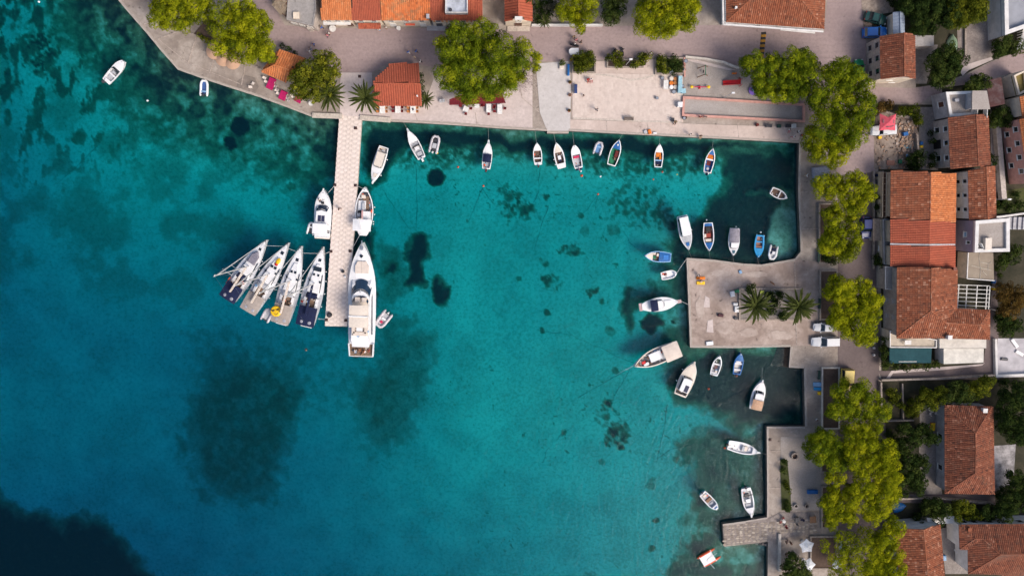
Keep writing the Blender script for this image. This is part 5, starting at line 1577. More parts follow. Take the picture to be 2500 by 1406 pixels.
# orange catamaran raft
loc,rz,L,W = place((1703,1376),(1757,1345),40,.3)
ct = thing('catamaran','small raft with two orange inflatable floats and white platform','catamaran',loc,rz)
for y in (-1,1):
	xs = (-2.1,-1.6,-.6,.8,1.5,1.9)
	MB().tube([(x + .25 * y * -.5,y * 1.02,.26) for x in xs],[.06,.22,.32,.32,.26,.1],10).build('float',[ORANGEP],ct,smooth=True)
MB().box(.3,0,.52,2.5,1.9,.09).build('platform',[WHITE],ct)
mb = MB(); mb.tube([(-1.0,1.3,.62),(-1.0,-1.5,.62)],.05,6); mb.tube([(1.55,-1.2,.62),(1.55,1.2,.62)],.05,6); mb.build('crossbeam',[STEEL],ct)
MB().tube([(.6,.1,.6),(-1.9,-.3,.9)],.045,6).build('oar',[ALU],ct)
MB().tube([(.5,.2,.6),(.1,2.2,.9)],.045,6).build('oar',[ALU],ct)
# --- the two boats moored alongside the jetty
root,H = boat('white flybridge cruiser with blue windscreen moored left of the jetty',(793,464),(788,580),42,kind='yacht',c=(.10,.16),floor=CREAM,cab=(.30,.74,.74,.7,WHITE,dict(front=.9,glass=None)),pulpit=True,h=1.2,rise=.5,g=.14,name='motor_cruiser',group='boats alongside the jetty',floorz=.7,
			items=[('hatch',.82,0,.5,.5,.08,BLACK,1.42),('hatch',.73,0,.45,.55,.08,BLACK,1.80),('hardtop',.20,.08,1.9,2.7,.12,WHITE,3.0),('swim_platform',.03,0,1.0,3.0,.15,CREAM,.7)])
w = 1.15
a = [(H.x(.64),-w * 1.0),(H.x(.68),-w * .6),(H.x(.69),0),(H.x(.68),w * .6),(H.x(.64),w * 1.0)]
b = [(x - .75,y * .86) for x,y in a]
mb = MB(); vs = [(x,y,1.5) for x,y in a] + [(x,y,2.35) for x,y in b]
mb.add(vs,[(i,i + 1,6 + i,5 + i) for i in range(4)]); mb.build('windscreen',[BLUEGLASS],root)
MB().frustum([(H.x(.28),-w * .95),(H.x(.56),-w * .9),(H.x(.585),0),(H.x(.56),w * .9),(H.x(.28),w * .95)],1.9,[(H.x(.28),-w * .9),(H.x(.55),-w * .8),(H.x(.575),0),(H.x(.55),w * .8),(H.x(.28),w * .9)],2.45).build('coachroof',[WHITE],root)
for y in (-.33,.33):
	MB().box(H.x(.405),y,2.47,1.1,.58,.05).build('solar_panel',[paint('solar_blue',40,44,74)],root)
for t in (.14,.28):
	for y in (-1.15,1.3):
		MB().tube([(H.x(t),y,1.1),(H.x(t),y,3.0)],.04,5).build('hardtop_post',[STEEL],root)
inflatable('small white inflatable hanging at the stern of the flybridge cruiser',(764,543),(756.5,573),21,WHITE,DGREY,seat=(WHITE,.1))
root,H = boat('cluttered white work boat with flat aft roof moored right of the jetty',(893,457),(887.5,575),45,kind='double',c=(.10,.90),floor=GREY,h=1.1,rise=.5,g=.18,name='work_boat',group='boats alongside the jetty',floorz=.7,fore=WHITE,gear=44,gsz=.6,cover=[(.10,.34,.97,2.9,WHITE,'aft_roof')],
			items=[('hold_cover',.62,.25,1.9,1.5,.5,WHITE),('deckhouse',.42,-.28,1.7,1.6,1.3,WHITE),('net_pile',.72,-.15,1.3,1.2,.4,paint('brown_net',120,96,80)),('crate',.80,.2,.7,.8,.5,CREAM),('net_pile',.84,-.2,.9,.9,.4,DGREY),
					('rope_coil',.92,.1,.6,.6,.3,DGREY),('tyre',.78,-.7,.8,.5,.3,BLACK),('crate',.58,-.35,1.2,.6,.4,TEAK),('drum',.42,.55,.7,.7,.6,GREY),('drum',.47,.5,.6,.6,.4,BLACK),('life_ring',.52,-.85,.6,.2,.4,ORANGEP,1.2),
					('pipe_rack',.5,.05,3.4,.5,.12,GREY,1.5),('ladder',.40,0,2.4,.3,.1,paint('pink_ladder',190,150,150),2.9)],fend=[(.45,-1),(.3,-1),(.6,-1),(.25,-1.05)])
MB().tube([(H.x(.36),0,2.0),(H.x(.36),0,6.2)],.07,6).build('mast',[ALU],root)
MB().tube([(H.x(.36),0,5.8),(H.x(.12),0,3.3)],.05,6).build('boom',[ALU],root)
# --- sailing yachts rafted on the left of the jetty
def sailboat(label,bow,stern,wpx,mast_t,bim,bag,hatches,bimz=2.3,extras=None,plat=WHITE,stern_m=None):
	loc,rz,L,W = place(bow,stern,wpx,1.0)
	H = Hull(L,W,'sail',1.15,.25)
	root = thing('sailing_yacht',label,'sailing yacht',loc,rz,'sailing yachts rafted beside the jetty')
	put('hull',hull_mesh(H,.08,WHITE,GREY),root)
	deck_piece(H,root,'deck',.40,.985,.08,WHITE,n=12,camber=.1)
	deck_piece(H,root,'side_deck',.01,.40,.08,GREY if stern_m is None else stern_m,n=6,camber=.02)
	# coachroof
	lo = H.loop(.36,.80,W * .16,8)
	hi = [(H.x(.36) + (x - H.x(.36)) * .93,y * .8) for x,y in lo]
	MB().frustum(lo,1.15,hi,1.62).build('coachroof',[WHITE],root)
	cab_ = MB()
	for sy in (-1,1):
		cab_.add([(H.x(.42),sy * W * .325,1.32),(H.x(.66),sy * W * .30,1.32),(H.x(.64),sy * W * .275,1.48),(H.x(.42),sy * W * .30,1.48)],[(0,1,2,3)])
	cab_.build('side_window',[GLASS],root)
	# cockpit well with wheels
	MB().prism([(H.x(.08),-W * .2),(H.x(.35),-W * .2),(H.x(.35),W * .2),(H.x(.08),W * .2)],1.16,1.2).build('cockpit_sole',[TEAK],root)
	for sy in (-1,1):
		MB().prism([(H.x(.10),sy * W * .22),(H.x(.34),sy * W * .22),(H.x(.34),sy * W * .34),(H.x(.10),sy * W * .34)],1.15,1.5).build('cockpit_seat',[WHITE],root)
		MB().lathe([(.42,1.95),(.46,1.98),(.42,2.01),(.38,1.98)],H.x(.14),sy * W * .2,12).build('steering_wheel',[STEEL],root)
	# sprayhood
	MB().frustum([(H.x(.35),-W * .27),(H.x(.41),-W * .25),(H.x(.41),W * .25),(H.x(.35),W * .27)],1.6,[(H.x(.34),-W * .24),(H.x(.385),-W * .18),(H.x(.385),W * .18),(H.x(.34),W * .24)],2.15).build('sprayhood',[bim if bim is NAVY else GREY],root)
	bm = canopy(root,H,-.02,.23,.86,bimz,bim,'bimini',.2)
	for sy in (-.5,.4):
		MB().ball(H.x(.03),sy * W * .4,bimz + .1,.34,10,ez=.25).build('bimini_window',[paint('clear_window',150,150,160)],bm)
	for t,y,s in hatches:
		z = (H.z(t) if t > .8 else 1.62) + .06
		MB().box(H.x(t),y,z,s,s * .95,.07).build('hatch',[GLASS],root)
	xm = H.x(mast_t)
	hgt = L * 1.32
	mast = MB().tube([(xm,0,1.6),(xm - .25,0,1.6 + hgt)],.11,8).build('mast',[ALU],root)
	for f,wd in ((.36,1.25),(.66,.95)):
		MB().tube([(xm - .25 * f,-wd,1.6 + hgt * f - .05),(xm - .25 * f,0,1.6 + hgt * f),(xm - .25 * f,wd,1.6 + hgt * f - .05)],.045,5).build('spreader',[ALU],mast)
	MB().box(xm - .25,0,1.65 + hgt,.5,.06,.1).build('masthead',[ALU],mast)
	MB().tube([(xm,0,2.9),(H.x(.13),0,2.95)],.07,6).build('boom',[ALU],root)
	MB().frustum([(H.x(.12),-.16),(xm - .1,-.2),(xm - .1,.2),(H.x(.12),.16)],2.98,[(H.x(.12),-.1),(xm - .2,-.14),(xm - .2,.14),(H.x(.12),.1)],3.42).build('sail_bag',[bag],root)
	MB().tube([(H.x(.975),0,H.z(1) + .3),(xm - .2,0,1.4 + hgt * .94)],[.07,.11,],6).build('furled_jib',[ALU],root)
	rg = MB()
	for sy in (-1,1):
		rg.tube([(xm - .2,sy * W * .46,1.2),(xm - .25 * .66,sy * .95,1.6 + hgt * .66),(xm - .25,0,1.6 + hgt * .98)],.012,4)
	rg.tube([(H.x(.0),0,1.3),(xm - .25,0,1.6 + hgt)],.012,4)
	rg.build('rigging',[STEEL],root)
	rl = MB()
	for sy in (-1,1):
		pts = [(H.x(t),sy * (H.w(t) - .07),H.z(t) + .6) for t in (.02,.2,.4,.6,.8,.93)]
		rl.tube(pts,.014,4)
		for p in pts:
			rl.tube([(p[0],p[1],p[2] - .6),p],.014,4)
	pts = [(H.x(.9),H.w(.9),H.z(.9) + .62),(H.x(1.0) + .1,0,H.z(1) + .65),(H.x(.9),-H.w(.9),H.z(.9) + .62)]
	rl.tube(pts,.025,5)
	rl.build('guard_rail',[STEEL],root)
	MB().prism([(H.x(-.055),-W * .26),(H.x(.0) - .02,-W * .28),(H.x(.0) - .02,W * .28),(H.x(-.055),W * .26)],.45,.56).build('swim_platform',[plat],root)
	for t in (.25,.42,.58,.7):
		fender(root,H.x(t),-(H.w(t) + .12),.75)
	MB().box(H.x(.985),0,H.z(1) + .1,.5,.14,.12).build('anchor',[DGREY],root)
	return root,H
s1,H1 = sailboat('outermost sailing yacht with navy bimini and a grey dinghy lashed on its foredeck',(651,586),(560,726),50,.55,NAVY,paint('ivory_sail_bag',206,194,183),[(.84,0,.5),(.50,.6,.45)],plat=TEAK)
MB().frustum([(H1.x(.60),-.8),(H1.x(.74),-.75),(H1.x(.81),0),(H1.x(.74),.75),(H1.x(.60),.8)],1.66,[(H1.x(.61),-.62),(H1.x(.73),-.6),(H1.x(.795),0),(H1.x(.73),.6),(H1.x(.61),.62)],2.0).build('lashed_dinghy',[paint('grey_cover',132,134,150)],s1)
MB().box(H1.x(.22),H1.W * .45,1.75,1.4,.12,.5).build('orange_dodger',[ORANGEP],s1)
clutter(s1,H1,.10,.36,1.5,10,1,.45)
s2,H2 = sailboat('sailing yacht with taupe bimini and a yellow and red bundle on its foredeck',(704.5,593),(611,755),50,.54,TAUPE,paint('ivory_sail_bag',206,194,183),[(.85,0,.6),(.64,.35,.5),(.64,-.35,.5),(.55,.95,.38),(.58,-.9,.35)],plat=TEAK)
MB().ball(H2.x(.735),-.2,1.75,.42,8,ez=.5,ex=1.6).build('kite_bundle',[YELLOW],s2)
MB().ball(H2.x(.69),-.15,1.75,.34,8,ez=.5).build('kite_bundle',[RED],s2)
clutter(s2,H2,.10,.4,1.5,9,2,.45)
s3,H3 = sailboat('sailing yacht with taupe bimini carrying a round yellow smiley float',(735.5,601),(687,783),52,.55,TAUPE,BEIGE,[(.82,0,.6),(.66,.35,.45),(.66,-.35,.45),(.575,.95,.35),(.575,-.95,.35)])
clutter(s3,H3,.24,.38,1.5,9,3,.45)
s4,H4 = sailboat('sailing yacht with navy bimini and navy sail bag, the one nearest to the jetty',(789,603),(748,789),52,.53,NAVY,NAVY,[(.83,0,.55),(.715,.38,.8),(.715,-.38,.8),(.64,.4,.4),(.64,-.4,.4),(.56,.95,.35),(.56,-.95,.35)])
clutter(s4,H4,.24,.38,1.5,9,4,.45)
# smiling yellow float with sunglasses
p = P(674,759.5,2.6)
sf = thing('pool_float','round yellow smiley face float with black sunglasses lying on a taupe bimini','pool float',(p.x,p.y,2.62),math.radians(12))
MB().lathe([(.9,0),(1.0,.06),(.98,.16),(.8,.24),(.01,.26)],0,0,24).build('disc',[YELLOW],sf,smooth=True)
mb = MB()
for sx in (-1,1):
	mb.prism([(sx * .42 - .28,.38),(sx * .42 - .2,.12),(sx * .42 + .2,.12),(sx * .42 + .28,.38)],.25,.31)
mb.box(0,.34,.28,.4,.07,.05); mb.box(-.74,.4,.27,.2,.07,.05); mb.box(.74,.4,.27,.2,.07,.05)
mb.build('sunglasses',[BLACK],sf)
mb = MB(); mb.tube([(.42 * math.cos(a),-.08 + .5 * math.sin(a),.285) for a in [math.radians(q) for q in range(205,336,13)]],.035,5); mb.build('smile',[BLACK],sf)
inflatable('grey-white inflatable tied behind the yacht with the smiley float',(660,755),(644,784),24,paint('pale_grey_hypalon',190,186,192),GREY)
# --- the big motor yacht
loc,rz,L,W = place((887,592),(883.5,869),68,1.2)
H = Hull(L,W,'yacht',1.7,.9)
my = thing('motor_yacht','big white motor yacht with dark curved windscreen and cream sunshade beside the jetty','yacht',loc,rz)
put('hull',hull_mesh(H,.12,WHITE,WHITE),my)
deck_piece(H,my,'foredeck',.52,.985,.12,WHITE,n=14,camber=.22)
deck_piece(H,my,'side_deck',.10,.53,.12,WHITE,n=10,camber=.02)
MB().prism([(H.x(.005),-W * .42),(H.x(.11),-W * .44),(H.x(.11),W * .44),(H.x(.005),W * .42)],1.2,1.74).build('aft_deck',[TEAK],my)
MB().frustum([(H.x(-.014),-W * .36),(H.x(.0),-W * .40),(H.x(.0),W * .40),(H.x(-.014),W * .36)],.4,[(H.x(-.014),-W * .36),(H.x(.0),-W * .40),(H.x(.0),W * .40),(H.x(-.014),W * .36)],.62).build('swim_platform',[TEAK],my)
for sy in (-1,1):
	MB().prism([(H.x(.01),sy * W * .40),(H.x(.12),sy * W * .43),(H.x(.12),sy * W * .47),(H.x(.01),sy * W * .43)],1.7,2.3).build('bulwark',[WHITE],my)
lo = H.loop(.13,.70,W * .10,10)
def shrink(lp,k,dx0,dx1,x0,x1):
	return [(x0 + dx0 + (x - x0) / (x1 - x0) * (x1 - dx1 - x0 - dx0),y * k) for x,y in lp]
hi = shrink(lo,.86,.2,1.3,H.x(.13),H.x(.70))
MB().frustum(lo,1.7,hi,2.75).build('superstructure',[WHITE],my)
# raked windscreen wrapped round the front
def arc_strip(xf,ww,z0,z1,rake,n=10,span=1.35,wtop=.9,dx=.9):
	v0,v1 = [],[]
	for k in range(n + 1):
		a = -span + 2 * span * k / n
		v0.append((xf - dx * (1 - math.cos(a)) * 2.2,ww * math.sin(a) / math.sin(span),z0))
		v1.append((xf - rake - dx * (1 - math.cos(a)) * 2.2,ww * wtop * math.sin(a) / math.sin(span),z1))
	mb = MB().sheet([v0,v1])
	mb.sheet([[(x - .03,y,z - .02) for x,y,z in v1],[(x - .03,y,z - .02) for x,y,z in v0]])
	return mb
arc_strip(H.x(.685),W * .36,2.35,3.5,1.6).build('windscreen',[BLUEGLASS],my)
top = [(H.x(.60) - 1.9 * (1 - math.cos(a)),W * .33 * math.sin(a) / math.sin(1.35)) for a in [-1.35 + .27 * k for k in range(11)]]
bt = [(H.x(.14),W * .34),(H.x(.14),-W * .34)]
MB().frustum(top + bt,2.7,[(x - .25,y * .94) for x,y in top] + [(x + .2,y * .94) for x,y in bt],3.52).build('coachroof',[WHITE],my)
MB().box(H.x(.585),0,3.58,.5,.18,.14).build('searchlight',[GREY],my)
arc_strip(H.x(.55),W * .30,3.5,4.0,.45,dx=.55).build('flybridge_screen',[BLUEGLASS],my)
MB().prism([(H.x(.20),-W * .29),(H.x(.52),-W * .29),(H.x(.545),0),(H.x(.52),W * .29),(H.x(.20),W * .29)],3.53,3.62).build('flybridge_deck',[CREAM],my)
for (t,y,sx,sy,sz) in ((.515,.45,1.0,1.0,.5),(.515,-.75,.9,.9,.5),(.22,0,.8,2.6,.45),(.25,1.15,1.2,.6,.45),(.25,-1.15,1.2,.6,.45)):
	MB().frustum([(H.x(t) - sx / 2,y - sy / 2),(H.x(t) + sx / 2,y - sy / 2),(H.x(t) + sx / 2,y + sy / 2),(H.x(t) - sx / 2,y + sy / 2)],3.62,[(H.x(t) - sx * .45,y - sy * .45),(H.x(t) + sx * .45,y - sy * .45),(H.x(t) + sx * .45,y + sy * .45),(H.x(t) - sx * .45,y + sy * .45)],3.62 + sz).build('seat',[BEIGE],my)
MB().box(H.x(.265),0,4.1,.9,1.1,.07).build('table',[WHITE],my)
for t0,t1,nm,mm in ((.385,.475,'sunshade',CREAM),(.285,.378,'sunshade',CREAM)):
	canopy(my,H,t0,t1,.66,5.5,mm,nm,.12)
MB().box(H.x(.381),0,5.62,.22,W * .68,.14).build('radar_arch',[WHITE],my)
MB().prism([(H.x(.10),-W * .33),(H.x(.155),-W * .36),(H.x(.155),W * .30),(H.x(.10),W * .28)],3.3,3.42).build('aft_overhang',[WHITE],my)
for sy in (-1,1):
	MB().box(H.x(.105),sy * W * .28,2.5,.14,.14,1.6).build('overhang_post',[WHITE],my)
	MB().add([(H.x(.2),sy * W * .407,2.0),(H.x(.56),sy * W * .395,2.0),(H.x(.52),sy * W * .378,2.5),(H.x(.2),sy * W * .385,2.5)],[(0,1,2,3)]).build('side_window',[BLUEGLASS],my)
sp = MB().frustum([(H.x(.735),-1.25),(H.x(.80),-1.25),(H.x(.845),-.8),(H.x(.845),.8),(H.x(.80),1.25),(H.x(.735),1.25)],2.2,[(H.x(.738),-1.18),(H.x(.80),-1.18),(H.x(.84),-.74),(H.x(.84),.74),(H.x(.80),1.18),(H.x(.738),1.18)],2.68).build('sunpad',[BEIGE],my)
MB().box(H.x(.79),0,2.69,2.2,.03,.03).build('seam',[TAUPE],sp)
MB().lathe([(.3,2.2),(.3,2.72),(.25,2.74)],H.x(.885),.05,14).build('hatch',[GLASS],my)
MB().box(H.x(.955),0,2.75,.7,.5,.16).build('windlass',[STEEL],my)
MB().box(H.x(1.0),0,2.66,.8,.22,.2).build('anchor',[STEEL],my)
rl = MB()
pts = [(H.x(t),H.w(t) - .08,H.z(t) + .75) for t in (.55,.65,.75,.85,.93)] + [(H.x(1.0),0,H.z(1) + .8)] + [(H.x(t),-(H.w(t) - .08),H.z(t) + .75) for t in (.93,.85,.75,.65,.55)]
rl.tube(pts,.03,5)
for q in pts:
	rl.tube([(q[0],q[1],q[2] - .75),q],.02,4)
rl.build('bow_rail',[STEEL],my)
for t in (.2,.36,.52,.64):
	fender(my,H.x(t),H.w(t) + .14,1.0)
clutter(my,H,.015,.10,1.75,10,5,.5)
clutter(my,H,.19,.27,3.65,5,6,.4)
inflatable('pale grey rigid inflatable with red cushion floating beside the big yacht',(922,797),(950,762),27,paint('pale_grey_hypalon',190,186,192),GREY,motor=WHITE,items=[('console',-.05,0,.4,.9,.4,WHITE),('cushion',.18,0,.5,.5,.2,PINK)])
# ------------------------------------------------------------------ trees, palms, shrubs
PINE = leaf_mat('pine_needles',[(0,(.050,.074,.007)),(.4,(.188,.224,.009)),(.75,(.332,.354,.011)),(1,(.426,.409,.016))],.36)
PINED = leaf_mat('dark_pine_needles',[(0,(.038,.066,.007)),(.45,(.128,.182,.011)),(.8,(.251,.293,.013)),(1,(.351,.363,.016))],.36)
BROAD = leaf_mat('broad_leaves',[(0,(.038,.059,.009)),(.5,(.144,.165,.016)),(1,(.326,.317,.029))],.36)
DARKL = leaf_mat('dark_leaves',[(0,(.014,.026,.008)),(.5,(.034,.058,.014)),(1,(.085,.108,.024))],.2)
RUSTL = leaf_mat('rust_leaves',[(0,(.06,.045,.015)),(.5,(.13,.075,.022)),(1,(.20,.13,.03))],.2)
PALML = leaf_mat('palm_leaflets',[(0,(.030,.042,.012)),(.5,(.060,.075,.020)),(1,(.12,.12,.045))],.15)
BARK = mat('grey_bark',(.10,.075,.062),rough=.95,var=.25,scale=5)
def leaf_cloud(name,lobes,per,leaf,m,seed,parent,base,low=-.3,rough=.24,flat=.8,tonev=.16):
	"""lobes: array (n, 5) x, y, z, r, tone -> one mesh of leaf-sized quads spread over every lobe"""
	rg = np.random.RandomState(seed)
	lobes = np.asarray(lobes,float)
	cnt = np.maximum(12,(per * (lobes[:,3] / 1.0) ** 2).astype(int))
	idx = np.repeat(np.arange(len(lobes)),cnt)
	n = len(idx)
	z = rg.uniform(low,1,n)
	a = rg.uniform(0,2 * np.pi,n)
	s = np.sqrt(1 - z * z)
	d = np.stack([s * np.cos(a),s * np.sin(a),z],1)
	# lumpy radius: tufts stand out of every lobe
	ph = lobes[idx,0] * 3.1 + lobes[idx,1] * 1.7
	lump = .5 + .5 * np.sin(d[:,0] * 5.2 + ph) * np.sin(d[:,1] * 5.0 + ph * 1.3) * np.cos(d[:,2] * 4.1 + ph * .7)
	rad = lobes[idx,3] * (.72 + .24 * lump + rg.normal(0,.085,n) + .22 * (rg.random_sample(n) > .93))
	c = lobes[idx,:3] + d * rad[:,None] * np.array([1,1,flat])
	nr = d + rg.normal(0,rough,(n,3))
	nr /= np.linalg.norm(nr,axis=1)[:,None]
	t = np.cross(nr,rg.normal(0,1,(n,3)))
	t /= np.linalg.norm(t,axis=1)[:,None] + 1e-9
	b = np.cross(nr,t)
	sz = leaf * rg.uniform(.6,1.3,n)[:,None]
	V = np.stack([c - t * sz,c - b * sz * .5,c + t * sz,c + b * sz * .5],1).reshape(-1,3) - np.array(base)
	me = bpy.data.meshes.new(name)
	me.vertices.add(n * 4); me.vertices.foreach_set('co',V.astype(np.float32).ravel())
	me.loops.add(n * 4); me.loops.foreach_set('vertex_index',np.arange(n * 4,dtype=np.int32))
	me.polygons.add(n); me.polygons.foreach_set('loop_start',np.arange(0,n * 4,4,dtype=np.int32))
	at = me.attributes.new('tone','FLOAT','FACE')
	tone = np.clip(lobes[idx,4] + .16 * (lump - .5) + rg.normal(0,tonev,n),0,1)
	at.data.foreach_set('value',tone.astype(np.float32))
	me.update(); me.validate()
	me.materials.append(m)
	return put(name,me,parent,kind='stuff' if False else None)
def lobes_for(blobs,z0,dome,lr,seed,step=.8,under=True,zpx=None,tone=.5):
	"""fill the crown silhouette (photo circles x, y, r at crown height) with lobes, domed"""
	r = rnd(seed)
	out = []
	for bi,(bx,by,br) in enumerate(blobs):
		zb = z0 + r.uniform(-.15,.25) * dome
		rm = br * (P(bx + 1,by,z0) - P(bx,by,z0)).length          # metres
		c = P(bx,by,zb)
		n = int(3.2 * (rm / lr) ** 2) + 2
		tries = 0
		loc = []
		while len(loc) < n and tries < n * 12:
			tries += 1
			a,q = r.uniform(0,6.283),math.sqrt(r.random())
			d = q * max(.1,rm - lr * .55)
			x,y = c.x + d * math.cos(a),c.y + d * math.sin(a)
			if any((x - o[0]) ** 2 + (y - o[1]) ** 2 < (step * lr) ** 2 for o in loc):
				continue
			if any((x - o[0]) ** 2 + (y - o[1]) ** 2 < (step * lr * .7) ** 2 for o in out):
				continue
			zz = zb + dome * math.sqrt(max(0,1 - (d / rm) ** 2)) + r.gauss(0,.55)
			loc.append((x,y,zz,lr * r.uniform(.5,1.15),min(1,max(0,r.gauss(tone,.17)))))
		out += loc
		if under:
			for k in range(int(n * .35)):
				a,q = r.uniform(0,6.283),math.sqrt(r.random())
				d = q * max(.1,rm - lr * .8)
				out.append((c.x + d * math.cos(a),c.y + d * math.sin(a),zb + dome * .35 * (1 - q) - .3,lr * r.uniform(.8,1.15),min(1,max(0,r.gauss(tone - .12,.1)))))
	return out
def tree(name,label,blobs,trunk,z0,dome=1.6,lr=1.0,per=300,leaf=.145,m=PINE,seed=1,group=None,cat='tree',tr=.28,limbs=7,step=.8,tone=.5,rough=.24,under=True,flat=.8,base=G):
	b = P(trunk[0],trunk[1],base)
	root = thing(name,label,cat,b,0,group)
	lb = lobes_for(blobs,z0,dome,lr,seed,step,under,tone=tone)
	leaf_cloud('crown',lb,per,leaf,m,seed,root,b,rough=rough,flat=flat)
	r = rnd(seed + 5)
	mb = MB()
	top = Vector((sum(l[0] for l in lb) / len(lb),sum(l[1] for l in lb) / len(lb),z0))
	fork = Vector((0,0,0)).lerp(top - b,.6) + Vector((r.uniform(-.3,.3),r.uniform(-.3,.3),0))
	mb.tube([(0,0,-.1),fork * .5 + Vector((r.uniform(-.2,.2),r.uniform(-.2,.2),0)),fork],[tr * 1.25,tr,tr * .75],8)
	for l in r.sample(lb,min(limbs,len(lb))):
		e = Vector(l[:3]) - b
		mb.tube([fork,fork.lerp(e,.5) + Vector((0,0,.25)),e],[tr * .5,tr * .3,.04],6)
	mb.build('trunk',[BARK],root)
	return root
PG = 'pine trees shading the waterfront'
K = dict(group=PG)
tree('pine_tree','pine tree at the top left edge beside the fan of the west quay',[(425,22,55),(398,52,28),(492,30,36),(450,56,26),(430,-25,45),(500,8,28)],(455,20),6.2,1.9,1.0,seed=101,**K)
tree('pine_tree','broad pine tree overhanging two thatched parasols on the west quay',[(572,62,56),(628,75,50),(602,115,48),(558,100,34),(650,135,28),(600,40,42),(640,110,34),(545,125,20)],(590,95),6.6,2.4,1.05,seed=102,**K)
tree('leafy_tree','yellowish leafy tree between the kiosk and a palm',[(795,162,36),(760,180,36),(745,207,42),(790,208,38),(812,180,22),(730,225,22),(770,235,22)],(765,205),4.4,1.7,.75,per=210,leaf=.17,m=BROAD,seed=103,rough=.5,tr=.2)
tree('pine_tree','huge pine tree over the dark red awning, the largest on the promenade',[(1122,122,58),(1178,92,46),(1142,178,66),(1215,140,56),(1268,135,36),(1200,208,42),(1150,226,34),(1100,190,38),(1235,210,30),(1246,170,34),(1080,110,18),(1110,85,24)],(1170,165),7.6,3.0,1.1,m=PINED,seed=104,limbs=12,tone=.52,**K)
tree('pine_tree','sparse pine with bare twigs showing at the right end of the dark red awning',[(1306,142,17),(1290,160,14),(1275,190,16),(1245,195,24),(1310,165,9)],(1270,180),5.6,.8,.7,seed=105,**K)
tree('pine_tree','pine tree by the top edge behind the little white cart',[(1398,15,42),(1430,38,27),(1415,72,17),(1378,28,26),(1402,50,22),(1440,5,24)],(1405,25),5.6,1.6,.9,seed=106,**K)
tree('round_tree','dark rounded tree beside the pine behind the white cart',[(1496,22,32),(1490,42,24),(1505,0,28)],(1496,20),3.4,1.5,.7,per=240,leaf=.15,m=DARKL,seed=107,tone=.7)
tree('pine_tree','bright pine tree at the top edge above the shop street bend',[(1600,42,56),(1655,30,52),(1625,72,32),(1580,65,34),(1675,55,28),(1620,0,50),(1690,10,22)],(1630,35),6.6,2.2,1.05,seed=108,tone=.6,**K)
tree('pine_tree','pine tree over the east end of the playground beside the purple carousel',[(1838,162,34),(1878,188,46),(1900,222,34),(1860,215,30),(1822,150,18),(1880,150,24)],(1872,190),6.0,1.9,.95,m=PINED,seed=109,tone=.58,**K)
tree('pine_tree','pine tree between the playground and the street corner',[(1932,158,40),(1950,195,46),(1975,170,32),(1935,225,30),(1955,135,22)],(1948,185),6.4,2.0,.95,m=PINED,seed=110,**K)
tree('pine_tree','very large dark pine at the corner of the street and the ball court',[(2048,185,42),(2035,240,66),(2092,262,38),(2022,300,52),(2064,318,48),(1990,250,32),(2075,215,40),(2100,290,26),(2020,180,24)],(2045,255),7.4,2.6,1.05,m=PINED,seed=111,tone=.55,limbs=11,**K)
tree('pine_tree','pine tree at the corner of the basin under the big dark pine',[(1988,345,32),(2028,366,42),(1995,378,24),(2055,350,30),(2038,395,20),(1975,320,18)],(2018,360),5.8,1.6,.95,seed=112,**K)
tree('pine_tree','pine tree over a grey tarpaulin beside the east basin wall',[(2020,458,38),(2075,458,42),(2110,472,28),(2050,500,32),(1995,445,18),(2090,498,22)],(2050,470),6.0,1.8,.9,seed=113,tone=.6,**K)
tree('pine_tree','pine tree next to the dark blue car on the east street',[(2028,530,28),(2074,520,30),(2030,590,34),(2070,592,34),(2060,615,28),(2025,560,26),(2010,600,22),(2074,560,22)],(2052,560),5.8,1.7,.9,seed=114,**K)
tree('pine_tree','wide pine tree arching over the street above the two white cars',[(2040,700,32),(2090,706,38),(2120,742,30),(2060,725,26),(2140,730,14),(2025,715,22)],(2070,720),6.0,1.7,.9,seed=115,tone=.62,**K)
tree('pine_tree','bright pine tree behind the two white parked cars',[(2050,768,36),(2095,798,42),(2118,775,26),(2035,785,24),(2080,760,26),(2105,825,22),(2065,800,26)],(2078,785),6.0,1.8,.95,seed=116,tone=.58,**K)
tree('pine_tree','pine tree leaning over the yellow van',[(2060,962,38),(2112,985,46),(2145,1000,24),(2035,1000,26),(2090,938,22),(2070,1000,30)],(2080,985),6.2,1.9,.95,m=PINED,seed=117,tone=.62,**K)
tree('pine_tree','pine tree spreading over the well and gravel terrace',[(1998,1090,42),(2040,1110,40),(1985,1075,24),(2010,1060,26),(2030,1080,26)],(2020,1095),5.8,1.7,.95,m=PINED,seed=118,tone=.55,**K)
tree('pine_tree','pine tree at the middle of the lower east street',[(2085,1085,40),(2112,1055,40),(2140,1105,46),(2100,1120,42),(2160,1135,28),(2070,1050,24)],(2105,1090),6.8,2.1,1.0,seed=119,tone=.52,**K)
tree('pine_tree','bright pine tree whose leaning trunk shows over the street pavement',[(2115,1185,50),(2160,1165,34),(2145,1215,40),(2085,1210,34),(2125,1245,32),(2170,1200,20)],(2062,1180),6.6,2.0,1.0,seed=120,tone=.66,**K)
tree('pine_tree','pine tree filling the planted strip beside two stone well heads',[(2030,1212,30),(2040,1245,32),(2028,1268,22),(2065,1258,24),(2012,1225,18),(2030,1160,22)],(2045,1235),5.4,1.5,.85,seed=121,tone=.6,**K)
tree('pine_tree','loose pine tree hanging over the white star parasols',[(2060,1320,34),(2100,1345,44),(2085,1385,44),(2040,1365,26),(2005,1330,16),(2110,1295,24),(2030,1395,20)],(2045,1300),6.0,1.7,.9,seed=122,per=240,under=False,**K)
tree('pine_tree','pine tree against the gable house at the bottom',[(2160,1348,40),(2175,1385,34),(2140,1375,34),(2150,1310,26),(2170,1282,28),(2150,1405,40)],(2150,1345),6.2,1.8,.95,seed=123,tone=.56,**K)
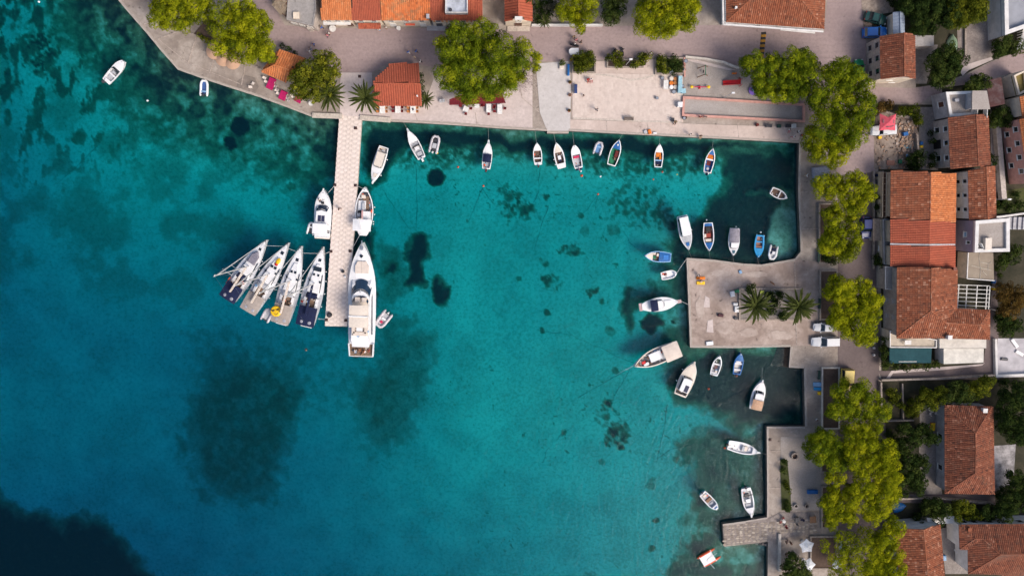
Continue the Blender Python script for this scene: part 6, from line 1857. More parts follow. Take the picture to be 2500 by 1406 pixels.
tree('bushy_tree','dark green bushy tree by the quay wall at the bottom',[(1938,1378,30),(1925,1400,28),(1955,1400,26),(1930,1358,16)],(1938,1388),3.6,1.5,.7,per=220,leaf=.16,m=DARKL,seed=124,tone=.72)
GT = 'trees in the gardens behind the houses'
for k,(lab,bl,tp,z0,mm,tn) in enumerate((
		('dark round tree standing beside the lane next to the pale green upturned boat',[(2300,160,46),(2285,185,28),(2325,150,30),(2300,195,26),(2310,130,26)],(2300,165),4.4,DARKL,.62),
		('small bushy tree at the edge of the cobbled yard below the corner terrace',[(2450,112,30),(2470,122,22),(2435,128,18)],(2452,118),2.6,DARKL,.7),
		('small dark tree beside the red lean-to at the lane',[(2378,205,24),(2395,200,18),(2362,212,16)],(2380,206),2.6,DARKL,.66),
		('light green garden tree at the top edge left of the cobbled yard',[(2350,20,46),(2385,30,28),(2330,50,26),(2370,-10,40)],(2350,25),4.2,BROAD,.42),
		('dark garden tree behind the metal shed',[(2245,62,30),(2262,40,34),(2230,30,24),(2270,72,18)],(2248,55),3.6,DARKL,.5),
		('shadowy garden tree at the top between the shed and the light green tree',[(2300,20,34),(2280,-10,34),(2310,55,20),(2230,-5,34),(2205,12,20)],(2290,15),4.0,DARKL,.38),
		('green tree beside the iron gutters behind the tiled stone house',[(2440,285,26),(2425,300,16),(2460,295,16)],(2440,288),3.0,DARKL,.66),
		('rust brown tree beside the dark green court at the right edge',[(2450,712,26),(2470,735,28),(2455,755,24),(2485,715,20)],(2462,730),3.6,RUSTL,.55),
		('dark tree below the rust brown tree at the right edge',[(2455,800,24),(2445,780,18),(2470,790,18)],(2455,790),3.0,DARKL,.55),
		('green garden tree below the mauve house',[(2455,625,22),(2472,610,18),(2440,640,14)],(2455,622),2.8,DARKL,.62),
		('large garden tree along the lane wall, nearest to the white terrace',[(2390,945,26),(2405,930,18),(2370,955,22)],(2388,945),3.4,BROAD,.34),
		('garden tree with big leaves in the middle of the lane wall',[(2335,952,26),(2315,965,22),(2350,965,22)],(2333,956),3.2,DARKL,.72),
		('olive garden tree left of the big-leaved ones',[(2275,975,26),(2255,960,20),(2240,985,20),(2290,955,18)],(2268,970),3.0,BROAD,.32),
		('very dark tree mass right of the hipped cottage top',[(2460,980,34),(2480,1010,32),(2450,1020,24),(2490,960,28)],(2468,995),4.4,DARKL,.32),
		('dark tree right of the hipped cottage middle',[(2465,1055,22),(2490,1060,26),(2445,1045,14)],(2472,1055),3.6,DARKL,.38),
		('dark tree at the right edge below the smeared cement terrace',[(2480,1190,34),(2460,1225,30),(2495,1225,26),(2445,1245,20),(2475,1160,20)],(2478,1205),4.2,DARKL,.42),
		('dark tree beside the pavement left of the cottage, lower one',[(2215,1150,32),(2240,1130,26),(2195,1170,22),(2235,1175,28),(2210,1115,20)],(2218,1148),4.0,DARKL,.5),
		('dark tree in the garden left of the cottage, upper one',[(2225,1065,26),(2250,1055,24),(2270,1072,18),(2200,1090,24),(2205,1045,18)],(2230,1068),3.4,DARKL,.5),
		('leafy tree beside the blue tarpaulin boat',[(2270,1232,26),(2295,1240,20),(2285,1255,18)],(2275,1240),2.8,DARKL,.6),
		('yellow-green tree behind the white-walled house at the bottom',[(2345,1240,26),(2365,1250,22),(2330,1252,16)],(2348,1245),2.8,BROAD,.36),
		('dark tree between the bottom house and the right edge',[(2400,1248,24),(2425,1250,24),(2445,1235,20)],(2412,1248),2.8,DARKL,.45))):
	tree('garden_tree',lab,bl,tp,z0,1.3,.75,per=260,leaf=.155,m=mm,seed=200 + k,group=GT,tone=tn,rough=.5,tr=.14,limbs=5)
# shrubs: low, no trunk shown
SG = 'shrubs and hedges'
def shrub(label,blobs,z0,m,tone,seed,per=210,leaf=.15,lr=.5,name='shrub',dome=.6,cat='shrub',base=G):
	c = P(sum(b[0] for b in blobs) / len(blobs),sum(b[1] for b in blobs) / len(blobs),base)
	root = thing(name,label,cat,c,0,SG)
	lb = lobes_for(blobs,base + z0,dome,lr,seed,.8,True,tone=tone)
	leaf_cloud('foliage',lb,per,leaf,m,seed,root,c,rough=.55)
	mb = MB()
	r = rnd(seed)
	for b in blobs:
		p = P(b[0],b[1],base) - c
		mb.tube([(p.x,p.y,-.05),(p.x + r.uniform(-.2,.2),p.y + r.uniform(-.2,.2),z0)],[.06,.03],5)
	mb.build('stem',[BARK],root)
	return root
for k,a in enumerate((
		('rounded green shrub in the bed beside the white cart',[(1412,145,20),(1430,150,22),(1418,165,18),(1437,138,14)],1.2,BROAD,.28),
		('green shrub in front of the two black scooters',[(1505,140,16),(1510,158,14),(1484,142,9)],1.1,BROAD,.3),
		('green shrub between the scooters and the street lamp bed',[(1548,158,12),(1567,142,14),(1580,138,10),(1573,152,9)],1.0,BROAD,.34),
		('shrub at the left end of the ivy covered bed',[(1615,145,12),(1612,160,14),(1622,175,12)],1.0,BROAD,.26),
		('dark ground ivy filling the bed left of the playground',[(1640,152,18),(1655,160,14),(1645,172,14)],.3,DARKL,.4),
		('small plant in a square box beside the slipway',[(1373,155,8)],.7,DARKL,.8),
		('yellowing shrub beside the slipway bare twigs',[(1311,165,9),(1305,175,6)],.8,BROAD,.5),
		('dark hedge beside the teal shade roof',[(2158,850,13),(2158,872,13),(2162,890,13),(2157,828,11)],1.4,DARKL,.66),
		('hedge below the teal shade roof along the lane',[(2185,893,11),(2210,894,11),(2235,893,11),(2262,891,12),(2285,889,12)],1.2,DARKL,.68),
		('flowering hedge behind the pink stall canopy',[(2150,262,14),(2168,258,14),(2140,275,8)],1.0,RUSTL,.25),
		('olive green hedge at the lane edge of the rubble yard',[(2200,272,14),(2225,270,15),(2240,285,12),(2238,300,10)],1.3,BROAD,.2),
		('dark bush in the bottom corner of the rubble yard',[(2225,395,20),(2245,380,16),(2238,405,14)],1.2,DARKL,.3),
		('weedy bush beside the front door of the tiled stone house',[(2274,325,8),(2272,345,7),(2276,385,10),(2275,402,9)],.8,DARKL,.5),
		('creeper along the back lane house wall',[(2424,385,9),(2424,400,9),(2426,420,7)],1.4,DARKL,.6),
		('bush in the front garden of the matching red roofs',[(2140,630,12),(2143,645,10)],1.0,DARKL,.55),
		('dark potted bushes beside the timber veranda',[(2140,480,9),(2142,505,9),(2146,520,7)],.7,DARKL,.4),
		('shrub row on the lawn behind the slim house',[(2440,500,12),(2465,508,12),(2490,500,12),(2480,475,10)],.6,DARKL,.45),
		('bush beside the lane wall post',[(2172,955,14),(2185,965,12)],1.0,BROAD,.3),
		('thin shrubs in the empty garden plot',[(2180,980,12),(2200,990,10),(2215,1005,12)],.7,BROAD,.2),
		('low garden bushes in front of the cottage steps',[(2170,1060,12),(2185,1075,12),(2175,1100,12)],.8,DARKL,.5),
		('weedy bush on the gravel terrace wall',[(1914,1128,8),(1912,1148,8)],.5,DARKL,.72),
		('low weeds by the stone walk',[(1918,1180,9),(1922,1190,8)],.25,BROAD,.2),
		('dark weeds beside the smaller well head',[(1922,1228,9),(1920,1240,8)],.4,DARKL,.6),
		('ivy hedge behind the garden store',[(2240,1262,13),(2255,1250,12)],1.0,DARKL,.5),
		('dark shrubs under the two palms',[(1880,720,14),(1890,740,14),(1880,760,12),(1905,720,12),(1910,770,14)],.6,DARKL,.45),
		('dark bush at the palm bed corner',[(1828,706,13),(1838,698,8)],.9,DARKL,.5),
		('dark shade bush under the pine by the east basin',[(2030,635,14),(2016,628,10)],.8,DARKL,.6),
		('yellow shrub in the brown soil corner',[(494,92,8),(505,100,7)],.5,BROAD,.55),
		('dark bushes behind the kiosk',[(690,112,7),(705,122,7),(720,130,6)],.8,DARKL,.4),
		('garden shrubs behind the chapel',[(1318,15,18),(1335,35,16),(1312,45,14),(1345,10,18)],1.4,DARKL,.45),
		('grey-green shrub behind the chapel',[(1340,22,16),(1360,15,14)],1.8,leaf_mat('grey_leaves',[(0,(.06,.06,.04)),(1,(.16,.15,.11))]),.5),
		('narrow plant strip beside the restaurant side wall',[(1030,185,5),(1031,200,5),(1032,215,6),(1034,232,6)],.8,DARKL,.6),
		('garden bush row below the path wall of the cottage',[(2245,1050,10),(2262,1060,10),(2278,1070,9)],.7,DARKL,.6),
		('garden bush beside the alley end',[(2185,1190,14),(2200,1200,12)],.8,DARKL,.55),
		('low garden patch of leaves between the empty plot walls',[(2220,1000,12),(2232,1012,10),(2222,980,10)],.5,BROAD,.25),
		('dark bush against the smeared cement terrace',[(2446,1190,12),(2440,1208,10)],.8,DARKL,.5),
		('shrub along the right edge below the white terrace',[(2450,935,12),(2475,938,12),(2495,935,10)],.8,DARKL,.45),
		('shrub under the rust brown tree',[(2440,760,10),(2436,775,9)],.7,DARKL,.55),
		('creeping plants behind the tan roof',[(2436,655,9),(2440,672,9)],.6,DARKL,.6),
		('green shrub by the rubble at the top right',[(2185,8,12),(2175,-5,12)],.8,DARKL,.5))):
	shrub(*a,seed=300 + k)
# flower pots along the slipway
for k,(x,y,lab) in enumerate(((1391,202,'small potted plant, uppermost of the four along the plaza edge'),(1391,233,'dark earth-filled pot without leaves at the plaza edge'),(1389,271,'small potted plant nearest to the harbour at the plaza edge'),(1672,288,'black round pot at the corner of the pink court wall'),(1394,147,'yellow-green potted plant beside the water trough'))):
	p = P(x,y,G)
	pt = thing('plant_pot',lab,'plant pot',p,0,'plant pots')
	MB().lathe([(.2,0),(.28,.38),(.31,.42),(.26,.44)],0,0,12).build('pot',[paint('terracotta',150,90,66) if k != 3 else BLACK],pt)
	if k not in (1,3):
		leaf_cloud('foliage',[(p.x,p.y,G + .6,.3,.6),(p.x + .12,p.y,G + .7,.22,.7)],500,.09,BROAD if k == 4 else DARKL,60 + k,pt,p)
	else:
		MB().lathe([(.24,.445),(.02,.47)],0,0,10).build('earth',[SOIL],pt)
# palms
def frond_mesh(seed,L,m):
	r = rnd(seed)
	mb = MB()
	n = 18
	pts = []
	droop = r.uniform(.55,.85)
	for k in range(n + 1):
		t = k / n
		pts.append(Vector((L * (t - .12 * t * t * droop),0,L * (.30 * t - droop * .62 * t * t))))
	mb.tube(pts,[.05 * (1 - .85 * k / n) for k in range(n + 1)],4)
	for k in range(2,n):
		t = k / n
		w = L * .085 * math.sin(math.pi * min(1,.12 + t * .9)) ** .6
		d = (pts[k + 1] - pts[k - 1]).normalized()
		for sgn in (-1,1):
			for h in (0,.5):
				p = pts[k].lerp(pts[k + 1],h)
				tip = p + d * w * r.uniform(.75,1.0) + Vector((0,sgn * w * r.uniform(.7,.9),w * r.uniform(-.1,.22)))
				s = d * .055
				mb.add([p - s,p + s,tip],[(0,1,2)],tone=min(1,max(0,r.gauss(.5,.18))))
	return mb.mesh('frond',[m])
FR = [frond_mesh(k,1.0,PALML) for k in range(4)]
def palm(label,x,y,rpx,h,seed,n=32):
	b = P(x,y,G)
	c = P(x,y,G + h)
	root = thing('palm_tree',label,'palm tree',(c.x,c.y,G),0,'palm trees on the quays')
	mb = MB()
	pts = [(0,0,-.05)] + [(0.02 * math.sin(k),0.02 * math.cos(k),h * k / 10) for k in range(1,11)]
	mb.tube(pts,[.34] + [.26 + .03 * (k % 2) for k in range(1,11)],10)
	mb.lathe([(.27,h - .1),(.42,h + .1),(.2,h + .4),(.03,h + .5)],0,0,10)
	mb.build('trunk',[BARK],root)
	r = rnd(seed)
	L = rpx * (P(x + 1,y,G + h) - P(x,y,G + h)).length
	for k in range(n):
		q = k / n
		o = put('frond',FR[k % 4],root,(0,0,h + .25))
		el = (1 - q) ** 1.3 * 1.0 - .06
		o.rotation_euler = Euler((r.uniform(-.2,.2),-el + r.uniform(-.1,.1),k * 2.39996 + r.uniform(-.15,.15)),'XYZ')
		s = L * (1.0 if q > .25 else .8) * r.uniform(.86,1.06)
		o.scale = (s,s,s)
	return root
palm('palm tree at the left corner of the jetty head next to the leafy tree',805,233,47,3.6,1)
palm('palm tree at the left corner of the restaurant roof',893,240,46,3.8,2)
palm('small palm at the right corner of the restaurant roof',1040,244,26,2.0,3,24)
palm('palm tree on the left in the walled bed of the east quay block',1843,746,50,4.2,4,42)
palm('palm tree on the right in the walled bed of the east quay block',1948,747,50,4.6,5,40)
palm('small palm hanging over the garden wall behind the chapel',1330,55,20,2.4,6,22)
palm('small palm leaning over the chapel roof at the top edge',1300,-6,24,4.8,7,22)
# ------------------------------------------------------------------ vehicles
def car(label,front,rear,wpx,col,style='hatch',group='cars parked along the streets',name='car',cat='car',h=1.45,flake=.0):
	"""front / rear: photo pixels of bumpers; body lofted over its length, glass, lights and wheels as parts"""
	f,b = P(*front,G + .9),P(*rear,G + .9)
	d = f - b
	c = (f + b) / 2
	k = (P(front[0] + 10,front[1],G) - P(*front,G)).length / 10
	L,W = d.length,wpx * k
	root = thing(name,label,cat,(c.x,c.y,G + .05),math.atan2(d.y,d.x),group)
	body = paint('car_paint_%d_%d_%d' % col,*col,rough=.28,var=.03,spec=.6)
	# (x fraction, z shoulder, half width)
	if style == 'van':
		prof = [(-.5,.55,.90),(-.49,.95,.95),(-.2,1.0,1),(.2,1.0,1),(.32,.95,.98),(.44,.82,.92),(.5,.55,.80)]
		cab = [(-.485,.93),(-.47,.86),(.10,.86),(.30,.88)]
	elif style == 'estate':
		prof = [(-.5,.55,.88),(-.48,.92,.95),(-.2,.95,1),(.15,.95,1),(.28,.90,.98),(.45,.76,.90),(.5,.52,.76)]
		cab = [(-.47,.90),(-.44,.80),(.02,.80),(.20,.88)]
	elif style == 'sedan':
		prof = [(-.5,.55,.86),(-.47,.84,.93),(-.25,.90,1),(.1,.92,1),(.26,.88,.98),(.45,.74,.90),(.5,.52,.76)]
		cab = [(-.34,.90),(-.20,.78),(.05,.78),(.22,.88)]
	elif style == 'pickup':
		prof = [(-.5,.6,.94),(-.49,.86,.96),(-.1,.9,1),(.15,.95,1),(.28,.92,.98),(.46,.8,.90),(.5,.56,.8)]
		cab = [(-.10,.90),(-.06,.80),(.10,.80),(.22,.88)]
	else:
		prof = [(-.5,.55,.86),(-.47,.90,.93),(-.2,.92,1),(.15,.92,1),(.27,.88,.97),(.44,.74,.88),(.5,.52,.74)]
		cab = [(-.47,.88),(-.38,.78),(.04,.78),(.22,.88)]
	mb = MB()
	rows = []
	for x,z,w in prof:
		w *= W / 2
		rows.append([(x * L,-w * .96,.25),(x * L,-w,.55),(x * L,-w * .93,z),(x * L,0,z + .05),(x * L,w * .93,z),(x * L,w,.55),(x * L,w * .96,.25)])
	mb.sheet([r[::-1] for r in rows])
	mb.add(rows[0],[tuple(range(7))]); mb.add(rows[-1],[tuple(range(7))[::-1]])
	mb.build('body',[body],root,smooth=False)
	(x0,w0),(x1,w1),(x2,w2),(x3,w3) = cab
	z0 = .90
	hw = W / 2
	lo = [(x0 * L,-hw * w0),(x3 * L,-hw * w3),(x3 * L,hw * w3),(x0 * L,hw * w0)]
	hi = [(x1 * L,-hw * w1),(x2 * L,-hw * w2),(x2 * L,hw * w2),(x1 * L,hw * w1)]
	MB().frustum(lo,z0 - .06,hi,h,0).build('greenhouse',[GLASS],root)
	e = .04
	MB().frustum([(x1 * L - e,-hw * w1 - e * .3),(x2 * L + e,-hw * w2 - e * .3),(x2 * L + e,hw * w2 + e * .3),(x1 * L - e,hw * w1 + e * .3)],h - .02,
				[(x1 * L + e,-hw * w1 + e * 2),(x2 * L - e,-hw * w2 + e * 2),(x2 * L - e,hw * w2 - e * 2),(x1 * L + e,hw * w1 - e * 2)],h + .06).build('roof',[body],root)
	for sy in (-1,1):
		for a,b_ in ((0,0),(1,1)):
			p,q = Vector((*lo[0 if a == 0 else 1][:1],sy * hw * (w0 if a == 0 else w3),z0)),Vector((hi[0 if a == 0 else 1][0],sy * hw * (w1 if a == 0 else w2),h))
			MB().tube([p,q],.05,5).build('pillar',[body],root)
		MB().box(x3 * L - .1,sy * hw * 1.06,.98,.14,.2,.14).build('mirror',[body],root)
		MB().box(L * .475,sy * hw * .62,.66,.16,.34,.14).build('headlight',[mat('lamp_lens',(.55,.56,.58),rough=.15)],root)
		MB().box(-L * .49,sy * hw * .72,.78,.08,.26,.16).build('tail_light',[paint('tail_red',150,16,16,rough=.3)],root)
		for x in (-.31,.31):
			w = MB(); w.lathe([(.20,-.1),(.31,-.1),(.32,-.05),(.32,.05),(.31,.1),(.20,.1)],0,0,14)
			o = w.build('wheel',[TYRE],root,loc=(x * L,sy * (hw - .08),.27))
			o.rotation_euler = (math.pi / 2,0,0)
			MB().lathe([(.19,-.11),(.19,.11)],0,0,10).build('rim',[STEEL],o)
	for x,nm in ((.5,'front_bumper'),(-.5,'rear_bumper')):
		MB().box(x * L,0,.42,.12,W * .8,.22).build(nm,[body if style != 'van' else DGREY],root)
	return root,L,W
car('dark green hatchback nosed in beside the small metal shed',(2165,52),(2113,38),24,(12,62,60),'sedan')
car('bright blue hatchback parked between the dark green car and the stone house',(2167,78),(2108,80),26,(16,104,186),'hatch')
car('bright green saloon parked along the grey stone house wall',(2098,145),(2098,194),24,(10,120,74),'sedan')
car('white pickup half under the pink stall canopy',(2128,320),(2190,316),24,(206,208,212),'pickup')
car('dark blue car half hidden by a pine on the east street',(2116,582),(2117,530),25,(14,40,108),'hatch')
car('white hatchback, the shorter of the two white cars',(1988,799),(2039,800),21,(204,206,212),'hatch')
car('white estate van, the longer of the two white cars',(1983,835),(2049,833),24,(204,206,212),'estate',h=1.75)
car('yellow panel van parked beside the white-edged bed',(2066,954),(2069,900),27,(214,186,84),'van',name='van',cat='van',h=1.95)
def scooter(label,x,y,rz,m,seat=BLACK):
	p = P(x,y,G)
	root = thing('motor_scooter',label,'scooter',(p.x,p.y,G + .05),rz,'motor scooters')
	for dx in (-.6,.6):
		w = MB(); w.lathe([(.15,-.06),(.24,-.05),(.25,0),(.24,.05),(.15,.06)],0,0,12)
		o = w.build('wheel',[TYRE],root,loc=(dx,0,.25)); o.rotation_euler = (math.pi / 2,0,0)
	MB().frustum([(-.75,-.16),(-.05,-.2),(-.05,.2),(-.75,.16)],.3,[(-.8,-.1),(-.1,-.14),(-.1,.14),(-.8,.1)],.72).build('body',[m],root)
	MB().frustum([(-.7,-.13),(-.05,-.15),(-.05,.15),(-.7,.13)],.72,[(-.66,-.1),(-.1,-.12),(-.1,.12),(-.66,.1)],.84).build('seat',[seat],root)
	MB().frustum([(.3,-.22),(.52,-.2),(.52,.2),(.3,.22)],.25,[(.36,-.16),(.46,-.14),(.46,.14),(.36,.16)],.98).build('leg_shield',[m],root)
	MB().box(.1,0,.3,.5,.3,.07).build('footboard',[DGREY],root)
	MB().tube([(.36,-.36,1.04),(.46,0,1.0),(.36,.36,1.04)],.035,6).build('handlebar',[BLACK],root)
	return root
scooter('black motor scooter behind the shrub, left one of the pair',1500,130,1.4,BLACK)
scooter('black motor scooter behind the shrub, right one of the pair',1519,128,1.7,BLACK)
scooter('dark motor scooter with parcels standing ahead of the white cart',1402,112,2.9,DGREY)
# white cart with a rounded front
p = P(1400,129,G)
ct = thing('cart','small white covered cart with one rounded end on the shop street','cart',(p.x,p.y,G + .05))
ol = [(.85,-.62)] + [(-.35 - .6 * math.cos(a),.62 * math.sin(a)) for a in [-1.57 + .39 * k for k in range(9)]] + [(.85,.62)]
MB().prism(ol,.45,1.0).build('body',[GREY],ct)
MB().frustum(ol,1.0,[(x * .94,y * .9) for x,y in ol],1.18).build('cover',[WHITE],ct)
for sy in (-1,1):
	w = MB(); w.lathe([(.14,-.07),(.26,-.06),(.26,.06),(.14,.07)],0,0,12)
	o = w.build('wheel',[TYRE],ct,loc=(.1,sy * .66,.27)); o.rotation_euler = (math.pi / 2,0,0)
MB().tube([(.8,0,.5),(1.4,0,.55)],.04,6).build('drawbar',[STEEL],ct)
# covered boats ashore
def upturned(label,bow,stern,wpx,m,name='upturned_boat'):
	loc,rz,L,W = place(bow,stern,wpx,G + .4)
	root = thing(name,label,'boat',(loc[0],loc[1],G + .05),rz,'boats laid up ashore')
	rows = []
	for k in range(11):
		t = k / 10
		w = W / 2 * max(.04,half('motor',t))
		rows.append([((t - .5) * L,w * f,.12 + .62 * (1 - abs(f) ** 2.2) * (1 - .3 * t)) for f in (-1,-.8,-.5,-.2,0,.2,.5,.8,1)])
	mb = MB().sheet(rows)
	mb.add([rows[0][i] for i in range(9)],[tuple(range(9))[::-1]])
	mb.build('hull',[m],root)
	MB().tube([((t - .5) * L,0,.76 - .2 * t) for t in (.02,.3,.6,.95)],.04,5).build('keel',[m],root)
	for x in (-.25,.25):
		MB().box(x * L,0,.06,.14,W * .8,.13).build('support',[WOOD],root)
upturned('pale green boat laid upside down on the cobbled yard',(2325,84),(2327,124),27,paint('sage_green_paint',118,140,116,rough=.6))
upturned('boat under a bright blue tarpaulin behind the lane wall',(2212,1233),(2180,1244),24,paint('blue_tarpaulin',14,96,160,rough=.5),'covered_boat')
# ------------------------------------------------------------------ people
SKIN = mat('skin',(.42,.24,.16),rough=.6,var=.08)
def skin_mesh(name,verts,edges,radii,root_i,m,sub=1):
	me = bpy.data.meshes.new('tmp_' + name)
	me.from_pydata(verts,edges,[])
	o = bpy.data.objects.new('tmp_' + name,me)
	COL.objects.link(o)
	md = o.modifiers.new('skin','SKIN')
	sv = me.skin_vertices[0].data
	for i,r in enumerate(radii):
		sv[i].radius = r if isinstance(r,tuple) else (r,r)
		sv[i].use_root = (i == root_i)
	md.use_smooth_shade = True
	if sub:
		s = o.modifiers.new('sub','SUBSURF')
		s.levels = s.render_levels = sub
	dg = bpy.context.evaluated_depsgraph_get()
	out = bpy.data.meshes.new_from_object(o.evaluated_get(dg))
	out.name = name
	bpy.data.objects.remove(o)
	bpy.data.meshes.remove(me)
	out.materials.clear()
	out.materials.append(m)
	return out
def pose_joints(pose):
	"""joint positions, z = 0 at the soles, facing +x"""
	J = {}
	if pose == 'sit':
		hip = .50
		J['pel'] = (0,0,hip); J['che'] = (-.06,0,hip + .42); J['nec'] = (-.05,0,hip + .58); J['hea'] = (-.02,0,hip + .72); J['crn'] = (-.02,0,hip + .84)
		for s,k in ((1,'l'),(-1,'r')):
			J['hp' + k] = (.02,s * .10,hip); J['kn' + k] = (.44,s * .13,hip + .02); J['an' + k] = (.46,s * .13,.09); J['to' + k] = (.64,s * .15,.04)
			J['sh' + k] = (-.06,s * .19,hip + .50); J['el' + k] = (.06,s * .25,hip + .26); J['wr' + k] = (.28,s * .16,hip + .14)
	else:
		w = .16 if pose == 'walk' else .0
		hip = .92
		J['pel'] = (0,0,hip); J['che'] = (.02,0,1.30); J['nec'] = (.02,0,1.46); J['hea'] = (.04,0,1.60); J['crn'] = (.04,0,1.71)
		for s,k in ((1,'l'),(-1,'r')):
			J['hp' + k] = (0,s * .10,hip - .04); J['kn' + k] = (s * w * .8 + .03,s * .11,.50); J['an' + k] = (s * w * 1.7 - .03,s * .11,.09); J['to' + k] = (s * w * 1.7 + .15,s * .13,.04)
			J['sh' + k] = (.02,s * .19,1.39); J['el' + k] = (-s * w * .9,s * .26,1.12); J['wr' + k] = (-s * w * 1.2 + .12,s * .24,.90)
	return J
def person_meshes(pose):
	J = pose_joints(pose)
	V,E,Rr = [],[],[]
	ix = {}
	def v(n,p,r):
		ix[n] = len(V); V.append(Vector(p)); Rr.append(r); return ix[n]
	v('pel',J['pel'],(.13,.10)); v('che',J['che'],(.15,.105)); v('nec',J['nec'],(.055,.055)); v('hea',J['hea'],(.088,.098)); v('crn',J['crn'],(.06,.07))
	E += [(0,1),(1,2),(2,3),(3,4)]
	for k in 'lr':
		s = 1 if k == 'l' else -1
		v('hp' + k,J['hp' + k],.085); v('kn' + k,J['kn' + k],.058); v('an' + k,J['an' + k],.040); v('to' + k,J['to' + k],.034)
		v('sh' + k,J['sh' + k],.058); v('el' + k,J['el' + k],.042); v('wr' + k,J['wr' + k],.029)
		E += [(0,ix['hp' + k]),(ix['hp' + k],ix['kn' + k]),(ix['kn' + k],ix['an' + k]),(ix['an' + k],ix['to' + k]),(1,ix['sh' + k]),(ix['sh' + k],ix['el' + k]),(ix['el' + k],ix['wr' + k])]
		w = Vector(J['wr' + k]); d = (w - Vector(J['el' + k])).normalized()
		side = d.cross(Vector((0,0,1)) if abs(d.z) < .8 else Vector((0,1,0))).normalized()
		pa = v('pa' + k,w + d * .075,(.032,.018)); E.append((ix['wr' + k],pa))
		for q,(off,ln) in enumerate(((-.030,.062),(-.010,.074),(.011,.070),(.031,.054))):
			a = v('fa%s%d' % (k,q),w + d * .10 + side * off,.0095)
			b = v('fb%s%d' % (k,q),w + d * (.10 + ln * .6) + side * off * 1.1 + Vector((.006,0,-.006)),.0085)
			c = v('fc%s%d' % (k,q),w + d * (.10 + ln) + side * off * 1.1 + Vector((.018,0,-.014)),.0075)
			E += [(pa,a),(a,b),(b,c)]
		t1 = v('t1' + k,w + d * .055 - side * .045 * s,.011); t2 = v('t2' + k,w + d * .085 - side * .06 * s,.009)
		E += [(ix['wr' + k],t1),(t1,t2)]
	body = skin_mesh('person_body',V,E,Rr,0,SKIN)
	# face: nose, ears, eyes and mouth worked into the head as small forms
	h = Vector(J['hea'])
	fb = MB()
	fb.ball(h.x + .098,0,h.z - .005,.016,6); fb.ball(h.x,.092,h.z,.02,6,ex=.7); fb.ball(h.x,-.092,h.z,.02,6,ex=.7)
	face = fb.mesh('face',[SKIN],True)
	eb = MB(); eb.ball(h.x + .086,.034,h.z + .022,.011,6); eb.ball(h.x + .086,-.034,h.z + .022,.011,6); eb.box(h.x + .092,0,h.z - .045,.008,.045,.009)
	eyes = eb.mesh('eyes',[paint('dark_eyes',40,24,22)],True)
	up = lambda n,f=1.0: Vector(J[n])
	shv = [up('pel') + Vector((0,0,-.04)),up('che'),up('nec') - Vector((0,0,.05))]
	she,shr = [(0,1),(1,2)],[(.168,.142),(.182,.140),(.085,.08)]
	for k in 'lr':
		i = len(shv)
		shv += [up('sh' + k),up('sh' + k).lerp(up('el' + k),.75)]; shr += [.08,.062]; she += [(1,i),(i,i + 1)]
	shirt = lambda m: skin_mesh('shirt',shv,she,shr,0,m)
	trv = [up('pel') + Vector((0,0,.06)),up('pel') - Vector((0,0,.03))]
	tre,trr = [(0,1)],[(.158,.132),(.158,.132)]
	def trousers(m,frac):
		V2,E2,R2 = list(trv),list(tre),list(trr)
		for k in 'lr':
			i = len(V2)
			V2 += [up('hp' + k) - Vector((0,0,.03)),up('kn' + k)]; R2 += [.108,.078]; E2 += [(1,i),(i,i + 1)]
			if frac > .5:
				V2.append(up('kn' + k).lerp(up('an' + k),.85)); R2.append(.058); E2.append((i + 1,i + 2))
		return skin_mesh('trousers',V2,E2,R2,0,m)
	hb = MB()
	pr = [(.104,-.01),(.108,.03),(.100,.07),(.078,.105),(.045,.125),(.004,.133)]
	hb.lathe([(r,h.z + z) for r,z in pr],h.x - .012,0,12,ex=1.0,ey=.9)
	hb.ball(h.x - .055,0,h.z - .02,.075,10,ez=1.2)
	return dict(body=body,face=face,eyes=eyes,shirt=shirt,trousers=trousers,hair=lambda m: _hair(hb,m))
def _hair(hb,m):
	return hb.mesh('hair',[m],True)
POSES = {k: person_meshes(k) for k in ('stand','walk','sit')}
_cl = {}
COLR = {'white': (226,224,224),'blue': (40,96,176),'black': (28,28,32),'red': (186,34,40),'navy': (30,40,80),'grey': (120,120,126),'pink': (214,130,140),'orange': (222,130,60),
		'brown': (96,66,54),'beige': (200,178,150),'green': (54,96,62),'skin': None,'sky': (130,170,210),'purple': (104,60,110),'khaki': (134,116,84)}
def cloth(kind,pose,colour):
	key = (kind,pose,colour)
	if key not in _cl:
		m = paint('cloth_' + colour,*COLR[colour],rough=.9,var=.1)
		if kind == 'shirt':
			_cl[key] = POSES[pose]['shirt'](m)
		elif kind == 'hair':
			_cl[key] = POSES[pose]['hair'](m)
		else:
			_cl[key] = POSES[pose]['trousers'](m,.3 if kind == 'shorts' else 1)
	return _cl[key]
def person(label,x,y,rz,pose='walk',shirt='white',legs='navy',hair='brown',z=None,shorts=False,group='people on the waterfront',scale=1.0):
	z = G + .07 if z is None else z
	p = P(x,y,z + .8)
	o = put('person',POSES[pose]['body'],None,(p.x,p.y,z),rz)
	tag(o,label,'person',group)
	o.scale = (scale,) * 3
	put('face',POSES[pose]['face'],o)
	put('eyes',POSES[pose]['eyes'],o)
	if shirt != 'skin':
		put('shirt',cloth('shirt',pose,shirt),o)
	put('trousers',cloth('shorts' if shorts else 'trousers',pose,legs),o)
	put('hair',cloth('hair',pose,hair),o)
	return o
R90 = math.pi / 2
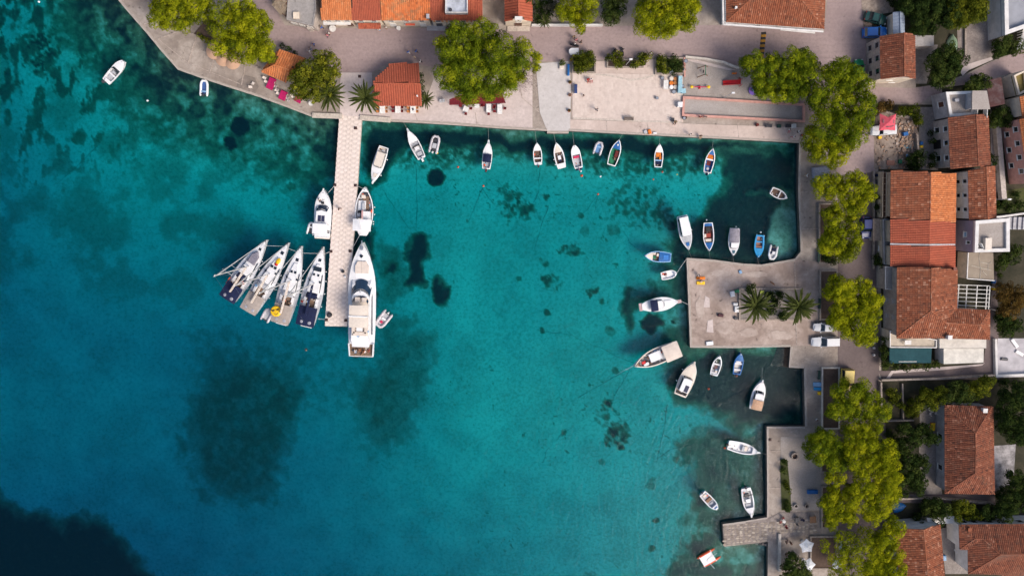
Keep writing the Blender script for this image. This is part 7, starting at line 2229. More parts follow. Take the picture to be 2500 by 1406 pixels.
for a in (
	('person in a blue shirt walking by the corner of the concrete house',786,68,-.6,'walk','blue','navy'),
	('person in white walking with a companion in patterned pink on the shop street',803,82,-2.2,'walk','white','black'),
	('person in pink walking close behind the one in white',799,87,-2.2,'walk','pink','purple'),
	('person in a blue top at the back of the group beside the leafy tree',766,109,-2.0,'walk','blue','navy'),
	('person in grey walking in the middle of the group beside the leafy tree',758,118,-2.0,'walk','grey','sky'),
	('person in white at the front of the group beside the leafy tree',755,126,-2.0,'walk','white','white'),
	('red-haired person in black walking beside the leafy tree',769,125,-1.4,'walk','black','black','orange'),
	('person in blue with a white bag behind the restaurant, left of the pair',997,128,2.0,'walk','blue','white'),
	('person in blue and white behind the restaurant, right of the pair',1016,126,2.4,'walk','blue','navy'),
	('fair-haired person standing behind the restaurant roof',1012,141,1.0,'stand','beige','black','beige'),
	('person in white and black at the restaurant roof corner',1026,151,2.7,'walk','white','black'),
	('person in white and black under the tile porch of the terrace',942,68,-2.2,'stand','white','black'),
	('person in white standing at the edge of the tile porch',926,74,-1.2,'stand','white','sky'),
	('person in purple seated outside the house with the roof terrace',1092,69,-1.57,'sit','purple','orange'),
	('person in dark clothes under the pine tip near the white cart',1401,90,-1.2,'walk','khaki','black'),
	('person in pink walking ahead of the white cart',1407,98,-1.0,'walk','pink','brown'),
	('person in black walking apart to the right of the white cart',1418,103,-.6,'walk','black','black'),
	('person in white with luggage next to the loaded scooter',1404,107,2.8,'stand','white','grey'),
	('person in white standing on the street above the lamp bed',1588,129,.4,'stand','white','beige'),
	('person in red seated on the plaza below the round shrub',1436,194,-1.4,'sit','red','red'),
	('person in white seated beside the one in red on the plaza',1444,194,-1.4,'sit','white','pink'),
	('child in brown crossing the empty upper plaza',1425,233,.8,'walk','brown','brown'),
	('person in dark grey crossing the lower plaza alone',1457,268,1.9,'walk','grey','black'),
	('person in red leaning on the pink court wall',1710,286,-1.57,'stand','red','black'),
	('person in grey leaning on the pink court wall',1722,286,-1.57,'stand','grey','white'),
	('person in black sitting at the end of the promenade bench row',1650,297,-1.9,'sit','khaki','black'),
	('person in brown near the quay edge below the ball court',1685,328,-.8,'stand','white','brown'),
	('person seated at the quay edge with legs over the water',1711,332,-1.6,'sit','brown','beige'),
	('person in white standing near the corner of the basin',1937,334,-.6,'walk','white','pink'),
	('person in white beside a pushchair near the basin corner',1949,322,.4,'stand','white','black'),
	('person in red beside the big dark pine at the basin corner',1957,330,-.4,'stand','red','navy'),
	('person in white sitting by the pale table at the basin corner',1928,317,-1.5,'sit','white','pink'),
	('person in white walking on the east quay beside the grey tarpaulin',1969,429,2.8,'walk','white','beige'),
	('small figure standing midway along the jetty',828,510,-.3,'walk','black','brown'),
	('person in white lying back against the bed wall above the south basin',1994,1024,-.9,'sit','white','black'),
	('person in dark clothes at the upper corner of the gravel terrace',1984,1059,-.5,'walk','brown','beige'),
	('person in black seated above the white star parasols',1920,1323,.2,'sit','black','navy'),
	('person in brown standing beside the one seated above the star parasols',1930,1324,-.3,'stand','brown','black'),
	('person sitting in the shade beside the dark bushy tree',1919,1354,.4,'sit','black','brown'),
	('child in red beside the slide ladder',1806,191,-2.4,'stand','black','red'),
	('person in blue and white sitting at the end of the orange kayak mat',1707,672,-.9,'sit','white','navy'),
	('person in navy on the yellow mat on the quay block',1711,685,-.9,'sit','navy','white'),
	('small child sitting on a playground border stone',1671,157,0,'sit','pink','brown'),
	('child in white sitting on the playground border',1672,170,0,'sit','white','brown'),
):
	person(*a,scale=.72 if 'child' in a[0] else 1.0)
for lab,x,y,rz,sh,lg in (('bare-backed person lying on the yacht stern deck',876,856,.4,'skin','orange'),('person in orange on the yacht stern deck',888,858,2.4,'orange','brown'),
							('person in red sitting at the right of the yacht stern deck',900,856,2.8,'red','orange'),('person in white sitting at the left of the yacht stern deck',866,857,.2,'white','white'),
							('person in dark shorts at the rim of the yacht stern deck',882,864,1.6,'skin','black')):
	person(lab,x,y,rz,'sit',sh,lg,z=1.72 - .36,shorts=True,group='people on the boats')
person('person in red in the cockpit of the yacht nearest to the jetty',737,735,.8,'sit','red','white',z=.95,group='people on the boats')
person('person lying dressed in black and white on the flybridge cruiser foredeck',779,487,-1.2,'sit','white','black',z=1.3,group='people on the boats')
person('person in pink in the cockpit of the outermost sailing yacht',592,690,-.6,'sit','pink','red',z=.95,group='people on the boats')
# swimmer: only head and shoulders above the water
person('swimmer with head and shoulders above water below the raft of yachts',748,853,.6,'stand','skin','red',z=-1.42,group='swimmers')
# ------------------------------------------------------------------ walls, beds, tables, playground, small things
Z0 = G + .07
def wall(label,pts,h,t,m,name='wall',closed=False,base=G,cat='wall',group=None):
	q = [P(x,y,base + h) for x,y in pts]
	c = centre(q)
	root = thing(name,label,cat,(c.x,c.y,base),0,group)
	if closed:
		q = q + [q[0]]
	for k,(a,b) in enumerate(zip(q,q[1:])):
		d = b - a
		e = t / 2 if k % 2 == 0 else -t / 2
		m_ = (a + b) / 2 - c
		MB().box(m_.x,m_.y,h / 2 + .002 * k,d.length + 2 * e - .006,t,h + .004 * k,math.atan2(d.y,d.x)).build('wall_run',[m],root)
	return root
def bed(label,x0,y0,x1,y1,m,soil=SOIL,h=.4,t=.28,poly=None):
	pts = poly or rect(x0,y0,x1,y1)
	r = wall(label,pts,h,t,m,'planting_bed',True,cat='planting bed',group='planting beds')
	q = [(P(x,y,G + h - .1) - r.location) for x,y in pts]
	MB().prism([(p.x,p.y) for p in q],.02,h - .12).build('soil',[soil],r)
STB = mat('bed_kerb_stone',(.33,.275,.24),rough=.85,var=.2)
for a in (('bed in shade under the pine by the dark blue car',2001,498,2044,642,STB),('bed of brown soil above the two white cars',2003,661,2044,780,STB),
		('white-edged bed beside the yellow van',2008,898,2049,1046,WSTONE),('small bed of brown soil between the pines',2006,1126,2044,1152,STB),
		('long bed beside the two stone well heads',2007,1188,2043,1288,STB),('bed under the white star parasols',1980,1310,2042,1388,STB)):
	bed(*a)
bed('square bed of the rounded shrub at the plaza corner',1398,137,1453,177,STB,GSOIL)
bed('low bed between the plaza and the street with a lamp in it',1483,146,1570,164,STB,SOIL)
bed('ivy bed between the plaza and the playground',1601,142,1669,180,STB,GRASSY)
bed('walled bed of the two palms on the quay block',1806,705,1958,780,STB,STONEP)
wall('pale concrete kerb stepping down at the left of the jetty head',[(768,282),(829,284)],.35,.9,mat('pale_kerb',(.50,.44,.385),rough=.8),'quay_kerb',cat='kerb')
wall('pale concrete kerb at the right of the jetty head',[(884,288),(947,293)],.35,.9,mat('pale_kerb',(.50,.44,.385)),'quay_kerb',cat='kerb')
wall('long low concrete edge behind the west quay, running under the pines',[(352,-10),(374,16),(446,70),(473,85),(516,106),(596,146),(640,172)],.3,.25,STB,'quay_wall')
for x0,y0,x1,y1 in ((478,92,459,154),(452,72,385,95),(408,40,345,62),(530,115,512,178),(385,95,459,154),(459,154,585,205),(600,150,590,208),(1262,182,1275,240),(1275,240,1318,276),(1010,268,1020,298),(1160,275,1165,306),(1480,294,1482,322),(1580,298,1583,327),(1800,304,1803,338),(1880,1100,1906,1100),(1875,1190,1906,1190),(1952,470,2000,468),(1954,560,2000,558),(1940,640,1945,845)):
	a,b = P(x0,y0,G),P(x1,y1,G)
	d = b - a; c = (a + b) / 2
	MB().box(c.x,c.y,G + .035,d.length,.11,.09,math.atan2(d.y,d.x)).build('joint',[mat('mortar_joint',(.44,.37,.33),rough=.9,var=.25)],kind='structure')
wall('pink wall around the ball court',[(1670,238),(1963,256),(1963,296),(1668,281)],.55,.4,ROSEW,'court_wall',True)
wall('whitewashed wall along the street side of the playground',[(1676,139),(1724,144),(1768,152),(1802,166)],.7,.35,WSTONE,'playground_wall')
wall('low rose wall between playground and ivy bed',[(1671,142),(1672,186)],.5,.25,ROSEW,'playground_wall')
wall('pale stone wall end on the lower quay',[(1904,1306),(1904,1392)],.5,.5,WSTONE,'quay_wall')
wall('white garden wall along the shop street by the chapel',[(1300,61),(1470,61)],1.0,.3,WHITEP,'garden_wall')
wall('garden wall running down the lane edge to the corner pier',[(2155,928),(2300,924),(2432,916)],.9,.35,STB,'garden_wall')
wall('garden wall at the street beside the empty plot',[(2152,935),(2153,1000)],.9,.3,STB,'garden_wall')
wall('thin garden path wall across the empty plot',[(2204,938),(2206,1025)],.6,.22,STB,'garden_wall')
wall('cottage path wall with a gate pier',[(2155,1028),(2230,1026)],.8,.25,STB,'garden_wall')
wall('low wall of the alley below the cottage',[(2175,1218),(2290,1216),(2428,1230)],.9,.35,STB,'garden_wall')
wall('white-capped wall of the lower terrace by the right edge',[(2432,830),(2434,918),(2520,914)],.8,.4,WHITEP,'terrace_wall')
wall('white boundary wall above the outdoor steps at the right edge',[(2432,531),(2520,519)],.8,.35,WHITEP,'garden_wall')
wall('rubble yard wall facing the lane',[(2136,268),(2200,283),(2244,290)],.7,.35,STB,'garden_wall')
wall('wall between rubble yard and the tiled stone house path',[(2240,330),(2246,412)],.9,.35,STB,'garden_wall')
wall('old terrace wall in the back lane by the pink house',[(2438,312),(2452,480)],1.2,.9,STONEW,'terrace_wall')
wall('pale frame of the front gardens on the street',[(2134,420),(2134,655)],.7,.25,STB,'garden_wall')
wall('kerb along the yard behind the grey stone gabled house',[(2358,70),(2358,138)],.5,.3,STB,'garden_wall')
pc = P(2478,545,G)
st = thing('garden_steps','wide grey garden steps right of the mauve house','steps',(pc.x,pc.y,G))
for k in range(5):
	MB().box(-1.2 + k * .75,0,.25 + k * .13,.72,2.3,.5 + k * .26).build('step',[GREYP],st)
pc = P(1862,1327,0)
st = thing('quay_steps','short brown steps going down into the water below the stone mole','steps',(pc.x,pc.y,0))
for k in range(5):
	MB().box(1.0 - k * .5,0,.35 - k * .2,.42,.5,.5).build('step',[STB],st)
pc = P(1915,872,0)
MB().box(0,0,0,2.8,3.8,.2)
ramp = MB().add([(-2.6,-1.9,-1.9),(1.2,-1.9,.9),(1.2,1.9,.9),(-2.6,1.9,-1.9),(-2.6,-1.9,-3),(1.2,-1.9,-3),(1.2,1.9,-3),(-2.6,1.9,-3)],[(0,1,2,3),(0,4,5,1),(2,6,7,3),(3,7,4,0),(1,5,6,2)])
o = ramp.build('boat_ramp',[mat('weedy_ramp',(.07,.045,.03),rough=.9,var=.3)],loc=(pc.x,pc.y,0)); o['kind'] = 'structure'
# speed bump of black and yellow blocks
pa,pb = P(1865,79,Z0),P(1858,146,Z0)
sb = thing('speed_bump','black and yellow speed bump across the shop street','speed bump',(pa.x,pa.y,G + .04))
for k in range(11):
	c = pa.lerp(pb,(k + .5) / 11) - pa
	MB().frustum([(-.46,-.23),(.46,-.23),(.46,.23),(-.46,.23)],0,[(-.3,-.22),(.3,-.22),(.3,.22),(-.3,.22)],.06).build('block',[paint('bump_black',40,38,38) if k % 2 == 0 else paint('bump_yellow',168,120,30)],sb,loc=(c.x,c.y,0),rz=.1)
# tables, chairs
CH = {}
def chair(label,x,y,rz,m,group,z=Z0):
	if m.name not in CH:
		t = thing('chair',label,'chair',(0,0,0),0,group)
		MB().box(0,0,.45,.44,.44,.05).build('seat',[m],t)
		MB().frustum([(-.24,-.22),(-.19,-.22),(-.19,.22),(-.24,.22)],.48,[(-.32,-.2),(-.28,-.2),(-.28,.2),(-.32,.2)],.9).build('backrest',[m],t)
		for a in (-.19,.19):
			for b in (-.19,.19):
				MB().box(a,b,.21,.04,.04,.43).build('leg',[m],t)
		CH[m.name] = [t,0]
	t,n = CH[m.name]
	CH[m.name][1] += 1
	p = P(x,y,z + .4)
	if n == 0:
		t.location = (p.x,p.y,z); t.rotation_euler.z = rz
		t['label'] = label; t['group'] = group
		return t
	return dup(t,label,(p.x,p.y,z),rz,group)
def table(label,x,y,sx,sy,rz,m,cloth=None,group='cafe tables',z=Z0,rnd_=False):
	p = P(x,y,z + .74)
	t = thing('table',label,'table',(p.x,p.y,z),rz,group)
	mb = MB()
	if rnd_:
		mb.lathe([(sx / 2,.71),(sx / 2,.75)],0,0,20)
	else:
		mb.box(0,0,.73,sx,sy,.04)
	mb.build('tabletop',[m],t)
	if rnd_:
		MB().lathe([(.28,0),(.06,.05),(.05,.71)],0,0,10).build('pedestal',[m],t)
	else:
		for a in (-1,1):
			for b in (-1,1):
				MB().box(a * (sx / 2 - .08),b * (sy / 2 - .08),.35,.05,.05,.71).build('leg',[m],t)
	if cloth:
		c = MB()
		a = [(-sx / 2 - .02,-sy / 2 - .02),(sx / 2 + .02,-sy / 2 - .02),(sx / 2 + .02,sy / 2 + .02),(-sx / 2 - .02,sy / 2 + .02)]
		c.frustum([(x_ * 1.1,y_ * 1.1) for x_,y_ in a],.45,a,.762,bottom=False)
		o = c.build('tablecloth',[cloth],loc=(p.x,p.y,z),rz=rz)
		tag(o,'cloth on the ' + label,'tablecloth','tablecloths')
	return t
MAG = paint('magenta_cloth',176,22,92,rough=.9); MAROON = paint('maroon_chair',112,16,26,rough=.6); WCH = paint('white_chair',216,206,200,rough=.6); WCL = paint('white_cloth',220,219,219,rough=.9)
WTOP = paint('white_tabletop',214,212,210)
OCH = paint('tan_chair',182,120,70,rough=.7)
for k,(x,y,n,nm) in enumerate(((661,204,1.9,'uppermost magenta table below the kiosk'),(690,233,1.5,'middle magenta table near the quay wall'),(727,243,.9,'small magenta table under the leafy tree'))):
	rz = -.42 if k < 2 else -.5
	table(nm,x,y,1.1,n,rz,WOOD,MAG)
	ux,uy = math.cos(rz) * 11.5,-math.sin(rz) * 11.5
	for j,(s,t) in enumerate(((-1,-.6),(-1,.1),(1,-.5),(1,.2),(1,.8))[:5 if k < 2 else 3]):
		vx,vy = math.sin(-rz) * -13 * n * t * .6,-math.cos(rz) * 13 * n * t * .6
		chair('white chair, %s side, %s, at the %s' % ('left' if s < 0 else 'right','upper end' if t < -.3 else 'middle' if t < .5 else 'lower end',nm.split(' table')[0] + ' table'),x + s * ux + vx * -1,y + s * uy + vy * -1,rz + (math.pi if s > 0 else 0),WCH,'chairs at the ' + nm)
for k,(x,y,m,nm) in enumerate(((933,268,OCH,'white table with tan chairs before the restaurant near the palm'),(971,267,MAROON,'white table between maroon chairs in front of the restaurant'),(1008,268,OCH,'white table with a dark tray before the restaurant'))):
	table(nm,x,y,.9,1.15,0,WTOP,WCL)
	for s in (-1,1):
		for t in (-.35,.35):
			chair('%s chair, %s %s one at the %s restaurant table' % ('tan' if m is OCH else 'maroon','upper' if t < 0 else 'lower','left' if s < 0 else 'right',('left','middle','right')[k]),x + s * 10,y + t * 13,math.pi if s > 0 else 0,m,'chairs at the ' + nm)
p = P(1008,267,Z0 + .8)
tag(MB().box(0,0,.02,.3,.4,.04).build('tray',[DGREY],loc=(p.x,p.y,Z0 + .77),rz=.3),'dark tray on a white restaurant table','tray')
for k,(x,y,sx,sy,rz,nm) in enumerate(((1137,266,.85,.85,-.35,'tilted square white table in front of the dark red awning'),(1164,259,.8,.6,0,'white table half under the awning'),(1193,264,.8,1.4,0,'long white table second from the right before the awning'),(1220,266,.8,1.6,0,'longest white table before the awning'))):
	table(nm,x,y,sx,sy,rz,WTOP,WCL)
	for s in (-1,1):
		chair('maroon chair %s of the %s' % ('left' if s < 0 else 'right',nm),x + s * 12,y - 4 + 3 * s,math.pi if s > 0 else 0,MAROON,'chairs at the ' + nm)
	if k != 1:
		chair('maroon chair below the ' + nm if k < 3 else 'second maroon chair left of the ' + nm,x - (0,0,0,12)[k],y + (12,0,14,6)[k],R90 if k != 3 else 0,MAROON,'chairs at the ' + nm)
# round tables
for lab,x,y,d,g in (('round white table by the palm left of the jetty head',759,253,.85,0),('round white table outside the orange lichened roof',973,69,.75,0),('round cream table at the left end of the top terrace',812,70,1.2,0),
						('round white table above the mole steps',1915,1273,.6,0),('round garden table on the cottage yard',2276,997,1.4,1),('round white table on the court stair',2338,1346,.6,1)):
	table(lab,x,y,d,d,0,WTOP,rnd_=True,group='round tables')
for x,y,rz,nm,m in ((2284,987,-2,'white chair above the round garden table',WCH),(2271,1010,1.4,'white chair below the round garden table',WCH),(2285,1008,2.2,'white chair right of the round garden table',WCH),(1912,1264,-1.2,'maroon chair above the round table by the mole steps',MAROON),
						(1906,1274,0,'maroon chair left of the round table by the mole steps',MAROON),(1919,1284,1.9,'maroon chair below the round table by the mole steps',MAROON),(1947,1263,-1,'dark chair in the group over the cobbles',DGREY),(1946,1276,1.4,'dark chair at the lower end of the group over the cobbles',DGREY),
						(1958,1268,3,'blue chair beside the dark chairs over the cobbles',NAVY),(613,213,0,'white plastic chair on the dark stain of the west quay',WCH),(618,204,1,'white plastic lounger chair beside the one on the stain',WCH),(2148,680,0,'white garden chair in front of the stone porch',WCH),
						(1076,248,-1.57,'grey armchair left of the awning, nearer to the restaurant',GREY),(1083,247,-1.57,'grey armchair left of the awning, nearer to the awning',GREY)):
	chair(nm,x,y,rz,m,'single chairs')
table('wooden table with dishes among the group over the cobbles',1985,1268,1.2,1.3,.1,WOOD)
table('dark table among the group over the cobbles',1947,1269,.8,.8,0,DGREY)
table('pale table at the corner of the basin',1938,308,.9,.8,0,WTOP)
table('white table on the front garden path',2149,606,.8,1.0,0,WTOP)
table('white table on the cream terrace',2217,836,1.2,.8,0,WTOP,z=G + 3.02)
# dark red awning under the big pine
p = P(1166,232,G + 2.8)
aw = thing('awning','dark red ribbed awning roof beneath the huge pine','awning',(p.x,p.y,G))
q = [P(x,y,z) - aw.location for x,y,z in ((1097,243,G + 2.9),(1200,206,G + 3.1),(1218,207,G + 3.1),(1235,252,G + 2.7),(1097,257,G + 2.7))]
q = [Vector((v.x,v.y,v.z)) for v in q]
MB().add(q + [v - Vector((0,0,.08)) for v in q],[(4,3,2,1,0),(5,6,7,8,9)] + [(i,(i + 1) % 5,5 + (i + 1) % 5,5 + i) for i in range(5)]).build('canopy',[paint('wine_red_sheet',112,20,36,rough=.8)],aw)
mb = MB()
for k in range(30):
	x = 1099 + k * 4.6
	a,b = P(x,256.6 - k * .15,G + 2.74) - aw.location,P(x,247 - k * 1.0 if k < 22 else 225 + (k - 22) * 3,G + 2.92) - aw.location
	mb.tube([a,b],.035,4)
mb.build('rib',[paint('wine_red_rib',92,14,28)],aw)
for x,y in ((1100,255),(1166,254),(1232,251)):
	a = P(x,y,G) - aw.location
	MB().box(a.x,a.y,1.35,.1,.1,2.6).build('post',[STEEL],aw)
# parasols
def parasol(label,x,y,r,h,m,n=6,star=.0,thatch=False,rz=0.0,name='parasol'):
	p = P(x,y,G + h)
	t = thing(name,label,'parasol',(p.x,p.y,Z0),rz,'parasols')
	mb = MB()
	if thatch:
		for k in range(4):
			mb.lathe([(r * (1 - k * .24),h - .5 + k * .22),(r * (1 - k * .24) * .98,h - .42 + k * .22),(r * (.74 - k * .24) + .02,h - .26 + k * .22)],0,0,22)
		mb.lathe([(.12,h + .35),(.1,h + .55),(.02,h + .6)],0,0,8,1)
		mb.build('canopy',[m,BLACK],t)
	else:
		ring = []
		for k in range(n * 2):
			a = math.pi * k / n
			rr = r if k % 2 == 0 else r * math.cos(math.pi / n) * (1 - star)
			ring.append((rr * math.cos(a),rr * math.sin(a),h - .38 if k % 2 == 0 else h - .32))
		mb.add([(0,0,h + .1)] + ring,[(0,1 + k,1 + (k + 1) % (2 * n)) for k in range(2 * n)])
		mb.add([(0,0,h + .07)] + [(x_,y_,z_ - .02) for x_,y_,z_ in ring],[(0,1 + (k + 1) % (2 * n),1 + k) for k in range(2 * n)])
		mb.build('canopy',[m],t)
		MB().ball(0,0,h + .14,.07,8).build('finial',[m],t)
	MB().tube([(0,0,0),(0,0,h)],.04,8).build('pole',[WOOD if thatch else ALU],t)
	MB().lathe([(.35,0),(.35,.1),(.06,.16)],0,0,14).build('base',[GREYP],t)
	return t
STR = tone_mat('reed_thatch',[(0,(.40,.25,.17)),(1,(.48,.31,.22))],noise=.3,nscale=5,ncol=(.30,.19,.13))
parasol('round straw parasol, leftmost of the three under the pine on the west quay',521,125,1.42,2.5,STR,thatch=True)
parasol('round straw parasol half hidden between the two others',543,142,1.42,2.4,STR,thatch=True)
parasol('round straw parasol with its dark tip in view, nearest to the water',566,150,1.38,2.6,STR,thatch=True)
SW = paint('white_parasol_cloth',214,218,226,rough=.85)
parasol('white star parasol, upper left of the four',1971,1334,1.5,2.6,SW,5,.12,rz=.4)
parasol('white star parasol, lower left of the four',1974,1380,1.5,2.6,SW,5,.12,rz=1.3)
parasol('white star parasol, upper right of the four under the loose pine',2064,1335,1.35,2.6,SW,5,.12,rz=.9)
parasol('white star parasol, lower right of the four among pine twigs',2046,1377,1.3,2.6,SW,5,.12,rz=.2)
# pink stall canopy with grey lettering-like prints
p = P(2169,298,G + 2.7)
sc = thing('stall_canopy','square pink stall canopy with grey prints beside the white pickup','canopy',(p.x,p.y,Z0))
PK = paint('pink_awning_cloth',206,86,102,rough=.85)
hw = 1.5
c4 = [(-hw,-hw,2.3),(hw,-hw,2.3),(hw,hw,2.3),(-hw,hw,2.3)]
md = [(0,-hw * .92,2.36),(hw * .92,0,2.36),(0,hw * .55,2.5),(-hw * .92,0,2.36)]
vs = [(0,0,3.0)] + [v for pr_ in zip(c4,md) for v in pr_]
MB().add(vs,[(0,1 + k,1 + (k + 1) % 8) for k in range(8)]).build('cloth',[PK],sc)
for k,(x,y,a) in enumerate(((0,-.85,.1),(.95,.1,1.5),(-.9,.1,-1.5),(.7,-.75,.4))):
	z = 3.0 - .44 * max(abs(x),abs(y)) + .03
	mb = MB(); c_,s_ = math.cos(a),math.sin(a)
	for j in range(4):
		u = -.28 + j * .17
		mb.box(x + u * c_,y + u * s_,z + .02,.11,.26 - .06 * (j % 2),.012,a + .2 * (j % 2))
	mb.build('print',[paint('grey_print',120,90,98)],sc)
for x,y,z in c4:
	MB().tube([(x * .97,y * .97,0),(x * .97,y * .97,2.28)],.035,6).build('post',[STEEL],sc)
# benches
def bench(label,x,y,L,rz,m,back=True):
	p = P(x,y,Z0 + .4)
	t = thing('bench',label,'bench',(p.x,p.y,Z0),rz,'benches')
	for k in range(3):
		MB().box(0,-.17 + k * .17,.44,L,.14,.05).build('slat',[m],t)
	if back:
		for k in range(2):
			MB().box(0,.27 + k * .04,.6 + k * .18,L,.04,.14).build('back_slat',[m],t)
	for s in (-1,1):
		MB().box(s * (L / 2 - .15),0,.21,.08,.5,.42).build('leg',[DGREY],t)
GB = paint('grey_bench_wood',104,92,86); GN = paint('green_bench',24,64,58)
bench('grey bench on the promenade facing the harbour below the plaza',1535,291,1.8,0,GB)
bench('dark bench in the row under the ball court, beside the small hatch',1877,308,1.2,0,DGREY)
bench('dark bench in the row under the ball court, next to the pale table',1926,308,1.2,0,DGREY)
bench('dark green bench beside the shaded pine bed',1999,625,2.2,R90,GN)
bench('dark green bench beside the brown soil bed',2001,741,1.9,R90,GN)
bench('dark green bench by the white-edged bed',2000,915,1.7,R90,GN)
bench('short dark bench at the end of the plaza next to a seated person',1643,293,.7,R90,DGREY)
def box_thing(name,label,cat,x,y,sx,sy,sz,rz,m,top=None,z=Z0,group=None,lid=.86):
	p = P(x,y,z + sz)
	t = thing(name,label,cat,(p.x,p.y,z),rz,group)
	MB().frustum([(-sx / 2,-sy / 2),(sx / 2,-sy / 2),(sx / 2,sy / 2),(-sx / 2,sy / 2)],0,[(-sx * .48,-sy * .48),(sx * .48,-sy * .48),(sx * .48,sy * .48),(-sx * .48,sy * .48)],sz * .85).build('body',[m],t)
	MB().frustum([(-sx * .51,-sy * .51),(sx * .51,-sy * .51),(sx * .51,sy * .51),(-sx * .51,sy * .51)],sz * .86,[(-sx * lid / 2,-sy * lid / 2),(sx * lid / 2,-sy * lid / 2),(sx * lid / 2,sy * lid / 2),(-sx * lid / 2,sy * lid / 2)],sz).build('lid',[top or m],t)
	return t
BLT = paint('blue_tarpaulin',14,96,160)
for a in (('crate','dark crate at the left end of the bench row','crate',1850,305,.5,.5,.5,.3,REDP),('hatch_box','dark green box in the bench row','box',1903,308,.7,.6,.5,0,GN),
		('bin','black bin at the corner of the ball court wall','bin',2,2,0,0,0,0,BLACK),('box','white control box on the end of the ball court wall','box',1661,255,.9,.95,1.0,0,WHITE),('crate','square cream planter box beside the slipway plant','box',1371,163,.75,.75,.45,0,CREAM),
		('box','white box at the quay edge beside the orange bag','box',1599,325,.65,.3,.3,0,WHITE),('bag','orange bag at the quay edge near the bollard','bag',1586,322,.55,.8,.35,.3,ORANGE),('bag','grey bundle beside the orange bag','bag',1576,322,.6,.6,.3,.5,GREY),
		('basket','blue covered basket near the gravel terrace edge','box',1985,1201,2.0,.75,.5,0,BLUEP,None),('sack','white and blue sack near the lower edge of the quay block','sack',1733,838,1.3,.7,.3,.1,LBLUE,WHITE),('bundle','dark maroon bundle on the middle of the quay block','bundle',1760,770,1.0,.55,.4,-.1,paint('maroon_bundle',66,22,36)),
		('box','dark wheel-like box left of the palm bed','box',1797,777,.6,.5,.4,0,DGREY),('crate','white fish boxes at the palm bed wall, upper heap','crate',1789,718,.8,1.0,.5,.2,WHITE),('crate','white fish box at the palm bed wall, lower one','crate',1799,755,.75,1.1,.4,0,WHITE),
		('crate','white fish box between the two heaps at the palm bed wall','crate',1796,743,.8,.5,.35,0,WHITE),('crate','green crate at the corner of the palm bed','crate',1800,711,.8,.6,.4,.2,GREENP),('box','yellow-green box in the palm bed','box',1861,713,.75,.5,.4,0,paint('lime_box',190,200,80)),
		('board','pale blue and white striped air bed beside the white-edged bed','air bed',1996,938,1.6,.75,.2,0,paint('sky_airbed',120,180,210),LBLUE),('board','turquoise air bed below the striped one','air bed',1997,949,1.5,.6,.2,0,CYANP),('board','yellow mat below the turquoise air bed','mat',2002,960,.9,.6,.12,0,YELLOW),
		('kayak_mat','orange and yellow mat on the quay block, upper one','mat',1711,679,1.6,.5,.15,0,YELLOW,ORANGE),('kayak_mat','bright orange-yellow mat on the quay block, lower one','mat',1711,691,1.5,.6,.15,0,ORANGE,YELLOW),('bundle','blue bundle lying on the upper quay block','bundle',1808,664,.5,.6,.2,.4,LBLUE),
		('plank','dark plank lying above the palm bed','plank',1886,691,.9,.25,.12,-.6,WOOD),('tarpaulin','silver grey tarpaulin over goods under the pine beside the east basin','tarpaulin',2006,425,3.0,2.6,.8,.1,paint('silver_tarp',150,154,170)),('tarpaulin','blue tarpaulin bundle at the kerb of the front garden','bundle',2148,725,.7,.8,.6,0,CYANP),
		('gas_box','dark locker with a square white frame in the front garden','locker',2143,444,.8,.8,.5,0,WHITE,DGREY),('box','small blue-lidded box in the front garden top','box',2143,428,.5,.5,.6,0,NAVY),('box','blue barrel-like bin among the rubble','bin',2212,327,.9,.7,.7,.2,BLUEP),('box','pale plastic tub among the rubble','tub',2217,380,.6,.5,.4,0,LBLUE),
		('surfboard','teal board lying across the rubble','board',2214,359,1.5,.5,.12,0,paint('teal_board',60,130,150)),('crate','blue crate at the path behind the rubble yard','crate',2251,350,.55,.6,.5,0,BLUEP),('crate','yellow crate at the path behind the rubble yard','crate',2251,358,.55,.4,.4,0,YELLOW),('bag','yellow bag in front of the white pickup','bag',2149,336,.6,.5,.4,.2,YELLOW),
		('crate','green tub at the lower end of the rubble yard','tub',2199,395,.6,.7,.4,0,GREENP),('pallet','reddish boards stacked at the lower end of the rubble yard','boards',2175,398,1.4,.9,.2,0,paint('red_boards',160,110,92)),('rug','magenta and yellow child seat beside the cottage wall','child seat',2278,1042,.9,1.5,.4,0,PINK,YELLOW),
		('lounger','white slatted sun lounger on the lower white terrace, upper','lounger',2478,838,1.9,.6,.3,-.9,CREAM,WHITE),('lounger','white slatted sun lounger on the lower white terrace, lower','lounger',2490,862,1.6,.6,.3,-.5,CREAM,WHITE),('dog_bed','dark cushion on the lower white terrace','cushion',2453,877,1.3,.5,.25,-.1,DGREY),
		('crate','blue plastic bags on the court stair','bags',2307,1362,.6,1.0,.5,.1,CYANP,LBLUE),('box','blue tub below the crossing path beside the tan roof','tub',2428,688,.6,.6,.5,0,BLUEP),('box','yellow tub next to the rust brown tree','tub',2429,705,.7,.5,.5,0,YELLOW),('box','black bin-bag by the bollard at the jetty end','bag',2,2,0,0,0,0,BLACK),
		('trolley','white sun table with two dark blue panels on the plaza','table',1406,217,.55,1.6,.75,0,WHITE,paint('navy_panel',40,60,110)),('trough','blue water trough on the plaza kerb','trough',1388,171,.4,2.0,.5,0,LBLUE,BLUEP),('stone','white block on the jetty','box',842,676,.3,.35,.35,0,WHITE)):
	if a[4] > 2 and a[5]:
		box_thing(*a[:9],*a[9:])
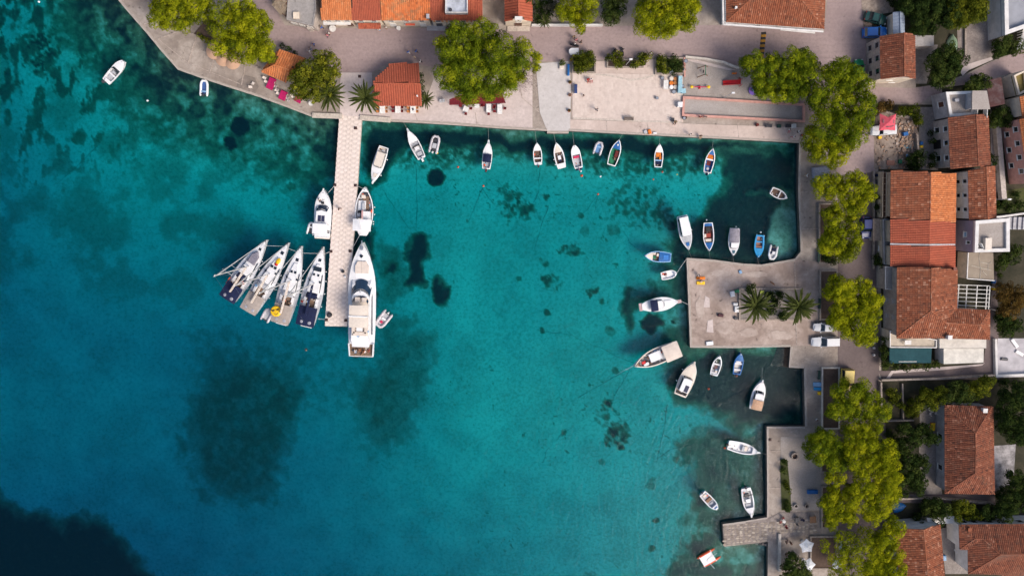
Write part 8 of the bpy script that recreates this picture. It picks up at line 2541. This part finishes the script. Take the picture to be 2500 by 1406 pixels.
# stall with an L-shaped blue counter on the plaza
p = P(1660,210,Z0)
ctr = thing('stall_counter','pale blue L-shaped counter between plaza and playground','counter',(p.x,p.y,Z0))
MB().box(-.15,.15,.5,.7,2.9,1.0).build('counter',[paint('pale_blue_counter',150,190,206)],ctr)
MB().box(.55,-1.0,.45,.7,.8,.9).build('counter_wing',[paint('pale_blue_counter',150,190,206)],ctr)
for k,(x,y,m,lab) in enumerate(((1638,193,CREAM,'cream stool, upper left of the six beside the blue counter'),(1648,194,OCH,'straw stool, upper right of the six beside the blue counter'),(1638,204,ORANGE,'orange stool, middle left of the six beside the blue counter'),(1648,204,OCH,'straw stool, middle right of the six beside the blue counter'),(1638,214,WHITE,'white stool, lower left of the six beside the blue counter'),(1648,214,BEIGE,'beige stool, lower right of the six beside the blue counter'))):
	q = P(x,y,Z0)
	t = thing('stool',lab,'stool',q,0,'stools at the blue counter')
	MB().lathe([(.36,.36),(.40,.42),(.36,.48),(.02,.5)],0,0,14).build('seat',[m],t)
	for j in range(3):
		MB().tube([(.3 * math.cos(j * 2.1),.3 * math.sin(j * 2.1),0),(.2 * math.cos(j * 2.1),.2 * math.sin(j * 2.1),.36)],.025,5).build('leg',[WOOD],t)
table('white square table beside the six stools',1626,207,.85,1.6,0,WTOP)
for lab,x,y,r,m in (('round grey tub on the plaza near the stools',1617,191,.32,GREY),('round white tub below the stools',1645,225,.38,WHITE),('round white manhole-like lid on the plaza',1604,240,.28,GREY),('purple barrel beside the blue counter',1666,211,.3,paint('purple_barrel',90,30,66)),('round metal table frame in the ivy bed',1638,176,.42,BEIGE),
						('pale blue tank at the playground corner',1674,150,.34,LBLUE),('black round bin at the ball court corner',1670,289,.28,BLACK)):
	p = P(x,y,Z0 + .3)
	t = thing('tub',lab,'tub',(p.x,p.y,Z0),0,'tubs and barrels')
	MB().lathe([(r * .85,0),(r,.4),(r,.5),(r * .85,.5),(r * .8,.42),(.01,.4)],0,0,16).build('barrel',[m],t)
	MB().lathe([(r * 1.02,.44),(r * 1.05,.47),(r * 1.02,.5)],0,0,16).build('hoop',[STEEL],t)
# playground
p = P(1787,202,G + .8)
sl = thing('slide','red playground slide on the gravel','slide',(p.x,p.y,Z0))
mb = MB().sheet([[(-1.5,y * .34,.18),(-1.1,y * .34,.2),(.9,y * .34,1.35),(1.4,y * .34,1.4)] for y in (-1,1)][::-1])
for y in (-.36,.36):
	mb.frustum([(-1.5,y - .05),(1.4,y - .05),(1.4,y + .05),(-1.5,y + .05)],[.0,1.2,1.2,.0],[(-1.5,y - .04),(1.4,y - .04),(1.4,y + .04),(-1.5,y + .04)],[.36,1.62,1.62,.36])
mb.build('chute',[RED],sl)
for y in (-.5,.5):
	MB().tube([(1.5,y,2.0),(1.55,y * 1.2,0)],.05,6).build('ladder_rail',[RED],sl)
for k in range(5):
	MB().tube([(1.54,-.55,.25 + k * .27),(1.54,.55,.25 + k * .27)],.03,5).build('rung',[STEEL],sl)
p = P(1709,213,G + .5)
se = thing('seesaw','yellow and pink seesaw on the playground','seesaw',(p.x,p.y,Z0))
MB().box(0,0,.5,3.6,.14,.08).build('plank',[PINK],se)
for s in (-1,1):
	MB().ball(s * 1.55,0,.62,.3,10,ez=.5).build('seat',[YELLOW],se)
	MB().tube([(s * 1.15,-.22,.8),(s * 1.15,.22,.8)],.03,5).build('handle',[YELLOW],se)
MB().frustum([(-.2,-.3),(.2,-.3),(.2,.3),(-.2,.3)],0,[(-.06,-.2),(.06,-.2),(.06,.2),(-.06,.2)],.48).build('pivot',[RED],se)
p = P(1714,176,G)
sg = thing('swing','wooden swing frame lying open over the playground gravel','swing',(p.x,p.y,Z0))
for s in (-1,1):
	a = (-.9,s * .8 - .2,0)
	MB().tube([a,(.1,s * .75,2.0)],.07,6).build('frame_leg',[WOOD],sg)
	MB().tube([(1.0,s * .8 + .1,0),(.1,s * .75,2.0)],.07,6).build('frame_leg',[WOOD],sg)
MB().tube([(.1,-.9,2.0),(.1,.9,2.0)],.06,6).build('crossbar',[GREENP],sg)
ch = MB()
for y in (-.25,.25):
	ch.tube([(.1,y,2.0),(.1,y,.5)],.012,4)
ch.build('chain',[STEEL],sg)
MB().box(.1,0,.48,.22,.55,.05).build('seat',[BLACK],sg)
p = P(1840,221,G + .4)
ca = thing('carousel','round purple playground carousel under the pine','carousel',(p.x,p.y,Z0))
PU = paint('lilac_platform',130,100,190)
MB().lathe([(.85,.2),(.88,.26),(.85,.32),(.3,.34),(.01,.34)],0,0,24).build('platform',[PU],ca)
MB().lathe([(.28,.34),(.3,.7),(.01,.74)],0,0,14).build('hub',[LBLUE],ca)
for k in range(4):
	a = k * 1.571
	MB().tube([(.3 * math.cos(a),.3 * math.sin(a),.65),(.75 * math.cos(a),.75 * math.sin(a),.9),(.8 * math.cos(a),.8 * math.sin(a),.32)],.025,5).build('handle',[STEEL],ca)
p = P(1792,180,G + .5)
sp = thing('spring_rider','orange spring rider left of the playground pine','spring rider',(p.x,p.y,Z0))
MB().frustum([(-.4,-.14),(.35,-.14),(.35,.14),(-.4,.14)],.4,[(-.3,-.1),(.4,-.1),(.4,.1),(-.3,.1)],.8).build('body',[ORANGE],sp)
MB().tube([(.12 * math.cos(a),.12 * math.sin(a),.04 + a * .012) for a in [k * .7 for k in range(44)]],.02,4).build('spring',[DGREY],sp)
MB().tube([(.25,-.25,.9),(.25,.25,.9)],.03,5).build('handle',[RED],sp)
# lamps, wells, bollards
def lamp(label,x,y,hx,hy,h,m,head=.3):
	b,t_ = P(x,y,G),P(hx,hy,G + h)
	r = thing('street_lamp',label,'street lamp',b,0,'street lamps')
	top = Vector((0,0,h))
	MB().tube([(0,0,0),top],[.07,.05],8).build('pole',[m],r)
	arm = t_ - b
	MB().tube([top,Vector((arm.x * .3,arm.y * .3,h + .15))],.04,6).build('arm',[m],r)
	MB().frustum([(arm.x * .3 - head,arm.y * .3 - .16),(arm.x * .3 + head,arm.y * .3 - .16),(arm.x * .3 + head,arm.y * .3 + .16),(arm.x * .3 - head,arm.y * .3 + .16)],h + .1,
				[(arm.x * .3 - head * .8,arm.y * .3 - .1),(arm.x * .3 + head * .8,arm.y * .3 - .1),(arm.x * .3 + head * .8,arm.y * .3 + .1),(arm.x * .3 - head * .8,arm.y * .3 + .1)],h + .26).build('lamp_head',[WHITE],r)
lamp('white street lamp standing in the low bed',1528,159,1536,149,6.0,ALU)
lamp('white floodlight mast at the left of the ball court edge',1766,239,1784,229,6.5,ALU)
lamp('white floodlight mast at the right of the ball court edge',1873,245,1897,236,6.5,ALU)
lamp('street lamp with white head on the lawn behind the slim house',2432,487,2446,487,4.5,ALU)
for lab,x,y,r,soil in (('round stone well head on the gravel terrace',1941,1114,.72,True),('small round stone well head with a dark opening, right one',1970,1235,.42,True),('small overgrown stone well head, left one',1944,1235,.42,False)):
	p = P(x,y,G + .5)
	w = thing('well_head',lab,'well',(p.x,p.y,Z0 - .04),0,'stone well heads')
	n = 12
	for k in range(n):
		a0,a1 = 6.2832 * k / n + .02,6.2832 * (k + 1) / n - .02
		q = [(r * math.cos(a0),r * math.sin(a0)),(r * math.cos(a1),r * math.sin(a1)),(r * .68 * math.cos(a1),r * .68 * math.sin(a1)),(r * .68 * math.cos(a0),r * .68 * math.sin(a0))]
		MB().prism(q,0,.55 + .01 * (k % 3)).build('stone',[STB if soil else STONEW],w)
	MB().lathe([(r * .7,.1),(.02,.12)],0,0,14).build('opening',[SOIL if soil else GRASSY],w)
for k,(x,y,lab) in enumerate(((817.5,452,'dark mooring plate at the left jetty edge beside the flybridge cruiser bow'),(868,453,'dark mooring plate at the right jetty edge beside the work boat bow'),(808,614,'dark mooring plate at the left jetty edge above the yachts'),(855,613,'dark mooring plate at the right jetty edge by the big yacht bow'),
								(797,781,'dark mooring plate at the left jetty end corner'),(844,782,'dark mooring plate at the right jetty end corner'),(868,313,'dark drain cover on the jetty near its root'),(878,187,'dark drain cover on the forecourt before the restaurant'),(1880,1073,'dark mooring notch on the quay at the gravel terrace'))):
	p = P(x,y,G + .1)
	t = thing('mooring_plate',lab,'plate',(p.x,p.y,Z0 - .06),0,'dark plates on the quay')
	MB().box(0,0,.06,.55,.5,.12).build('plate',[paint('rust_iron',64,40,38)],t)
	MB().lathe([(.12,.12),(.1,.24),(.15,.28),(.02,.3)],0,0,10).build('bollard',[paint('rust_iron',64,40,38)],t)
for x,y,r,lab in ((837,663,.28,'small black drum beside the bow line on the jetty'),(804,769,.46,'large black drum at the end of the jetty')):
	p = P(x,y,G + .4)
	t = thing('drum',lab,'drum',(p.x,p.y,G + .02),0,'drums on the jetty')
	MB().lathe([(r,0),(r * 1.02,.2),(r,.5),(r * .85,.54)],0,0,18).build('barrel',[BLACK],t)
	MB().lathe([(r * .6,.55),(r * .5,.6),(.02,.61)],0,0,14).build('lid',[DGREY],t)
for k,(x,y) in enumerate(((2133,836),(2133,849),(2133,866))):
	p = P(x,y,G + .3)
	t = thing('bollard',('bollard at the street edge, %s of the three by the hedge' % ('uppermost','middle','lowest')[k]),'bollard',(p.x,p.y,Z0),0,'bollards at the hedge')
	MB().lathe([(.22,0),(.22,.5),(.16,.58),(.02,.6)],0,0,12).build('post',[GREYP],t)
	MB().lathe([(.225,.3),(.23,.36),(.225,.42)],0,0,12).build('band',[WHITE],t)
# buoys
for k,(x,y,m,r,lab) in enumerate(((1118,408,ORANGEP,.2,'orange buoy right of the large round weed bed'),(1180,454,ORANGEP,.2,'orange buoy below the navy-covered motorboat'),(1420,429,ORANGEP,.26,'orange ring buoy below the boat with pink cushion'),(1460,474,ORANGEP,.2,'orange buoy in the middle of the upper basin'),(1595,438,ORANGEP,.16,'small pinkish buoy left below the boat with orange sheets'),
									(1617,420,ORANGEP,.18,'orange buoy close astern of the boat with orange sheets'),(1653,426,YELLOW,.14,'tiny yellow float between the two orange-laden boats'),(1466,431,WHITE,.2,'white float below the green-floored boat'),(360,246,WHITE,.2,'white float alone west of the two dark weed discs'),(95,5,WHITE,.2,'white float in the top left corner'),(1735,422,ORANGEP,.18,'orange float at the stern of the blue-floored boat'),
									(1730,949,ORANGEP,.2,'orange buoy beside the white cruiser with tan canvas'),(1769,1093,ORANGEP,.22,'orange buoy astern of the white open boat'),(1021,386,WHITE,.24,'white buoy astern of the angled motorboat'),(1418,418,WHITE,.18,'white float at the engine of the boat with pink cushion'),(1798,917,WHITE,.15,'white float astern of the blue open boat'),(1725,537,WHITE,.16,'white float astern of the red-engined boat'),
									(1797,554,WHITE,.16,'white float astern of the spray-covered boat'),(1857,567,WHITE,.18,'white float astern of the bright blue rowing boat'),(1848,573,WHITE,.15,'white float at the quarter of the bright blue rowing boat'),(1068,374,YELLOW,.16,'yellowish float astern of the grey inflatable'))):
	p = P(x,y,.1)
	t = thing('buoy',lab,'buoy',(p.x,p.y,0),0,'mooring buoys')
	MB().ball(0,0,.08,r,12).build('float',[m],t,smooth=True)
	MB().lathe([(r * .25,r * .8 + .08),(r * .3,r + .16),(.01,r + .18)],0,0,8).build('eye',[m if m is WHITE else DGREY],t)
# mooring lines above water
for lab,a,b,za,zb in (('white line between the bows of the two outermost yachts',(651,600),(690,601),1.5,1.5),('white line between the bows of the middle yachts',(705,607),(724,615),1.5,1.5),('white line from the smiley yacht bow to the jetty-side yacht bow',(740,618),(778,619),1.5,1.5),('line from the jetty-side yacht bow to the mooring plate',(793,620),(806,614),1.5,1.1),
						('bow line of the flybridge cruiser',(802,470),(817,453),1.6,1.1),('bow line of the work boat',(888,461),(868,453),1.6,1.1),('stern line of the work boat running to the jetty',(880,570),(863,602),1.2,1.1),('bow line of the big yacht to the small black drum',(852,650),(838,663),1.8,1.2),
						('line from the tiny white tender to the quay block corner',(1652,667),(1676,632),.5,1.0),('stern line of the jetty-side yacht to the jetty',(776,778),(796,780),1.3,1.1),('line from the big launch bow to the quay block',(1661,734),(1681,744),.9,1.0),('anchor line leading away from the wooden fishing boat',(1546,893),(1500,917),.8,-1.0)):
	p,q = P(*a,za),P(*b,zb)
	mid = (p + q) / 2 - Vector((0,0,.12))
	tag(MB().tube([p,mid,q],.035,5).build('mooring_line',[ALU]),lab,'rope','mooring lines')
for k,(lab,a,b) in enumerate((('angled motorboat',(998,321),(985,299)),('navy-covered motorboat',(1193,347),(1192,313)),('boat with two brown wells',(1310,350),(1306,319)),('cream-decked boat',(1357,350),(1352,327)),('boat with pink cushion',(1402,357),(1398,322)),('green-floored boat',(1511,343),(1520,328)),
							('pale blue boat',(1610,353),(1611,333)),('blue-floored boat',(1739,364),(1742,339)),('long-roofed launch',(1680,609),(1690,632)),('red-engined boat',(1731,612),(1735,635)),('spray-covered boat',(1789,623),(1792,642)),('bright blue rowing boat',(1850,628),(1852,646)),
							('blue open boat',(1808,862),(1810,848)),('tan-canvas cruiser',(1860,928),(1862,898)),('white open boat',(1851,1103),(1873,1110)),('console boat',(1833,1256),(1836,1270)))):
	p,q = P(*a,.8),P(*b,G + .05)
	tag(MB().tube([p,(p + q) / 2 - Vector((0,0,.15)),q],.022,4).build('mooring_line',[TAUPE]),'bow line of the ' + lab,'rope','mooring lines')
# chains lying on the seabed
CHN = mat('weedy_chain',(.24,.225,.17),rough=1,var=.3)
for k,pts in enumerate((((938,470),(965,510),(1000,560)),((1016,400),(1018,480),(1016,560)),((1178,460),(1160,500),(1145,540)),((1179,462),(1195,485),(1204,498)),((1225,450),(1215,480)),((1228,452),(1242,478),(1240,530)),((1318,410),(1316,470),(1300,500)),((1340,500),(1325,545),(1305,610)),
						((1461,478),(1425,520)),((1460,480),(1450,520)),((1522,565),(1540,595),(1570,620)),((1368,788),(1395,818),(1465,850),(1545,885)),((1325,808),(1395,818)),((1545,895),(1480,930),(1412,970)),((1540,900),(1510,950),(1490,985)),((1628,985),(1618,1060),(1605,1122)),((1605,1120),(1640,1095),(1690,1085)),
						((1400,1040),(1370,1060),(1335,1100),(1325,1130)),((1690,1085),(1680,1150),(1700,1195)),((245,350),(200,395),(140,450)),((245,350),(220,375)))):
	w,dep,_q = sea_fields(np.array([float(x) for x,y in pts]),np.array([float(y) for x,y in pts]))
	q = [P(x,y,-d + .05) for (x,y),d in zip(pts,dep)]
	q2 = []
	rr = rnd(k)
	for a,b in zip(q,q[1:]):
		for j in range(4):
			q2.append(a.lerp(b,j / 4) + Vector((rr.uniform(-.15,.15),rr.uniform(-.15,.15),0)))
	q2.append(q[-1])
	o = MB().tube(q2,[.018 + .025 * rr.random() for _ in q2],4).build('mooring_chain',[CHN],kind='structure')
# thin strips: joints cast into the plaza and promenade
JT = mat('pale_joint_stone',(.53,.46,.41),rough=.85)
for nm,pts in (('plaza_band',((1398,178),(1480,184),(1510,190),(1540,196),(1570,192),(1600,184),(1664,186))),('plaza_band',((1398,289),(1664,300)))):
	mb = MB()
	for a,b in zip(pts,pts[1:]):
		p,q = P(*a,G + .1),P(*b,G + .1)
		d = q - p; c = (p + q) / 2
		mb.box(c.x,c.y,G + .07,d.length,.3,.1,math.atan2(d.y,d.x))
	o = mb.build(nm,[JT],kind='structure')
# rubble and litter
mb = MB(); rr = rnd(12)
for k in range(420):
	x,y = (rr.gauss(2208,13),rr.gauss(350,38)) if k < 260 else (rr.uniform(2136,2240),rr.uniform(285,412))
	if not (2136 < x < 2242 and 268 < y < 412):
		continue
	p = P(x,y,G + .05)
	s = rr.uniform(.1,.42)
	mb.box(p.x,p.y,G + .06 + s * .25,s,s * rr.uniform(.5,1),s * .6,rr.uniform(0,3),tone=rr.random())
mb.build('rubble',[tone_mat('rubble_mix',[(0,(.12,.075,.055)),(.4,(.28,.20,.155)),(.7,(.38,.22,.13)),(1,(.46,.40,.36))])],kind='stuff')
mb = MB(); rr = rnd(13)
for k in range(260):                       # bare twigs beside the slipway
	x,y = rr.gauss(1283,14),rr.gauss(196,15)
	p = P(x,y,G + rr.uniform(.3,1.6))
	a,b,l = rr.uniform(0,6.28),rr.uniform(-.4,.9),rr.uniform(.3,.9)
	mb.tube([p,p + Vector((math.cos(a) * l,math.sin(a) * l,b * l))],[.022,.006],3,cap=False)
tw = mb.build('bare_twigs',[paint('mauve_twigs',104,84,80)],kind='stuff')
